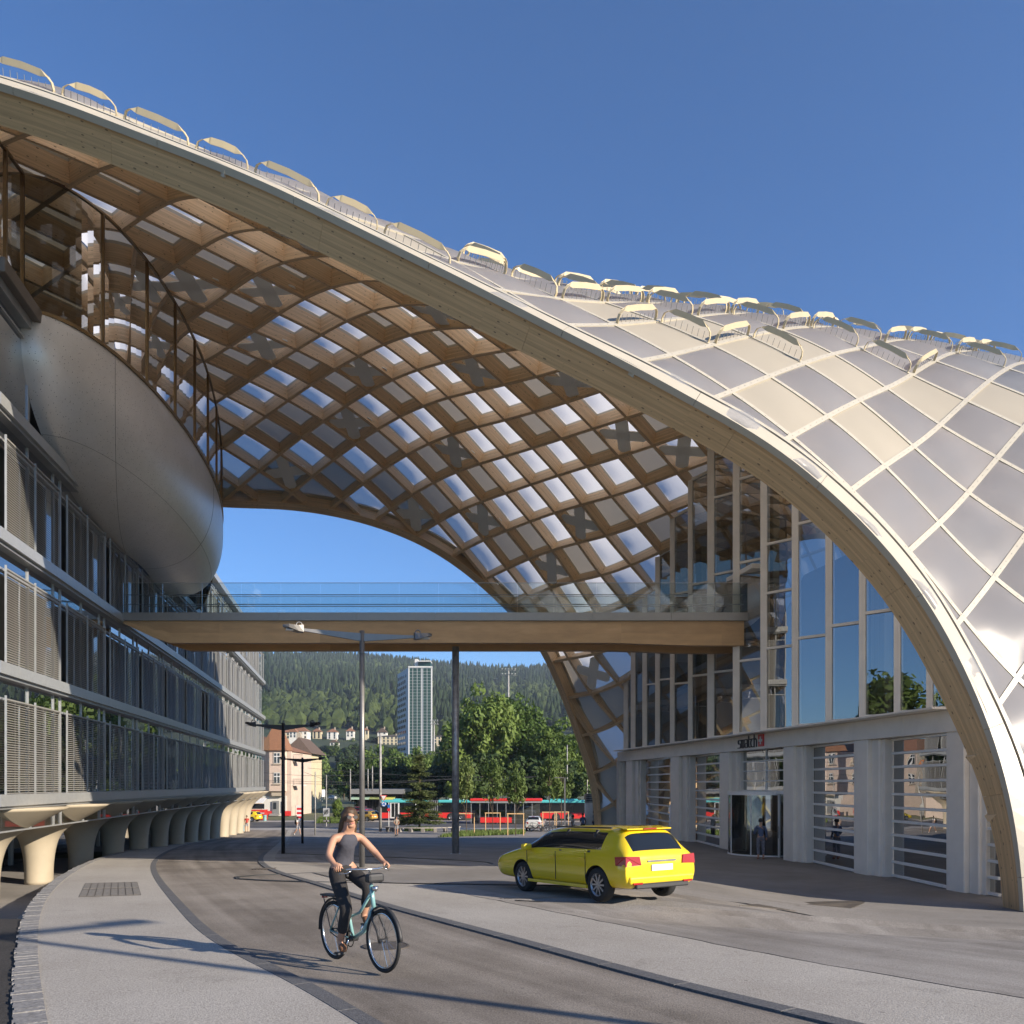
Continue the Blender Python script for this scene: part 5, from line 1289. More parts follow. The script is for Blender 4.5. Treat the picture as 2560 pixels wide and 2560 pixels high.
# ---- buses
MT['teal'] = paint('bus_teal', (.10, .50, .50), .3); MT['busred'] = paint('bus_red', (.66, .035, .03), .3); MT['buswhite'] = paint('bus_white', (.68, .68, .66), .3)
def bus(label, x0, x1, Y, front_left=True, doors=(), joint=None, red=True):
    z0 = zf; H = 3.05; D = 2.5
    r = thing('city_bus', label, 'bus', ((x0+x1)/2, Y, z0))
    secs = [(x0, x1)] if joint is None else [(x0, joint - .7), (joint + .7, x1)]
    for a, b in secs:
        q = MB(); q.box(((a+b)/2, Y + D/2, z0 + .72), (b-a, D, .84)); bevel(q.build('lower_body', MT['busred'], r), .08, 2)
        q = MB(); q.box(((a+b)/2, Y + D/2, z0 + 1.85), (b-a-.04, D - .04, 1.44)); bevel(q.build('window_band', MT['carglass'], r), .08, 2)
        q = MB(); q.box(((a+b)/2, Y + D/2, z0 + 2.78), (b-a, D, .42)); bevel(q.build('roof_band', MT['teal'], r), .12, 3)
        q = MB(); q.box(((a+b)/2 + .4, Y + D/2, z0 + 3.06), ((b-a)*.6, D*.7, .2)); bevel(q.build('roof_unit', MT['teal'] if a == x0 else MT['buswhite'], r), .08, 2)
        nw = int((b-a)/1.5)
        for k in range(1, nw): MB().box((a + (b-a)*k/nw, Y - .006, z0 + 1.85), (.05, .02, 1.3)).build('window_post', MT['plast'], r)
    if joint is not None:
        for k in range(9): MB().box((joint - .62 + k*.155, Y + D/2, z0 + 1.65), (.12, D - .12 - .06*(k % 2), 2.5)).build('bellows_fold', MT['plast'] if k % 2 else MT['bridge_grey'], r)
    for xd in doors:
        d_ = MB().box((xd, Y - .02, z0 + 1.45), (1.35, .05, 2.25)).build('door', MT['buswhite'], r)
        for s_ in (-.3, .3): MB().box((xd + s_*.85, Y - .05, z0 + 1.5), (.42, .02, 2.0)).build('door_pane', MT['carglass'], d_)
    wl = [x0 + 2.6, x1 - 2.2] + ([joint + 2.6] if joint else [])
    for x in wl:
        MB().lathe([(.62, 0), (.62, .03)], 24, (0, 0, 0)).v
        me = MB().lathe([(.60, 0), (.60, .04)], 24).mesh('wheel_arch', MT['plast']); me.transform(Matrix.Translation((x, Y + .02, z0 + .52)) @ Matrix.Rotation(R(90), 4, 'X')); o = inst(me, 'wheel_arch', r); o.matrix_parent_inverse = world_of(r).inverted()
        wh = wheel(r, (x - (x0+x1)/2, -.0, .48), .46, .25, -1, None)
    fx_ = x0 if front_left else x1
    MB().box((fx_ + (.02 if front_left else -.02), Y + D/2, z0 + 1.75), (.06, D - .3, 1.6)).build('windscreen', MT['carglass'], r)
    for dy in (.35, D - .35): MB().box((fx_ - .02, Y + dy, z0 + .62), (.05, .35, .18)).build('headlight', MT['clear'], r)
    return r
def PX(px, Y): return (px - CX)/FPX*Y
bus('articulated teal and red city bus half hidden by the conifer', PX(951, 122), PX(1192, 122), 122, True, (PX(987, 122), PX(1050, 122)), PX(1083, 122))
bus('teal and red city bus behind the staked young trees', PX(1345, 121), PX(1462, 121), 121, False, (), None)
# glass tram shelter with red roof between the buses
x0, x1, Y0 = PX(1178, 112), PX(1352, 112), 112
kk = thing('glass_kiosk', 'glass shelter with red roof band between the two buses', 'shelter', ((x0+x1)/2, Y0, zf))
q = MB(); q.box(((x0+x1)/2, Y0 + 1.5, zf + 3.2), (x1-x0+.4, 3.6, .38)); bevel(q.build('roof_band', MT['busred'], kk), .1, 2)
MB().box(((x0+x1)/2, Y0 + 1.5, zf + 2.9), (x1-x0+.2, 3.4, .2)).build('roof_edge', MT['alu_l'], kk)
q = MB(); q.box((PX(1295, 112), Y0 + 1.5, zf + 3.5), (1.6, 1.4, .3)); bevel(q.build('roof_unit', MT['buswhite'], kk), .06)
npn = 8
for k in range(npn):
    a, b = x0 + (x1-x0)*k/npn, x0 + (x1-x0)*(k+1)/npn
    MB().poly([(a, Y0, zf + .1), (b, Y0, zf + .1), (b, Y0, zf + 2.8), (a, Y0, zf + 2.8)]).build('pane', MT['glass_c2'], kk); MB().box((a, Y0, zf + 1.45), (.07, .09, 2.8)).build('post', MT['alu_l'], kk)
MB().box(((x0+x1)/2, Y0 + 2.9, zf + 1.3), (x1-x0, .1, 2.6)).build('back_wall', MT['interior_w'], kk); MB().box((PX(1240, 112), Y0 - .05, zf + .5), (4.2, .08, .7)).build('red_plinth', MT['busred'], kk)
for k in range(5): 
    q = MB(); x = x0 + 1 + k*1.05; q.box((x, Y0 + .8, zf + .45), (.55, .5, .08)); q.box((x, Y0 + 1.05, zf + .75), (.55, .06, .6)); q.box((x, Y0 + .8, zf + .22), (.1, .1, .4)); q.build('seat', MT['alu'], kk)
# ---------------------------------------------------------------- bicycles
def bike(label, frame_m, name='bicycle', group=None, fork_turn=0.0, city=True):
    """local x forward from the rear axle, wheelbase 1.08"""
    r = thing(name, label, 'bicycle', (0, 0, 0), group); ra = .34
    def part(n_, mb, m, par=r, smooth=True):
        o = mb.build(n_, m, smooth=smooth); o.parent = par; return o
    for x in (0, 1.08):
        wv = bpy.data.objects.new('wheel', None); col.objects.link(wv); wv.parent = r; wv.location = (x, 0, ra)
        part('tyre', MB().tube([((ra-.02)*math.cos(a), 0, (ra-.02)*math.sin(a)) for a in np.linspace(0, 2*math.pi, 41)[:-1]], .021, 8, closed=True), MT['rubber'], wv)
        part('rim', MB().tube([((ra-.05)*math.cos(a), 0, (ra-.05)*math.sin(a)) for a in np.linspace(0, 2*math.pi, 33)[:-1]], .012, 6, closed=True), MT['chrome'], wv)
        q = MB()
        for k in range(20):
            a = 2*math.pi*k/20; s_ = .025 if k % 2 else -.025; q.tube([(0.02*math.cos(a+1), s_, .02*math.sin(a+1)), ((ra-.05)*math.cos(a), 0, (ra-.05)*math.sin(a))], .0022, 3)
        part('spokes', q, MT['chrome'], wv, False); tag(wv.children[-1], kind='stuff')
        q = MB().tube([(0, -.05, 0), (0, .05, 0)], .025, 10); part('hub', q, MT['plast'], wv)
        q = MB(); secs = []
        for a in np.linspace(R(5 if x else 20), R(185 if x == 0 else 160), 20):
            c = Vector(((ra+.03)*math.cos(a), 0, (ra+.03)*math.sin(a))); n_ = c.normalized(); secs.append([c - Vector((0, .026, 0)) - n_*.012, c - n_*0 + Vector((0, 0, 0)) + n_*.004 - Vector((0, .012, 0)), c + n_*.004 + Vector((0, .012, 0)), c + Vector((0, .026, 0)) - n_*.012])
        part('mudguard', q.sweep(secs), MT['plast'], wv)
    BB = Vector((.44, 0, .29)); HT, HB = Vector((.845, 0, .92)), Vector((.90, 0, .66)); ST = Vector((.24, 0, .80)); RA = Vector((0, 0, ra)); FA = Vector((1.08, 0, ra))
    q = MB(); q.tube([HB + Vector((0, 0, .02)), Vector((.68, 0, .40)), BB], .026, 10); q.tube([BB, ST], .02, 10); q.tube([HT, HB], .024, 10)
    q.tube([Vector((.86, 0, .85)), Vector((.6, 0, .6)), Vector((.36, 0, .52))], .017, 8)
    for s_ in (-.045, .045): q.tube([BB + Vector((0, s_*.6, 0)), RA + Vector((0, s_*1.3, 0))], .011, 8); q.tube([ST + Vector((.0, s_*.4, -.05)), RA + Vector((0, s_*1.3, 0))], .010, 8)
    part('frame', q, frame_m)
    q = MB(); q.tube([HB, HB + Vector((.01, 0, -.06))], .02, 8)
    for s_ in (-.05, .05): q.tube([HB + Vector((.01, s_*.5, -.02)), HB + Vector((.03, s_, -.08)), FA + Vector((-.03, s_, .1)), FA + Vector((0, s_, 0))], .013, 8)
    part('fork', q, MT['plast'])
    part('seat_post', MB().tube([ST, Vector((.2, 0, .96))], .014, 8), MT['chrome'])
    q = MB(); secs = []
    for x, w_, z in ((.06, .07, .985), (.12, .10, .995), (.2, .085, .99), (.28, .035, .985), (.34, .022, .98)):
        secs.append([Vector((x, -w_, z - .02)), Vector((x, w_, z - .02)), Vector((x, w_*.8, z + .03)), Vector((x, -w_*.8, z + .03))])
    o = part('saddle', q.sweep(secs), MT['plast']); o.modifiers.new('s', 'SUBSURF').levels = 1
    q = MB(); q.tube([HT + Vector((0, 0, -.02)), Vector((.82, 0, 1.06)), Vector((.84, 0, 1.09))], .015, 8); q.tube([Vector((.66, -.31, 1.08)), Vector((.78, -.22, 1.10)), Vector((.85, -.08, 1.09)), Vector((.85, .08, 1.09)), Vector((.78, .22, 1.10)), Vector((.66, .31, 1.08))], .012, 8)
    hb = part('handlebar', q, MT['chrome'])
    for s_ in (-1, 1):
        part('grip', MB().tube([Vector((.65, s_*.315, 1.08)), Vector((.745, s_*.248, 1.095))], .017, 8), MT['rubber'], hb)
        part('brake_lever', MB().tube([Vector((.80, s_*.21, 1.085)), Vector((.78, s_*.26, 1.055)), Vector((.71, s_*.31, 1.05))], .006, 6), MT['chrome'], hb)
    q = MB(); q.tube([BB + Vector((0, .07, 0)), BB + Vector((.07, .08, .155))], .011, 6); q.tube([BB + Vector((0, -.07, 0)), BB + Vector((-.07, -.08, -.155))], .011, 6); q.lathe([(.09, 0), (.09, .006)], 24, (0, 0, 0))
    part('crank', MB().tube([BB + Vector((.0, -.05, 0)), BB + Vector((0, .05, 0))], .03, 10), MT['plast'])
    for s_, pv in ((1, Vector((.07, .08, .155))), (-1, Vector((-.07, -.08, -.155)))):
        part('crank_arm', MB().tube([BB + Vector((0, s_*.06, 0)), BB + pv], .011, 6), MT['chrome']); part('pedal', MB().box(BB + pv + Vector((0, s_*.05, 0)), (.09, .1, .022)), MT['plast'], smooth=False)
    ch = MB().tube([BB + Vector((.085*math.cos(a), -.045, .085*math.sin(a))) for a in np.linspace(R(90), R(-90), 10)] + [RA + Vector((.03*math.cos(a), -.045, .03*math.sin(a))) for a in np.linspace(R(-90), R(-270), 8)], .006, 5, closed=True); part('chain', ch, MT['rubber'])
    q = MB(); q.box((-.06, 0, .74), (.34, .13, .02))
    for s_ in (-.06, .06): q.tube([Vector((-.16, s_, .735)), Vector((0, s_*.9, ra + .02))], .006, 5)
    part('luggage_rack', q, MT['plast'], smooth=False)
    part('front_lamp', MB().lathe([(.01, -.03), (.03, -.01), (.035, .03)], 12, (.93, 0, .88)), MT['chrome']); part('rear_lamp', MB().box((-.24, 0, .72), (.03, .06, .05)), MT['tail'], smooth=False)
    return r
MT['frame_teal'] = paint('bike_frame_teal', (.22, .42, .42), .3)
CY = Vector((-2.06, 9.78)); CD = Vector((.64, -.77)).normalized()
cyc_bike = bike('teal step-through bicycle ridden across the foreground road', MT['frame_teal'])
cz0, cz1 = GZ(CY.x, CY.y), GZ(CY.x + CD.x*1.08, CY.y + CD.y*1.08)
BIKE_M = Matrix.Translation((CY.x, CY.y, cz0 + .004)) @ Matrix.Rotation(math.atan2(CD.y, CD.x), 4, 'Z') @ Matrix.Rotation(-math.atan((cz1-cz0)/1.08), 4, 'Y')
cyc_bike.location = BIKE_M.to_translation(); cyc_bike.rotation_euler = BIKE_M.to_euler()
pb = bike('dark city bicycle at the left end of the bicycle stands', MT['kpaint'], group='bicycles parked by the far arch')
labs = ['dark city bicycle at the left end of the bicycle stands', 'second parked bicycle from the left, behind the yellow car', 'third parked bicycle from the left, behind the yellow car', 'fourth parked bicycle from the left, beside the lamp post', 'fifth parked bicycle, nearest the standing people', 'last parked bicycle, next to the person in white']
for i, px in enumerate((1338, 1360, 1376, 1392, 1408, 1425)):
    o = pb if i == 0 else copy_tree(pb); p = gp(px, 2080 - i*.5); o.location = (p.x - .5, p.y, p.z); o.rotation_euler = (0, R(2*(i % 3 - 1)), R(-12 + 9*((i*5) % 4))); o['label'] = labs[i]
# ---------------------------------------------------------------- people
MT['skin'] = mat('skin', (.46, .25, .16), .55, var=.06, scale=8); MT['skin_d'] = mat('skin_dark', (.16, .085, .055), .55, var=.06, scale=8)
MT['hair_b'] = mat('brown_hair', (.07, .04, .02), .5, var=.4, scale=60, stretch=(1, 1, .1)); MT['hair_k'] = mat('black_hair', (.012, .011, .011), .5, var=.3, scale=60)
def cloth(name, c, var=.12): return mat(name, c, .85, var=var, scale=9, bump=.3, bscale=25)
def skin_obj(name, verts, edges, radii, m, parent, sub=2, root=0):
    me = bpy.data.meshes.new(name); me.from_pydata([tuple(v) for v in verts], edges, []); me.materials.append(m)
    o = bpy.data.objects.new(name, me); col.objects.link(o)
    if parent is not None: o.parent = parent
    o.modifiers.new('skin', 'SKIN').use_smooth_shade = True
    lay = me.skin_vertices[0] if len(me.skin_vertices) else None
    if lay is None:
        bpy.context.view_layer.objects.active = o; lay = me.skin_vertices[0]
    for i, r in enumerate(radii):
        lay.data[i].radius = r if isinstance(r, tuple) else (r, r)
        lay.data[i].use_root = (i == root)
    s = o.modifiers.new('sub', 'SUBSURF'); s.levels = sub; s.render_levels = sub
    return o
STAND = dict(pel=(0, 0, .95), sp=(0, 0, 1.13), ch=(0, .0, 1.32), nk=(0, .01, 1.49), hb=(0, -.01, 1.57), hm=(0, -.025, 1.65), ht=(0, -.015, 1.73),
    sl=(.17, 0, 1.42), el=(.235, .03, 1.15), wl=(.24, -.06, .93), hl=(.235, -.09, .83), sr=(-.17, 0, 1.42), er=(-.235, .03, 1.15), wr=(-.24, -.06, .93), hr=(-.235, -.09, .83),
    pl=(.095, 0, .90), kl=(.105, -.02, .50), al=(.105, .02, .09), tl=(.115, -.13, .035), pr=(-.095, 0, .90), kr=(-.105, -.02, .50), ar=(-.105, .02, .09), tr=(-.115, -.13, .035))
RAD = dict(pel=(.14, .11), sp=(.115, .09), ch=(.14, .10), nk=.052, hb=.062, hm=(.075, .088), ht=.062, sl=.065, el=.042, wl=.028, hl=.032, sr=.065, er=.042, wr=.028, hr=.032, pl=.088, kl=.058, al=.04, tl=.034, pr=.088, kr=.058, ar=.04, tr=.034)
LINKS = [('pel', 'sp'), ('sp', 'ch'), ('ch', 'nk'), ('nk', 'hb'), ('hb', 'hm'), ('hm', 'ht'), ('ch', 'sl'), ('sl', 'el'), ('el', 'wl'), ('wl', 'hl'), ('ch', 'sr'), ('sr', 'er'), ('er', 'wr'), ('wr', 'hr'), ('pel', 'pl'), ('pl', 'kl'), ('kl', 'al'), ('al', 'tl'), ('pel', 'pr'), ('pr', 'kr'), ('kr', 'ar'), ('ar', 'tr')]
def lerp3(a, b, t): return tuple(x + (y-x)*t for x, y in zip(a, b))
def chainset(J, segs, grow, name, m, parent, sub=2, rmul=1.0):
    """clothing over part of the skeleton; segs are (a, b, t0, t1)"""
    V = []; E = []; Rr = []; idx = {}
    def vid(key, p, r):
        if key not in idx: idx[key] = len(V); V.append(p); Rr.append(r)
        return idx[key]
    def rad(k): return RAD[k] if isinstance(RAD[k], tuple) else (RAD[k], RAD[k])
    for a, b, t0, t1 in segs:
        ks = []
        for t in ([t0, t1] if abs(t1-t0) < .35 else [t0, (t0+t1)/2, t1]):
            ra, rb = rad(a), rad(b); r = tuple((x + (y-x)*t)*rmul + grow for x, y in zip(ra, rb))
            key = a if t == 0 else (b if t == 1 else (a, b, round(t, 2)))
            ks.append(vid(key, lerp3(J[a], J[b], t), r))
        for x, y in zip(ks[:-1], ks[1:]): E.append((x, y))
    return skin_obj(name, V, E, Rr, m, parent, sub)
def person(label, J=None, skin='skin', top=None, bottom=None, shoes=None, hair='hair_b', long_sleeve=False, long_leg=True, scale=1.0, fingers=False, longhair=False, sleeve=True, leg_t=None):
    J = dict(STAND, **(J or {})); r = thing('person', label, 'person', (0, 0, 0)); r.scale = (scale,)*3
    V = []; idx = {}; E = []; Rr = []
    for k in J: idx[k] = len(V); V.append(J[k]); Rr.append(RAD[k])
    for a, b in LINKS: E.append((idx[a], idx[b]))
    # nose, and fingers on request
    hm = Vector(J['hm']); fd = Vector(J.get('face', (0, -1, 0))).normalized()
    if 'face' in J: V[idx['face']] = tuple(hm + fd*.104 + Vector((0, 0, -.012))); Rr[idx['face']] = .013; E.append((idx['hm'], idx['face']))
    else:
        idx['face'] = len(V); V.append(tuple(hm + fd*.104 + Vector((0, 0, -.012)))); Rr.append(.013); E.append((idx['hm'], idx['face']))
    if fingers:
        for s_, wk, hk in (('l', 'wl', 'hl'), ('r', 'wr', 'hr')):
            h = Vector(J[hk]); dv = (h - Vector(J[wk])).normalized(); ax = Vector(J['grip_' + s_]).normalized(); dn = Vector((0, 0, -1))
            for k in range(4):
                o = h + ax*(.026*(k-1.5)) + dv*.012; L = (.030, .034, .032, .026)[k]
                prev = idx[hk]
                for q_, p in enumerate((o + dv*L*.6, o + dv*L*1.15 + dn*.016, o + dv*L*.9 + dn*.042)):
                    V.append(tuple(p)); Rr.append(.0092 - .001*q_); E.append((prev, len(V)-1)); prev = len(V)-1
            inn = ax*(1 if ax.dot(Vector((0, -1 if s_ == 'l' else 1, 0))) > 0 else -1)
            prev = idx[hk]
            for p in (h + inn*.045 + dv*.0 - dn*.0, h + inn*.05 + dv*.03 + dn*.018): V.append(tuple(p)); Rr.append(.0095); E.append((prev, len(V)-1)); prev = len(V)-1
    skin_obj('body', V, E, Rr, MT[skin], r)
    if top:
        sg = [('pel', 'sp', .1, 1), ('sp', 'ch', 0, 1), ('ch', 'nk', 0, .35 if sleeve else .15)]
        for s_ in 'lr':
            sg += [('ch', 's'+s_, 0, 1 if sleeve else .62)]
            if sleeve: sg += [('s'+s_, 'e'+s_, 0, 1 if long_sleeve else .62)]
            if long_sleeve: sg += [('e'+s_, 'w'+s_, 0, .92)]
        chainset(J, sg, .014, 'top', top, r)
    if bottom:
        sg = [('pel', 'sp', 0, .22)]
        for s_ in 'lr':
            sg += [('pel', 'p'+s_, 0, 1), ('p'+s_, 'k'+s_, 0, 1 if long_leg else .85)]
            if long_leg: sg += [('k'+s_, 'a'+s_, 0, leg_t or .93)]
        chainset(J, sg, .017, 'trousers' if long_leg else 'shorts', bottom, r)
    if shoes:
        for s_ in 'lr': chainset(J, [('a'+s_, 't'+s_, .05, 1)], .012, 'shoe', shoes, r, 1)
    # hair cap
    q = MB(); n = 14; P = []
    hc = hm + Vector((0, 0, .015)) - fd*.012
    for i in range(9):
        th = math.pi*.62*i/8; row = []
        for j in range(n):
            ph = 2*math.pi*j/n; dirv = Vector((math.sin(th)*math.cos(ph), math.sin(th)*math.sin(ph), math.cos(th)))
            fr = dirv.dot(fd); rr = .112 if fr < .35 or dirv.z > .55 else .085
            row.append(hc + Vector((dirv.x*rr*.92, dirv.y*rr, dirv.z*rr*1.06)))
        P.append(row + [row[0]])
    q.grid(P); o = q.build('hair', MT[hair], smooth=True); o.parent = r
    if longhair:
        back = -fd; q = MB(); secs = []
        for z, w_, d_, off in ((.06, .07, .05, .04), (-.04, .10, .05, .07), (-.14, .11, .045, .095), (-.24, .10, .04, .11), (-.32, .06, .02, .12)):
            c = hm + back*off + Vector((0, 0, z)); s_ = fd.cross(Vector((0, 0, 1)))
            secs.append([c + s_*(w_*math.cos(a)) + back*(d_*math.sin(a)) for a in np.linspace(0, 2*math.pi, 11)[:-1]])
        o = q.sweep(secs).build('long_hair', MT[hair], smooth=True); o.parent = r; o.modifiers.new('s', 'SUBSURF').levels = 1
    return r
def setp(o, p, rz): o.location = p; o.rotation_euler = (0, 0, rz); return o
WALK = dict(kl=(.1, -.16, .51), al=(.1, -.24, .11), tl=(.1, -.39, .07), kr=(-.1, .06, .51), ar=(-.1, .33, .16), tr=(-.1, .24, .05), el=(.23, .12, 1.17), wl=(.22, .06, .95), hl=(.22, .03, .86))
c_w = cloth('white_shirt', (.6, .57, .53)); c_g = cloth('grey_shorts', (.3, .3, .32)); c_r = cloth('red_shirt', (.45, .05, .04)); c_nb = cloth('navy', (.03, .04, .07)); c_b = cloth('blue_shirt', (.12, .2, .4)); c_k = cloth('black_cloth', (.02, .02, .022)); c_t = cloth('tan_shirt', (.3, .26, .22)); c_db = cloth('denim_blue', (.09, .12, .2))
p = gp(744, 2088); o = person('person in white shirt and shorts walking with dark backpack', dict(WALK, er=(-.2, -.05, 1.15), wr=(-.08, -.22, 1.2), hr=(-.03, -.27, 1.22)), top=c_w, bottom=c_g, long_leg=False, shoes=MT['white']); setp(o, p, R(75))
bp_ = MB(); bp_.box((0, .17, 1.25), (.3, .17, .44)); q = bp_.build('backpack', MT['black']); bevel(q, .06, 3); q.parent = None; tag(q, 'dark backpack on the walking person in white', 'backpack'); q.data.transform(Matrix.Translation((0, 0, 0))); q.location = p; q.rotation_euler = (0, 0, R(75))
p = gp(617, 2080); o = person('person in red shirt standing beside the far office column', dict(wl=(.1, -.2, .98), hl=(.05, -.26, .96), el=(.22, 0, 1.14), wr=(-.1, -.2, .98), hr=(-.05, -.26, .96)), skin='skin', top=c_r, bottom=c_g, long_leg=False, shoes=MT['black'], hair='hair_k'); setp(o, p, R(10))
MT['cyanbox'] = mat('light_blue_bag', (.1, .4, .55), .5, var=.1)
bg_ = MB(); bg_.box((p.x - .5, p.y, p.z + .42), (.42, .3, .7)); bevel(tag(bg_.build('shoulder_bag', MT['cyanbox']), 'light blue bag standing beside the person in red', 'bag'), .06, 2)
p = gp(991, 2091); o = person('person in tan shirt on a scooter near the curved bench', dict(wl=(.08, -.28, 1.0), hl=(.05, -.34, .99), el=(.24, -.04, 1.15), wr=(-.08, -.28, 1.0), hr=(-.05, -.34, .99), er=(-.24, -.04, 1.15)), top=c_t, bottom=c_g, long_leg=False, shoes=MT['black'], hair='hair_k'); setp(o, p + Vector((0, 0, .1)), R(20))
sct = thing('kick_scooter', 'small kick scooter under the person in tan shirt', 'scooter', p); 
MB().box(p + Vector((0, 0, .09)), (.14, .8, .03)).build('deck', MT['plast'], sct); MB().tube([p + Vector((0, -.42, .1)), p + Vector((0, -.36, 1.02))], .02, 8).build('stem', MT['plast'], sct); MB().tube([p + Vector((-.2, -.36, 1.02)), p + Vector((.2, -.36, 1.02))], .018, 8).build('handlebar', MT['plast'], sct)
for dy in (-.45, .4): me = MB().lathe([(.09, -.02), (.09, .02)], 14).mesh('wheel', MT['rubber']); me.transform(Matrix.Translation(p + Vector((0, dy, .09))) @ Matrix.Rotation(R(90), 4, 'Y')); q = inst(me, 'wheel', sct); q.matrix_parent_inverse = world_of(sct).inverted()
for px, lab, tp, rz, sk, JJ in ((1432, 'person in white shirt leaning beside the parked bicycles', c_w, R(70), 'skin_d', dict(wl=(.2, -.1, 1.0))), (1457, 'person in blue shirt talking beside the pale column', c_b, R(-150), 'skin_d', dict(wl=(.1, -.2, 1.12), hl=(.04, -.26, 1.15))), (1486, 'person in pale grey shirt leaning against the far arch', c_w if False else cloth('pale_grey', (.36, .36, .35)), R(-75), 'skin_d', dict())):
    b = at(px, 2080, 60); b.z = GZ(b.x, b.y); o = person(lab, JJ, skin=sk, top=tp, bottom=c_nb, shoes=MT['black'], hair='hair_k'); setp(o, b, rz)
# woman waiting at the entrance, seen from behind
p = FP(FY(1958), ZG, 1.0); p.z = GZ(p.x, p.y)
c_skirt = cloth('patterned_trousers', (.16, .16, .19), .5)
o = person('person in denim jacket and patterned trousers waiting at the entrance', dict(wl=(.24, -.28, 1.08), hl=(.23, -.36, 1.1), el=(.25, -.05, 1.14)), skin='skin', top=c_db, bottom=c_skirt, long_sleeve=True, shoes=cloth('red_sandals', (.35, .05, .04)), hair='hair_k', scale=.97, leg_t=.7); setp(o, p, R(170))
q = MB(); q.lathe([(.02, .16), (.13, .15), (.15, .08), (.15, .0), (.2, -.02)], 16, (0, 0, 0)); 
# ---- the cyclist (bike space: x forward, y left, z up)
def bj(x, y, z): return (x, y, z)
CJ = dict(pel=bj(.20, 0, 1.07), sp=bj(.235, 0, 1.22), ch=bj(.30, 0, 1.38), nk=bj(.345, 0, 1.51), hb=bj(.375, .0, 1.575), hm=bj(.395, .0, 1.645), ht=bj(.385, 0, 1.725),
    sl=bj(.315, .165, 1.43), el=bj(.44, .30, 1.235), wl=bj(.61, .305, 1.135), hl=bj(.665, .30, 1.118), sr=bj(.315, -.165, 1.43), er=bj(.44, -.30, 1.235), wr=bj(.61, -.305, 1.135), hr=bj(.665, -.30, 1.118),
    pl=bj(.23, .10, 1.03), kl=bj(.60, .115, .86), al=bj(.47, .115, .53), tl=bj(.58, .12, .475), pr=bj(.23, -.10, 1.03), kr=bj(.50, -.115, .63), ar=bj(.34, -.115, .245), tr=bj(.45, -.12, .165),
    face=(.96, -.18, -.1), grip_l=(.62, -.5, .1), grip_r=(.62, .5, .1))
sv = {k: RAD[k] for k in RAD}; RAD.update(grip_l=.001, grip_r=.001, face=.013)
CJ2 = {k: v for k, v in CJ.items() if k not in ('grip_l', 'grip_r')}
MT['tank'] = cloth('grey_tank_top', (.06, .06, .075)); MT['legg'] = cloth('dark_leggings', (.022, .02, .02))
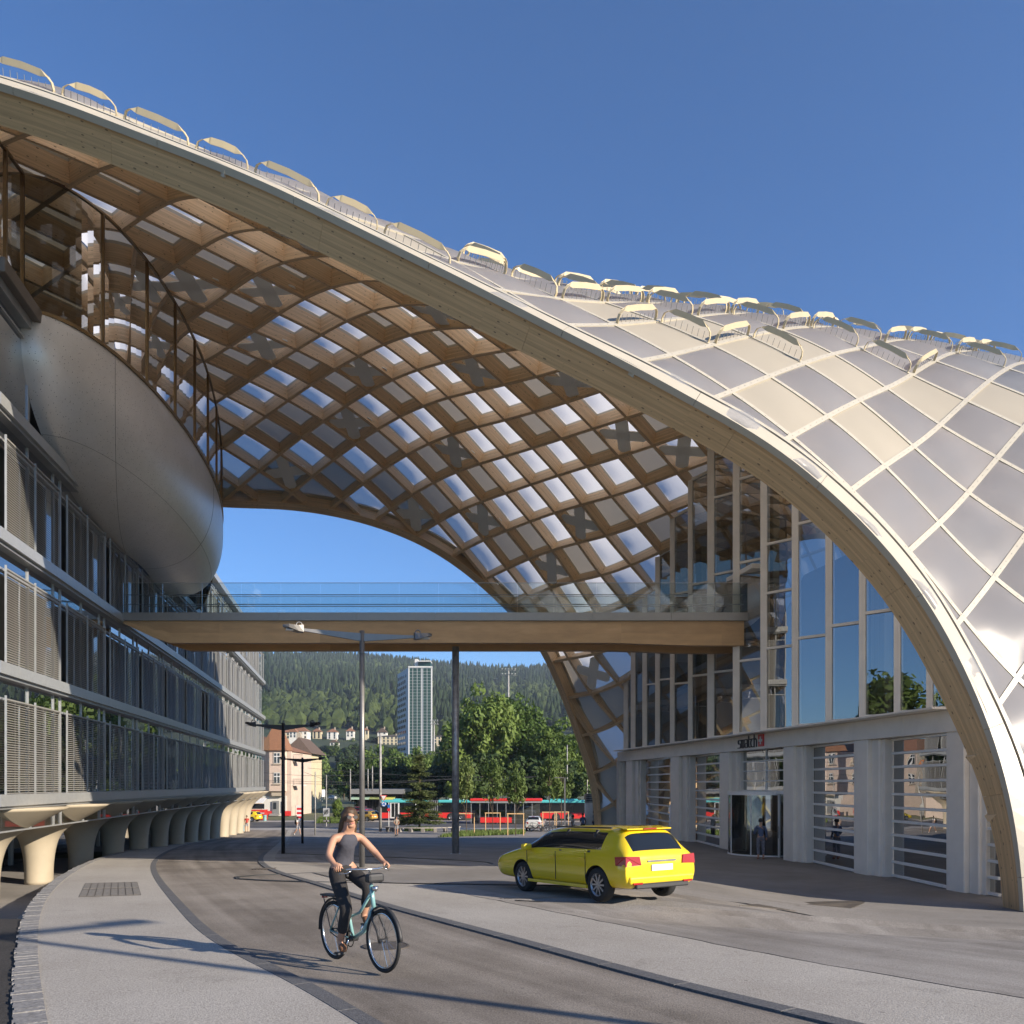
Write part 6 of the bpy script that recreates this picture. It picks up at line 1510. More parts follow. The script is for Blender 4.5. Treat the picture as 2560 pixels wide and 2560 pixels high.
def cyclist():
    global LINKS
    r = thing('person', 'person with long brown hair in dark tank top riding the bicycle', 'person', (0, 0, 0))
    V = []; idx = {}; E = []; Rr = []
    R2 = dict(RAD); R2.update(pel=(.115, .10), ch=(.10, .08), sp=(.09, .075), sl=.052, sr=.052, el=.042, er=.042, pl=.092, pr=.092, wl=.028, wr=.028)
    for k in CJ2:
        if k == 'face': continue
        idx[k] = len(V); V.append(CJ2[k]); Rr.append(R2[k])
    for a, b in LINKS: E.append((idx[a], idx[b]))
    hm = Vector(CJ['hm']); fd = Vector(CJ['face']).normalized()
    V.append(tuple(hm + fd*.105 + Vector((0, 0, -.015)))); Rr.append(.012); E.append((idx['hm'], len(V)-1))
    V.append(tuple(hm + fd*.075 + Vector((0, 0, -.072)))); Rr.append(.03); E.append((idx['hb'], len(V)-1))
    for s_, hk, sg in (('l', 'hl', 1), ('r', 'hr', -1)):
        h = Vector(CJ[hk]); gx = Vector((.095, -sg*.067, .015)).normalized(); outw = Vector((.067, sg*.095, 0)).normalized()
        for k in range(4):
            o = h + gx*(.022*(k - 1.3)); prev = idx[hk]; L = (.9, 1.05, 1.0, .8)[k]
            for q_, p in enumerate((o + outw*.022*L + Vector((0, 0, .006)), o + outw*.040*L + Vector((0, 0, -.018)), o + outw*.022*L + Vector((0, 0, -.046)))):
                V.append(tuple(p)); Rr.append(.0095 - .001*q_); E.append((prev, len(V)-1)); prev = len(V)-1
        prev = idx[hk]
        for p in (h + gx*.03 - outw*.022 + Vector((0, 0, .0)), h + gx*.05 - outw*.018 + Vector((0, 0, -.03))): V.append(tuple(p)); Rr.append(.0095); E.append((prev, len(V)-1)); prev = len(V)-1
    skin_obj('body', V, E, Rr, MT['skin'], r)
    chainset(CJ2, [('pel', 'sp', .0, 1), ('sp', 'ch', 0, 1), ('ch', 'nk', 0, .35), ('ch', 'sl', 0, .7), ('ch', 'sr', 0, .7)], .012, 'tank_top', MT['tank'], r)
    sg = [('pel', 'sp', 0, .2)]
    for s_ in 'lr': sg += [('pel', 'p'+s_, 0, 1), ('p'+s_, 'k'+s_, 0, 1), ('k'+s_, 'a'+s_, 0, .72)]
    chainset(CJ2, sg, .016, 'leggings', MT['legg'], r)
    for s_ in 'lr': chainset(CJ2, [('a'+s_, 't'+s_, .2, 1)], .01, 'sandal', cloth('tan_sandal_' + s_, (.22, .10, .05)), r, 1)
    # hair, sunglasses, mouth, ears
    hc = hm + Vector((-.012, 0, .012)); q = MB(); P = []
    for i in range(10):
        th = math.pi*.66*i/9; row = []
        for j in range(18):
            ph = 2*math.pi*j/18; dv = Vector((math.sin(th)*math.cos(ph), math.sin(th)*math.sin(ph), math.cos(th))); fr = dv.dot(fd)
            rr = .108 + .006*math.sin(j*2.3 + i) if fr < .4 or dv.z > .5 else .078
            row.append(hc + Vector((dv.x*rr, dv.y*rr*.9, dv.z*rr*1.05)))
        P.append(row + [row[0]])
    o = q.grid(P).build('hair', MT['hair_b'], smooth=True); o.parent = r
    q = MB(); secs = []; back = -fd; sd = fd.cross(Vector((0, 0, 1))).normalized()
    for z, w_, d_, off in ((.07, .06, .045, .03), (0, .10, .055, .055), (-.10, .112, .05, .085), (-.2, .115, .045, .115), (-.28, .095, .035, .15), (-.36, .05, .02, .19)):
        c = hm + back*off + Vector((0, 0, z)); secs.append([c + sd*(w_*math.cos(a)*(1 + .12*math.sin(7*a))) + back*(d_*math.sin(a)) for a in np.linspace(0, 2*math.pi, 15)[:-1]])
    o = q.sweep(secs).build('long_hair', MT['hair_b'], smooth=True); o.parent = r; o.modifiers.new('s', 'SUBSURF').levels = 1
    q = MB()
    for s_ in (-1, 1): 
        c = hm + fd*.082 + sd*(.035*s_) + Vector((0, 0, .018)); q.prism([c + sd*(.026*math.cos(a)) + Vector((0, 0, .02*math.sin(a))) for a in np.linspace(0, 6.28, 13)[:-1]], fd*.012)
    q.bar(hm + fd*.092 - sd*.02 + Vector((0, 0, .024)), hm + fd*.092 + sd*.02 + Vector((0, 0, .024)), .006, .006)
    for s_ in (-1, 1): q.bar(hm + fd*.085 + sd*(.058*s_) + Vector((0, 0, .024)), hm - fd*.01 + sd*(.078*s_) + Vector((0, 0, .02)), .005, .006)
    o = q.build('sunglasses', MT['plast']); o.parent = r
    q = MB(); c = hm + fd*.088 + Vector((0, 0, -.048)); q.prism([c + sd*(.024*math.cos(a)) + Vector((0, 0, .007*math.sin(a))) for a in np.linspace(0, 6.28, 11)[:-1]], fd*.006); o = q.build('lips', mat('lips', (.35, .10, .08), .5, var=0)); o.parent = r
    return r
cyc = cyclist(); cyc.location = BIKE_M.to_translation(); cyc.rotation_euler = BIKE_M.to_euler()
q = MB(); q.box((.92, 0, 1.0), (.11, .2, .10)); o = q.build('bike_basket_bag', MT['plast']); bevel(o, .03, 2); o.location = BIKE_M.to_translation(); o.rotation_euler = BIKE_M.to_euler(); tag(o, 'small dark bag strapped to the handlebar of the ridden bicycle', 'bag')
# ---------------------------------------------------------------- trees
def leaf_mat(name, c, c2, tr=.25):
    m, t, b = new_mat(name); b.inputs['Roughness'].default_value = .6; b.inputs['Specular IOR Level'].default_value = .25
    oi = N(t, 'ShaderNodeObjectInfo'); tc = N(t, 'ShaderNodeTexCoord'); n = N(t, 'ShaderNodeTexNoise', i_Scale=.55, i_Detail=3); t.links.new(tc.outputs['Object'], n.inputs['Vector'])
    ad = N(t, 'ShaderNodeMath', operation='MULTIPLY_ADD'); t.links.new(oi.outputs['Random'], ad.inputs[0]); ad.inputs[1].default_value = .35; t.links.new(n.outputs['Fac'], ad.inputs[2])
    o = ramp(t, ad.outputs[0], [(.35, c), (.9, c2)]); t.links.new(o, b.inputs['Base Color'])
    tl = N(t, 'ShaderNodeBsdfTranslucent'); t.links.new(o, tl.inputs[0]); mx = N(t, 'ShaderNodeMixShader'); mx.inputs[0].default_value = tr
    t.links.new(b.outputs[0], mx.inputs[1]); t.links.new(tl.outputs[0], mx.inputs[2]); t.links.new(mx.outputs[0], t.nodes['Material Output'].inputs[0]); return m
MT['leaf'] = leaf_mat('broad_leaf', (.06, .11, .02), (.15, .21, .045)); MT['leaf2'] = leaf_mat('young_leaf', (.08, .13, .03), (.16, .21, .06)); MT['leafd'] = leaf_mat('dark_leaf', (.025, .05, .016), (.06, .095, .028))
MT['needle'] = leaf_mat('needle', (.05, .075, .025), (.11, .135, .045), .1); MT['bark'] = mat('bark', (.11, .08, .055), .9, var=.4, scale=6, bump=.6, bscale=12)
rs_ = np.random.RandomState(11)
def crown_mesh(name, rx, ry, rz, n_cl, per, leaf, m, seed, gap=.25):
    """many leaf-sized faces spread through clumps inside an uneven crown"""
    g = np.random.RandomState(seed); cs = []
    while len(cs) < n_cl:
        p = g.uniform(-1, 1, 3); d = np.linalg.norm(p)
        if d > 1 or d < .45: continue
        lob = .78 + .22*math.sin(3*math.atan2(p[1], p[0]) + seed)*math.cos(2.2*p[2] + seed)
        cs.append(p*lob)
    V = []; Fc = []
    for c in cs:
        cr = g.uniform(.16, .30)
        for _ in range(per):
            o = g.normal(0, 1, 3); o /= np.linalg.norm(o) + 1e-6; q = c + o*cr*g.uniform(.55, 1.0)**.6*np.array([1, 1, .72])
            p = q*np.array([rx, ry, rz]); nrm = o + np.array([0, 0, .6]) + g.normal(0, .5, 3); nrm /= np.linalg.norm(nrm)
            a = np.cross(nrm, g.normal(0, 1, 3)); a /= np.linalg.norm(a) + 1e-6; b = np.cross(nrm, a); s = leaf*g.uniform(.6, 1.3)
            k = len(V); V += [tuple(p - a*s*.9), tuple(p - b*s*.45), tuple(p + a*s*.9), tuple(p + b*s*.45)]; Fc.append((k, k+1, k+2, k+3))
    me = bpy.data.meshes.new(name); me.from_pydata(V, [], Fc); me.materials.append(m); return me
def trunk_mesh(h, r, branches, spread, seed, m=None):
    g = np.random.RandomState(seed); q = MB(); pts = [(0, 0, -.2)]; x = y = 0
    for i in range(1, 7): x += g.normal(0, .02*h/6); y += g.normal(0, .02*h/6); pts.append((x, y, h*i/6))
    q.tube(pts, [r*(1 - .11*i) for i in range(7)], 9)
    for k in range(branches):
        t = g.uniform(.45, .98); b = Vector(pts[min(6, int(t*6))]); a = g.uniform(0, 6.28); L = spread*g.uniform(.6, 1.0)
        e = b + Vector((math.cos(a)*L, math.sin(a)*L, L*g.uniform(.5, 1.1))); md_ = b.lerp(e, .5) + Vector((0, 0, .1*L)); q.tube([b, md_, e], [r*.38, r*.25, r*.08], 6)
    return q.mesh('trunk', m or MT['bark'], True)
TV = {}
TV['big'] = [(crown_mesh('crown', 1, 1, 1, 130, 70, .062, MT['leaf'], s), trunk_mesh(1.0, .05, 12, .6, s)) for s in (1, 2)]
TV['mid'] = [(crown_mesh('crown', 1, 1, 1, 70, 55, .09, MT['leaf'], s), trunk_mesh(1.0, .05, 8, .5, s)) for s in (5, 6, 7)]
TV['dark'] = [(crown_mesh('crown', 1, 1, 1, 70, 50, .10, MT['leafd'], s), trunk_mesh(1.0, .05, 6, .5, s)) for s in (8, 9)]
TV['young'] = [(crown_mesh('crown', 1, 1, 1, 60, 30, .085, MT['leaf2'], s), trunk_mesh(1.0, .04, 10, .5, s)) for s in (12, 13)]
tcount = 0
def tree(px, py_top, Y, wpx, base_z, label, kind='mid', cat='tree', group='town trees', crown_from=.35, name='tree'):
    global tcount
    X = PX(px, Y); zt = CAM_Z + (HY - py_top)/FPX*Y; h = zt - base_z; rx = wpx/2*Y/FPX
    cm, tm = TV[kind][tcount % len(TV[kind])]; tcount += 1
    r = thing(name, label, cat, (X, Y, base_z), group, rz=rs_.uniform(0, 6.28))
    o = inst(cm, 'crown', r); z0 = h*crown_from; rz = (h - z0)/2*1.08; o.location = (0, 0, z0 + rz*.96); o.scale = (rx, rx*rs_.uniform(.85, 1.05), rz)
    o = inst(tm, 'trunk', r); o.scale = (max(rx*.75, h*.08), max(rx*.75, h*.08), z0 + rz*1.1)
    return r
tree(1215, 1712, 150, 210, zf, 'tallest broad green tree right of the bridge column', 'big', crown_from=.2)
tree(1295, 1742, 158, 190, zf, 'broad tree directly under the stadium floodlights', 'big', crown_from=.22)
tree(1385, 1795, 146, 180, zf, 'broad green tree just left of the far arch', 'big', crown_from=.18)
tree(1462, 1830, 150, 130, zf, 'green tree partly hidden by the far arch foot', 'mid', crown_from=.15)
tree(1560, 1880, 120, 110, zf, 'green tree glimpsed between the far arch and the hall', 'mid', crown_from=.15)
tree(1130, 1810, 175, 130, zf, 'green tree behind the bridge column', 'mid', crown_from=.2)
tree(1205, 1880, 128, 150, zf, 'low dense tree behind the kiosk on the left', 'dark', crown_from=.15)
tree(1320, 1885, 130, 170, zf, 'low dense tree behind the kiosk on the right', 'dark', crown_from=.15)
tree(1420, 1900, 128, 130, zf, 'low dense tree behind the right-hand bus', 'dark', crown_from=.15)
spots = [(712, 1920, 175, 60, 'mid'), (728, 1905, 200, 60, 'dark'), (745, 1888, 230, 70, 'mid'), (770, 1870, 330, 90, 'dark'), (795, 1880, 380, 90, 'mid'), (905, 1890, 190, 110, 'dark'), (880, 1900, 230, 90, 'mid'), (860, 1905, 280, 80, 'dark'), (930, 1870, 260, 100, 'mid'), (975, 1865, 240, 100, 'mid'), (1010, 1880, 220, 110, 'mid'), (1060, 1875, 230, 100, 'mid'), (1100, 1868, 250, 90, 'mid'), (1141, 1885, 200, 90, 'dark'), (1000, 1905, 170, 120, 'dark'), (950, 1915, 170, 110, 'dark'), (1090, 1905, 160, 120, 'dark'), (690, 1965, 150, 40, 'mid'), (830, 1925, 360, 70, 'dark'), (812, 1918, 420, 60, 'mid'), (907, 1945, 165, 90, 'dark'), (1150, 1925, 150, 90, 'mid'), (705, 1960, 160, 50, 'dark')]
lab_t = ['among the trees on the left side of the street', 'in the mass of trees right of the street', 'in front of the tower block']
for i, (x, yt, Y, wpx, kd) in enumerate(spots):
    w_ = lab_t[0] if x < 830 else (lab_t[2] if 960 < x < 1120 else lab_t[1]); nth = ['first', 'second', 'third', 'fourth', 'fifth', 'sixth', 'seventh', 'eighth', 'ninth', 'tenth', 'eleventh', 'twelfth']
    k = sorted(s[0] for s in spots if (lab_t[0] if s[0] < 830 else (lab_t[2] if 960 < s[0] < 1120 else lab_t[1])) == w_).index(x)
    tree(x, yt, Y, wpx, zf, '%s tree %s, counted from the left' % (nth[min(k, 11)], w_), kd, crown_from=.12)
for k, (x_, y_, h_) in enumerate(((-34, -6, 13), (-40, 2, 15), (-30, -16, 12), (-46, -12, 16))):   # trees behind the photographer, mirrored in the hall panes
    cm, tm = TV['mid'][k % 3]; r = thing('tree', ['first', 'second', 'third', 'fourth'][k] + ' tree behind the photographer, mirrored in the hall panes', 'tree', (x_, y_, -.6), 'trees mirrored in the glass')
    o = inst(cm, 'crown', r); o.location = (0, 0, h_*.62); o.scale = (h_*.38, h_*.38, h_*.42); o = inst(tm, 'trunk', r); o.scale = (h_*.3, h_*.3, h_*.6)
# conifer in the bench ring
p = gp(1042, 2078) + Vector((0, 2.6, 0)); lar = thing('conifer_tree', 'small loose-branched conifer inside the curved bench', 'tree', p)
Hc = (2072 - 1882)*p.y/FPX; q = MB(); q.tube([p, p + Vector((.05, 0, Hc*.5)), p + Vector((0, 0, Hc))], [.13, .08, .02], 8); q.build('trunk', MT['bark'], lar)
g = np.random.RandomState(3); V = []; Fc = []; br_ = MB()
for k in range(120):
    t = g.uniform(.1, .99); a = g.uniform(0, 6.28); L = (1 - t)**.75*2.5*g.uniform(.6, 1.1) + .25; b = p + Vector((0, 0, Hc*t)); e = b + Vector((math.cos(a)*L, math.sin(a)*L, -.12*L + .1)); br_.tube([b, e], [.025, .006], 4)
    for s in np.linspace(.15, 1, int(6 + L*12)):
        c = b.lerp(e, float(s))
        for _ in range(8):
            d_ = Vector(g.normal(0, 1, 3)).normalized(); d_.z = d_.z*.5 - .15; c2 = c + d_*g.uniform(.05, .28); u = d_.cross(Vector(g.normal(0, 1, 3))).normalized()*.05; w_ = d_*.18; kk_ = len(V); V += [tuple(c2 - u), tuple(c2 + u), tuple(c2 + w_ + u*.3), tuple(c2 + w_ - u*.3)]; Fc.append((kk_, kk_+1, kk_+2, kk_+3))
me = bpy.data.meshes.new('needles'); me.from_pydata(V, [], Fc); me.materials.append(MT['needle']); o = inst(me, 'crown', lar); o.matrix_parent_inverse = world_of(lar).inverted(); br_.build('branches', MT['bark'], lar)
# young staked trees
stk = [(1166, 2088, 'young staked tree beside the bridge column'), (1232, 2083, 'second young staked tree from the bridge column'), (1289, 2089, 'dark-trunked young staked tree in the middle of the row'), (1374, 2078, 'thin young staked tree behind the white car'), (1404, 2077, 'young staked tree beside the angled lamp post')]
for i, (x, yb, lab) in enumerate(stk):
    p = gp(x, yb); r = tree(x, 1885 + 8*(i % 3), p.y, 74, p.z, lab, 'young', group='staked young trees', crown_from=.36, name='young_tree'); r.rotation_euler = (0, 0, i*1.3)
    st2 = thing('tree_stakes', 'timber stakes holding the ' + lab.split(' beside')[0].split(' from')[0].split(' behind')[0].split(' in ')[0] + [' next to the bridge column', ' left of the kiosk door', ' left of the white car', ' behind the bicycles', ' by the lamp post'][i], 'stakes', p, 'tree stakes')
    for dx in (-.75, .75): MB().tube([p + Vector((dx, 0, -.1)), p + Vector((dx, 0, 2.1))], .045, 7).build('stake', MT['wood'], st2)
    MB().box(p + Vector((0, 0, 2.08)), (1.65, .06, .1)).build('crossbar', MT['wood'], st2)
# grass strips, hedge, shrubs
MT['grass'] = leaf_mat('grass_blade', (.07, .12, .02), (.14, .19, .05), .2)
def grass(region, n, h, label, name='grass'):
    g = np.random.RandomState(n); V = []; Fc = []
    for _ in range(n):
        a, b = g.uniform(0, 1, 2); c = region[0].lerp(region[1], a).lerp(region[3].lerp(region[2], a), b); c.z = GZ(c.x, c.y) if c.y < 96 else zf; an = g.uniform(0, 6.28); u = Vector((math.cos(an), math.sin(an), 0))*.05; tip = c + Vector((g.normal(0, .08), g.normal(0, .08), h*g.uniform(.5, 1.2))); k = len(V); V += [tuple(c - u), tuple(c + u), tuple(tip)]; Fc.append((k, k+1, k+2))
    me = bpy.data.meshes.new(name); me.from_pydata(V, [], Fc); me.materials.append(MT['grass']); o = inst(me, name); tag(o, label, 'grass', kind='stuff')
    q = MB(); q.poly([Vector((v.x, v.y, (GZ(v.x, v.y) if v.y < 96 else zf) + .03)) for v in region]); tag(q.build('planting_bed', MT['soil']), kind='structure')
grass([gp(1095, 2094), gp(1312, 2086), gp(1312, 2078), gp(1160, 2081)], 5000, .35, 'ragged green grass around the staked young trees')
grass([gp(1010, 2079), gp(1085, 2078), gp(1080, 2072), gp(1015, 2072)], 1500, .4, 'low green planting inside the curved bench')
grass([at(790, 2045, 113), at(895, 2045, 113), at(880, 2036, 124), at(800, 2036, 124)], 4000, .6, 'grassy roundabout island in front of the street')
tree(845, 1996, 116, 38, zf, 'small round bush-like tree on the roundabout island', 'mid', crown_from=.1)
# ---------------------------------------------------------------- buildings of the town
MT['tile'] = mat('roof_tiles', (.24, .115, .06), .8, var=.35, scale=9, bump=.4, bscale=20); MT['tile_d'] = mat('brown_roof_tiles', (.11, .075, .055), .8, var=.3, scale=6, bump=.4, bscale=20)
MT['render_p'] = mat('pink_render', (.55, .44, .36), .85, var=.08, scale=1.5); MT['render_w'] = mat('white_render', (.66, .64, .58), .85, var=.06, scale=1); MT['render_y'] = mat('cream_render', (.55, .47, .31), .85, var=.08, scale=1); MT['stone_tr'] = mat('window_stone', (.42, .36, .28), .8, var=.1); MT['wpane'] = mat('window_pane', (.03, .035, .04), .08, var=.2, spec=.8)
def window(c, ax, out, wd, hg, parent, sill=True, cross=True):
    c = Vector(c); ax = Vector(ax); out = Vector(out); up = Vector((0, 0, 1))
    q = MB(); q.obox(c - ax*(wd/2 + .12) - up*(hg/2 + .1) + out*.0, ax*(wd + .24), out*.06, up*(hg + .2)); w_ = q.build('window', MT['stone_tr'], parent)
    q = MB(); q.obox(c - ax*wd/2 - up*hg/2 + out*.03, ax*wd, out*.05, up*hg); q.build('frame', MT['white'], w_)
    for sx in (-1, 1):
        for (z0, z1) in ((-.5, .12), (.2, .48)): q = MB(); q.obox(c + ax*(wd*.26*sx) - ax*wd*.19 + up*hg*z0*.94 + out*.07, ax*wd*.38, out*.02, up*hg*(z1-z0)*.92); q.build('pane', MT['wpane'], w_)
    if sill: q = MB(); q.obox(c - ax*(wd/2 + .2) - up*(hg/2 + .22), ax*(wd + .4), out*.2, up*.12); q.build('sill', MT['stone_tr'], w_)
def hip(q, x0, x1, y0, y1, ze, zr, ov=.5, inset=None, ridge_x=True):
    x0 -= ov; x1 += ov; y0 -= ov; y1 += ov; i_ = (min(x1-x0, y1-y0)/2 if inset is None else inset)
    if ridge_x: a, b = (x0 + i_, (y0+y1)/2, zr), (x1 - i_, (y0+y1)/2, zr)
    else: a, b = ((x0+x1)/2, y0 + i_, zr), ((x0+x1)/2, y1 - i_, zr)
    A, B, C, D_ = (x0, y0, ze), (x1, y0, ze), (x1, y1, ze), (x0, y1, ze)
    if ridge_x: q.poly([A, B, b, a]); q.poly([C, D_, a, b]); q.poly([B, C, b]); q.poly([D_, A, a])
    else: q.poly([B, C, b, a]); q.poly([D_, A, a, b]); q.poly([A, B, a]); q.poly([C, D_, b])
    q.poly([A, D_, C, B])
# pink corner house with turret roof (the street side shows at the right of the office building)
Yh = 138; hs = thing('corner_house', 'pink corner house with steep red-brown turret roof', 'house', (PX(690, Yh), Yh, zf)); S3 = Yh/FPX
def hx(px): return PX(px, Yh)
def hz(py): return CAM_Z + (HY - py)*S3
xa, xb, xc = hx(673), hx(709), hx(724)
q = MB(); q.prism([(xa, Yh, hz(1978)), (xb, Yh, hz(1978)), (xb + .3, Yh + .9, hz(1978)), (xa - 1.2, Yh + 1.2, hz(1978))], (0, 0, hz(1875) - hz(1978))); q.build('oriel_wall', MT['render_p'], hs)
q = MB(); q.prism([(xa + .3, Yh + .3, hz(1990)), (xb - .1, Yh + .3, hz(1990)), (xb, Yh + .9, hz(1990)), (xa - .6, Yh + 1.2, hz(1990))], (0, 0, hz(1978) - hz(1990))); q.build('oriel_foot', MT['stone_tr'], hs)
q = MB(); q.box(((xa + xc)/2 - 12, Yh + 8, (zf + hz(1878))/2), (24 + (xc-xa), 14, hz(1878) - zf)); q.build('wall', MT['render_p'], hs)
q = MB(); q.prism([(xa - 1.4, Yh + 1.0, zf), (xb + .25, Yh + .85, zf), (xb + .25, Yh + 1.1, zf), (xa - 1.4, Yh + 1.25, zf)], (0, 0, hz(1990) - zf)); q.build('shop_front', MT['render_w'], hs)
q = MB(); T0, T1 = hz(1876), hz(1814); A = [(xa - 1.5, Yh - .4, T0), (xb + .6, Yh - .4, T0), (xb + .6, Yh + 4, T0), (xa - 1.5, Yh + 4, T0)]; B = [(xa + .3, Yh + 1.2, T1), (xb - .9, Yh + 1.2, T1), (xb - .9, Yh + 2.0, T1), (xa + .3, Yh + 2.0, T1)]
for i in range(4): j = (i+1) % 4; q.poly([A[i], A[j], B[j], B[i]])
q.poly(B); q.poly(A[::-1]); tr_ = q.build('turret_roof', MT['tile'], hs)
q = MB(); hip(q, xa - 25, xc - .3, Yh + 2, Yh + 14, hz(1878), hz(1835), .6); q.build('roof', MT['tile'], hs)
for py in (1895, 1945): window(((xa+xb)/2 + .1, Yh - .0, hz(py)), (1, 0, 0), (0, -1, 0), 1.0, 1.75, hs)
for k in range(8):
    for py in (1895, 1945): window((xa - 3.5 - k*2.9, Yh + 1.0, hz(py)), (1, 0, 0), (0, -1, 0), 1.1, 1.8, hs)
dr = MB().box((hx(686), Yh + .75, zf + 1.35), (1.1, .1, 2.3)).build('door', MT['bridge_grey'], hs); MB().box((hx(684), Yh + .68, zf + 1.7), (.5, .04, 1.1)).build('pane', MT['wpane'], dr)
for k in range(3): MB().box((hx(686), Yh + .2 - k*.3, zf + .36 - .12*k), (1.6, .4, .14)).build('step', MT['granite'], hs)
for sx in (-1, 1): MB().box((hx(686) + sx*1.6 + .3, Yh + .72, zf + .45), (1.3, .1, .8)).build('red_plinth', MT['busred'], hs)
for k in range(2): MB().box((hx(702 + k*5), Yh + .8, zf + 1.5), (.22, .06, 1.9)).build('shop_pane', MT['wpane'], hs)
for k, py in enumerate((1893, 1955)):
    bc = MB().box((xc + .9, Yh + 3, hz(py) - .55), (1.6, 2.4, .15)).build('balcony', MT['render_w'], hs)
    for j in range(9): MB().box((xc + .2 + j*.18, Yh + 1.85, hz(py)), (.03, .03, 1.0)).build('baluster', MT['black'], bc)
    MB().box((xc + .9, Yh + 1.85, hz(py) + .5), (1.6, .05, .05)).build('rail', MT['black'], bc)
# neighbour with the brown hipped roof
Yn = 172; nb = thing('town_house', 'cream town house with dark brown hipped roof behind the corner house', 'house', (PX(745, Yn), Yn, zf)); xn0, xn1 = PX(715, Yn), PX(771, Yn); S4 = Yn/FPX
def nz(py): return CAM_Z + (HY - py)*S4
MB().box(((xn0+xn1)/2, Yn + 6, (zf + nz(1884))/2), (xn1-xn0, 12, nz(1884)-zf)).build('wall', MT['render_y'], nb); q = MB(); hip(q, xn0, xn1, Yn, Yn + 12, nz(1884), nz(1842), .9, 2.2, False); q.build('roof', MT['tile_d'], nb)
MB().box((PX(729, Yn), Yn + 6, nz(1845)), (.9, .9, 3)).build('chimney', MT['stone_tr'], nb)
for k, px in enumerate((728, 745, 760)):
    for py in (1903, 1935): window((PX(px, Yn), Yn, nz(py)), (1, 0, 0), (0, -1, 0), 1.1, 2.0, nb)
# long pink house row further left, seen only as a reflection in the hall windows
rw = thing('terraced_house', 'pink terraced house with orange tiled roof mirrored in the hall windows', 'house', (-60, 118, zf)); MB().box((-62, 124, zf + 4.2), (26, 12, 8.4)).build('wall', MT['render_p'], rw); q = MB(); hip(q, -75, -49, 118, 130, zf + 8.4, zf + 13.5, .7, 3); q.build('roof', mat('orange_tiles', (.5, .17, .06), .75, var=.25, scale=6), rw)
for k in range(7):
    for z in (1.7, 4.6, 7.0): window((-73 + k*3.6, 118, zf + z), (1, 0, 0), (0, -1, 0), 1.2, 1.7, rw)
    MB().box((-73 + k*3.6, 119.2, zf + 9.8), (1.5, 1.2, 1.4)).build('dormer', MT['render_w'], rw)
# red snack stand between the office and the corner house
Yt = 124; sx0, sx1 = PX(624, Yt), PX(660, Yt); sn = thing('snack_stand', 'red snack stand with white awning left of the corner house', 'stand', ((sx0+sx1)/2, Yt, zf))
MB().box(((sx0+sx1)/2, Yt + 1, zf + .75), (sx1-sx0, 1.8, 1.5)).build('counter', MT['busred'], sn); MB().box(((sx0+sx1)/2, Yt + .08, zf + 1.0), (sx1-sx0, .06, .12)).build('white_stripe', MT['white'], sn); MB().box(((sx0+sx1)/2, Yt + .3, zf + 2.0), (sx1-sx0 - .1, .1, .75)).build('menu_board', MT['black'], sn)
for k in range(12): MB().obox((sx0 + (sx1-sx0)*k/12, Yt - .7, zf + 2.5), ((sx1-sx0)/12 - .02, 0, 0), (0, 2.2, .65), (0, 0, .04)).build('awning_strip', MT['white'] if k % 2 else MT['render_w'], sn)
o = MB().lathe([(.24, 0), (.27, .8), (.29, .85)], 16, (PX(662, 121), 121, zf)).build('litter_bin', MT['frame_teal']); tag(o, 'round grey-green litter bin at the end of the red stand', 'bin')
# flat-roofed shop with awning
Yp = 152; sh = thing('flat_roof_shop', 'low shop with dark flat roof beside the parked cars', 'shop', (PX(940, Yp), Yp, zf)); p0, p1 = PX(880, Yp), PX(1012, Yp)
MB().box(((p0+p1)/2, Yp + 5, zf + 3.95), (p1-p0, 12, .9)).build('roof_slab', MT['bridge_grey'], sh); MB().box(((p0+p1)/2, Yp + 7, zf + 1.75), (p1-p0-.6, 6, 3.5)).build('wall', MT['interior'], sh)
for k in range(9): MB().box((p0 + .4 + (p1-p0-.8)*k/8, Yp + .3, zf + 1.75), (.12, .12, 3.5)).build('post', MT['plast'], sh)
for k in range(8): MB().box((p0 + .9 + (p1-p0-.8)*k/8, Yp + 3.95, zf + 1.6), (.95, .08, 2.4)).build('window', MT['wpane'], sh)
MB().obox((PX(878, Yp), Yp - 1.2, zf + 2.5), (5.2, 0, 0), (0, 1.6, .55), (0, 0, .05)).build('awning', mat('green_awning', (.35, .5, .38), .7, var=.1), sh); MB().obox((PX(925, Yp), Yp - 1.2, zf + 2.5), (4.6, 0, 0), (0, 1.6, .55), (0, 0, .05)).build('awning', mat('yellow_awning', (.6, .6, .15), .7, var=.1), sh)
# tower block
Yk = 420; tw = thing('tower_block', 'tall dark green tower block with white grid facade', 'tower', (PX(1050, Yk), Yk, zf)); S5 = Yk/FPX
def tz(py): return CAM_Z + (HY - py)*S5
MT['tgreen'] = mat('tower_green_panel', (.018, .055, .045), .35, var=.2, scale=.3); MT['twhite'] = mat('tower_white', (.62, .62, .60), .6, var=.05); MT['tgrey'] = mat('tower_side', (.42, .43, .45), .7, var=.1, scale=.4)
t0, t1 = PX(1020.5, Yk), PX(1081, Yk); tl_ = PX(999, Yk); ztop = tz(1669)
dy_ = 26
MB().prism([(t0, Yk, zf), (t1, Yk, zf), (t1 - 3.2, Yk + dy_, zf), (t0 - 8.9, Yk + dy_, zf)], (0, 0, ztop - zf)).build('core', MT['tgrey'], tw)
def tf(u, z, o=0): return Vector((t0 + (t1-t0)*u, Yk - o, z))
cols_ = [.03, .19, .37, .535, .61, .78, .965]; rowp = 7.62; nrow = 30
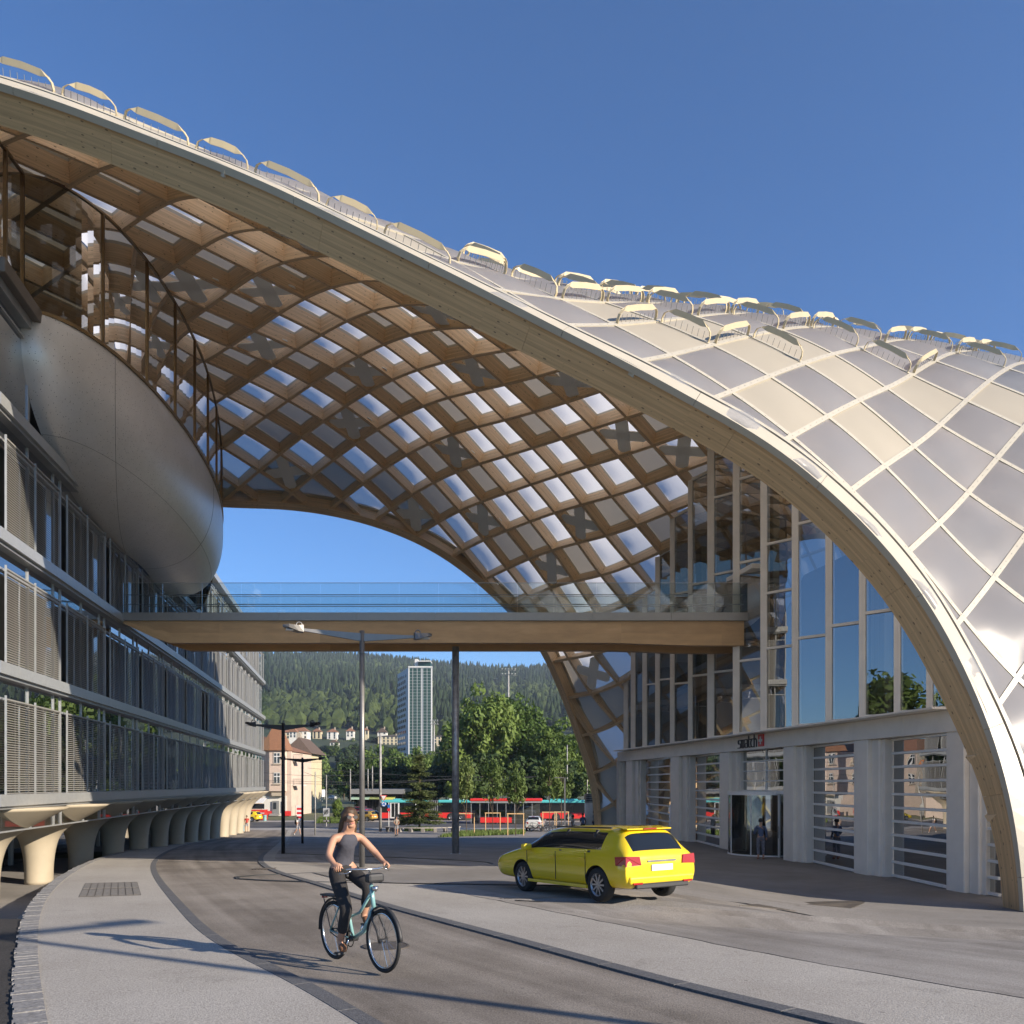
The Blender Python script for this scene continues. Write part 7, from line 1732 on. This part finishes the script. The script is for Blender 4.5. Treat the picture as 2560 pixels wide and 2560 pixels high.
for r_ in range(nrow):
    zt_ = tz(1671 + r_*rowp); zb_ = tz(1671 + (r_+1)*rowp)
    for c_ in range(6):
        if c_ == 3: continue
        MB().poly([tf(cols_[c_] + .012, zb_ + .02, .05), tf(cols_[c_+1] - .012, zb_ + .02, .05), tf(cols_[c_+1] - .012, zt_ - .02, .05), tf(cols_[c_] + .012, zt_ - .02, .05)]).build('green_panel', MT['tgreen'], tw)
    MB().box(((t0+t1)/2, Yk - .02, zb_), (t1-t0, .2, .08)).build('floor_line', MT['twhite'], tw)
for u in cols_: MB().box((t0 + (t1-t0)*u, Yk - .05, (zf+ztop)/2), (.10 if u not in (.03, .965) else .6, .30, ztop-zf)).build('grid_post', MT['twhite'], tw)
MB().box(((t0+t1)/2, Yk, ztop + .3), (t1-t0, 1, .7)).build('parapet', MT['twhite'], tw)
MB().box((PX(1060, Yk), Yk + 5, ztop + 1.7), (6.2, 6, 3.0)).build('roof_house', MT['tgreen'], tw); MB().box((PX(1060, Yk), Yk + 4, ztop + 3.3), (6.6, 8, .5)).build('roof_cap', MT['twhite'], tw); MB().box((PX(1039, Yk), Yk + 5, ztop + 2.4), (1.6, 4, 4.6)).build('stair_head', MT['twhite'], tw)
sd_ = Vector((-8.9, dy_, 0)); so = Vector((-dy_, -8.9, 0)).normalized()
for r_ in range(22):
    z = ztop - 4 - r_*2.85
    for k in range(5):
        c = Vector((t0, Yk, z)) + sd_*(.2 + .16*k + (.05 if r_ % 2 else 0)); MB().obox(c + so*.05, sd_*.075, so*.25, Vector((0, 0, 1.5))).build('side_window', MT['wpane'], tw)
# ---------------------------------------------------------------- wooded hill
ridge = spline([300, 560, 650, 850, 1000, 1130, 1280, 1420, 1560, 1750, 2100], [1660, 1650, 1648, 1651, 1664, 1677, 1686, 1682, 1690, 1700, 1720])
prof_h = spline([0, 380, 450, 600, 800, 1200, 1750, 2600], [-.025, -.012, .012, .052, .086, .120, .1415, .12])
def hill_z(X, Y):
    px = CX + FPX*X/max(Y, 200); rr = (HY - float(ridge(px)))/FPX; f = rr/.1415
    return CAM_Z + Y*float(prof_h(Y))*(f if Y > 450 else 1) + 2.0*math.sin(X*.021)*math.sin(Y*.013)
P = [[(PX(px, Y), Y, max(zf - .3, hill_z(PX(px, Y), Y))) for px in np.arange(200, 2300, 30)] for Y in list(np.arange(340, 700, 30)) + list(np.arange(700, 1800, 50)) + [1900, 2200, 2600]]
MT['hillg'] = mat('forest_floor', (.028, .045, .018), .95, var=.3, scale=.02)
tag(MB().grid(P, flip=True).build('hill', MT['hillg'], smooth=True), kind='structure')
g = np.random.RandomState(21); cone = MB(); dec = MB()
def add_cone(mb, X, Y, z, h, r):
    n = 7; V = []; Fs = []; lv = [(.0, .62), (.22, 1.0), (.30, .72), (.52, .78), (.58, .5), (.80, .36), (1.0, .02)]; ph = g.uniform(0, 6.28)
    for t, rr in lv:
        for j in range(n): a = ph + 2*math.pi*j/n; k = r*rr*g.uniform(.72, 1.2); V.append((X + k*math.cos(a), Y + k*math.sin(a), z + h*t + g.uniform(-.02, .02)*h))
    for i in range(len(lv)-1):
        for j in range(n): j2 = (j+1) % n; Fs.append((i*n+j, i*n+j2, (i+1)*n+j2, (i+1)*n+j))
    mb._add(V, Fs)
def add_blob(mb, X, Y, z, h, r):
    n = 8; V = []; Fs = []; lv = [(.05, .5), (.25, .95), (.45, 1.0), (.65, .85), (.85, .52), (1.0, .06)]; ph = g.uniform(0, 6.28)
    for t, rr in lv:
        for j in range(n): a = ph + 2*math.pi*j/n; k = r*rr*g.uniform(.7, 1.25); V.append((X + k*math.cos(a), Y + k*math.sin(a), z + h*t + g.uniform(-.07, .07)*h))
    for i in range(len(lv)-1):
        for j in range(n): j2 = (j+1) % n; Fs.append((i*n+j, i*n+j2, (i+1)*n+j2, (i+1)*n+j))
    mb._add(V, Fs)
cnt = 0
for _ in range(5200):
    Y = math.sqrt(g.uniform(640**2, 1780**2)); px = g.uniform(590, 1640)
    if 1000 < px < 1082 and False: continue
    X = PX(px, Y); z = hill_z(X, Y) - 1
    hi = (Y - 640)/1140; patch = math.sin(X*.012 + 1.3)*math.cos(Y*.009) + g.normal(0, .5)
    if patch + hi*1.1 > .25: add_cone(cone, X, Y, z, g.uniform(15, 26), g.uniform(3.4, 5.2))
    else: add_blob(dec, X, Y, z, g.uniform(10, 17), g.uniform(4.5, 7.5))
MT['fcon'] = mat('conifer_forest', (.018, .034, .016), .9, var=.55, scale=.045, c2=(.04, .06, .025), detail=8, spec=.1); MT['fdec'] = mat('broadleaf_forest', (.035, .055, .018), .9, var=.5, scale=.05, c2=(.075, .10, .03), detail=8, spec=.1)
tag(cone.build('conifer_forest', MT['fcon']), 'dark conifer forest covering the upper hillside', 'forest', kind='stuff'); tag(dec.build('broadleaf_forest', MT['fdec']), 'lighter broadleaf wood on the lower hillside', 'forest', kind='stuff')
# houses on the slope
def hill_house(px, py_eave, wpx, hpx, rpx, Y, label, wall='render_w', roof='tile', gable=False, stories=2):
    s = Y/FPX; X0, X1 = PX(px - wpx/2, Y), PX(px + wpx/2, Y); ze = CAM_Z + (HY - py_eave)*s; zb = ze - hpx*s; zr = ze + rpx*s; D = (X1-X0)*.9
    r = thing('hillside_house', label, 'house', ((X0+X1)/2, Y, zb), 'houses on the slope below the wood'); MB().box(((X0+X1)/2, Y + D/2, (zb+ze)/2 - 2), (X1-X0, D, ze-zb + 4)).build('wall', MT[wall], r)
    if gable: MB().prism([(X0, Y + .02, ze), (X1, Y + .02, ze), ((X0+X1)/2, Y + .02, zr - .3)], (0, .3, 0)).build('gable', MT[wall], r)
    q = MB(); hip(q, X0, X1, Y, Y + D, ze, zr, .6, 0.0 if gable else None, not gable); q.build('roof', MT[roof], r)
    nw = max(2, int((X1-X0)/2.6))
    for k in range(nw):
        for j in range(stories): 
            q = MB(); q.box((X0 + (X1-X0)*(k+.5)/nw, Y - .02, ze - (j + .5)*(ze-zb)/stories), (1.1, .1, 1.5)); q.build('window', MT['wpane'], r)
    MB().box((X0 + (X1-X0)*.7, Y + D/2, zr), (.8, .8, 1.8)).build('chimney', MT['stone_tr'], r)
    return r
hh = [(720, 1831, 34, 16, 15, 560, 'big hillside house with orange roof left of the white gable', 'render_y', 'tile', False, 2), (748, 1828, 40, 20, 15, 570, 'long hillside house with broad orange roof', 'render_w', 'tile', False, 2), (732, 1830, 18, 14, 15, 550, 'white gabled hillside house between the orange roofs', 'render_w', 'tile', True, 2),
    (792, 1829, 21, 17, 8, 600, 'cream hillside house with orange gable roof', 'render_y', 'tile', True, 3), (830, 1830, 25, 17, 9, 600, 'tall white hillside house with four rows of windows', 'render_w', 'tile', False, 3), (835, 1856, 20, 8, 7, 560, 'low white chalet below the tall white house', 'render_w', 'tile_d', True, 1), (875, 1828, 19, 14, 9, 600, 'pale hillside house with steep orange roof', 'render_w', 'tile', False, 2), (914, 1826, 13, 10, 7, 600, 'small cream hillside house right of the tall lamp', 'render_y', 'tile', False, 2), (955, 1831, 23, 3, 12, 610, 'white gabled house above the brown-roofed flats', 'render_w', 'tile_d', True, 1), (890, 1872, 20, 10, 5, 520, 'small red-roofed house low among the hillside trees', 'render_w', 'tile', False, 1)]
for a in hh: hill_house(*a)
for px, w_, lab in ((975, 60, 'brown-roofed block of flats left of the tower'), (1113, 58, 'brown-roofed block of flats right of the tower')): hill_house(px, 1841, w_, 22, 5, 590, lab, 'render_y', 'tile_d', False, 3)
o = hill_house(708, 1684, 14, 5, 2, 1250, 'lone white building high up in the forest', 'render_w', 'render_w', False, 1)
# trees between the hillside houses
for i in range(32):
    px = 695 + (i // 4)*62 + (i % 4)*15 + g.uniform(-4, 4); Y = (600, 520, 440, 480)[i % 4]; yt = (1842, 1858, 1872, 1864)[i % 4] + g.uniform(-4, 6)
    tree(px, yt, Y, g.uniform(34, 60), min(hill_z(PX(px, Y), Y) - 1, CAM_Z + (HY - yt)/FPX*Y - 7), ['first','second','third','fourth','fifth','sixth','seventh','eighth'][i // 4] + [' round tree up among the upper hillside houses', ' round tree low on the slope below the houses', ' bushy tree just behind the street trees', ' bushy tree beside the hillside gardens'][i % 4] + ' from the left', 'dark' if i % 3 else 'mid', group='trees between the hillside houses', crown_from=.05)
# ---------------------------------------------------------------- the air: a faint even haze that fades the far hill
mb = MB(); mb.box((0, 1150, 140), (5200, 3400, 300)); hz_o = mb.build('haze', [])
m = bpy.data.materials.new('air'); m.use_nodes = True; t = m.node_tree; t.nodes.remove(t.nodes['Principled BSDF'])
pv = N(t, 'ShaderNodeVolumePrincipled'); pv.inputs['Color'].default_value = (.75, .85, 1, 1); pv.inputs['Density'].default_value = .00016; pv.inputs['Anisotropy'].default_value = .2
t.links.new(pv.outputs[0], t.nodes['Material Output'].inputs['Volume']); hz_o.data.materials.append(m); hz_o['kind'] = 'stuff'; tag(hz_o, 'faint blue morning haze in front of the hill', 'haze')
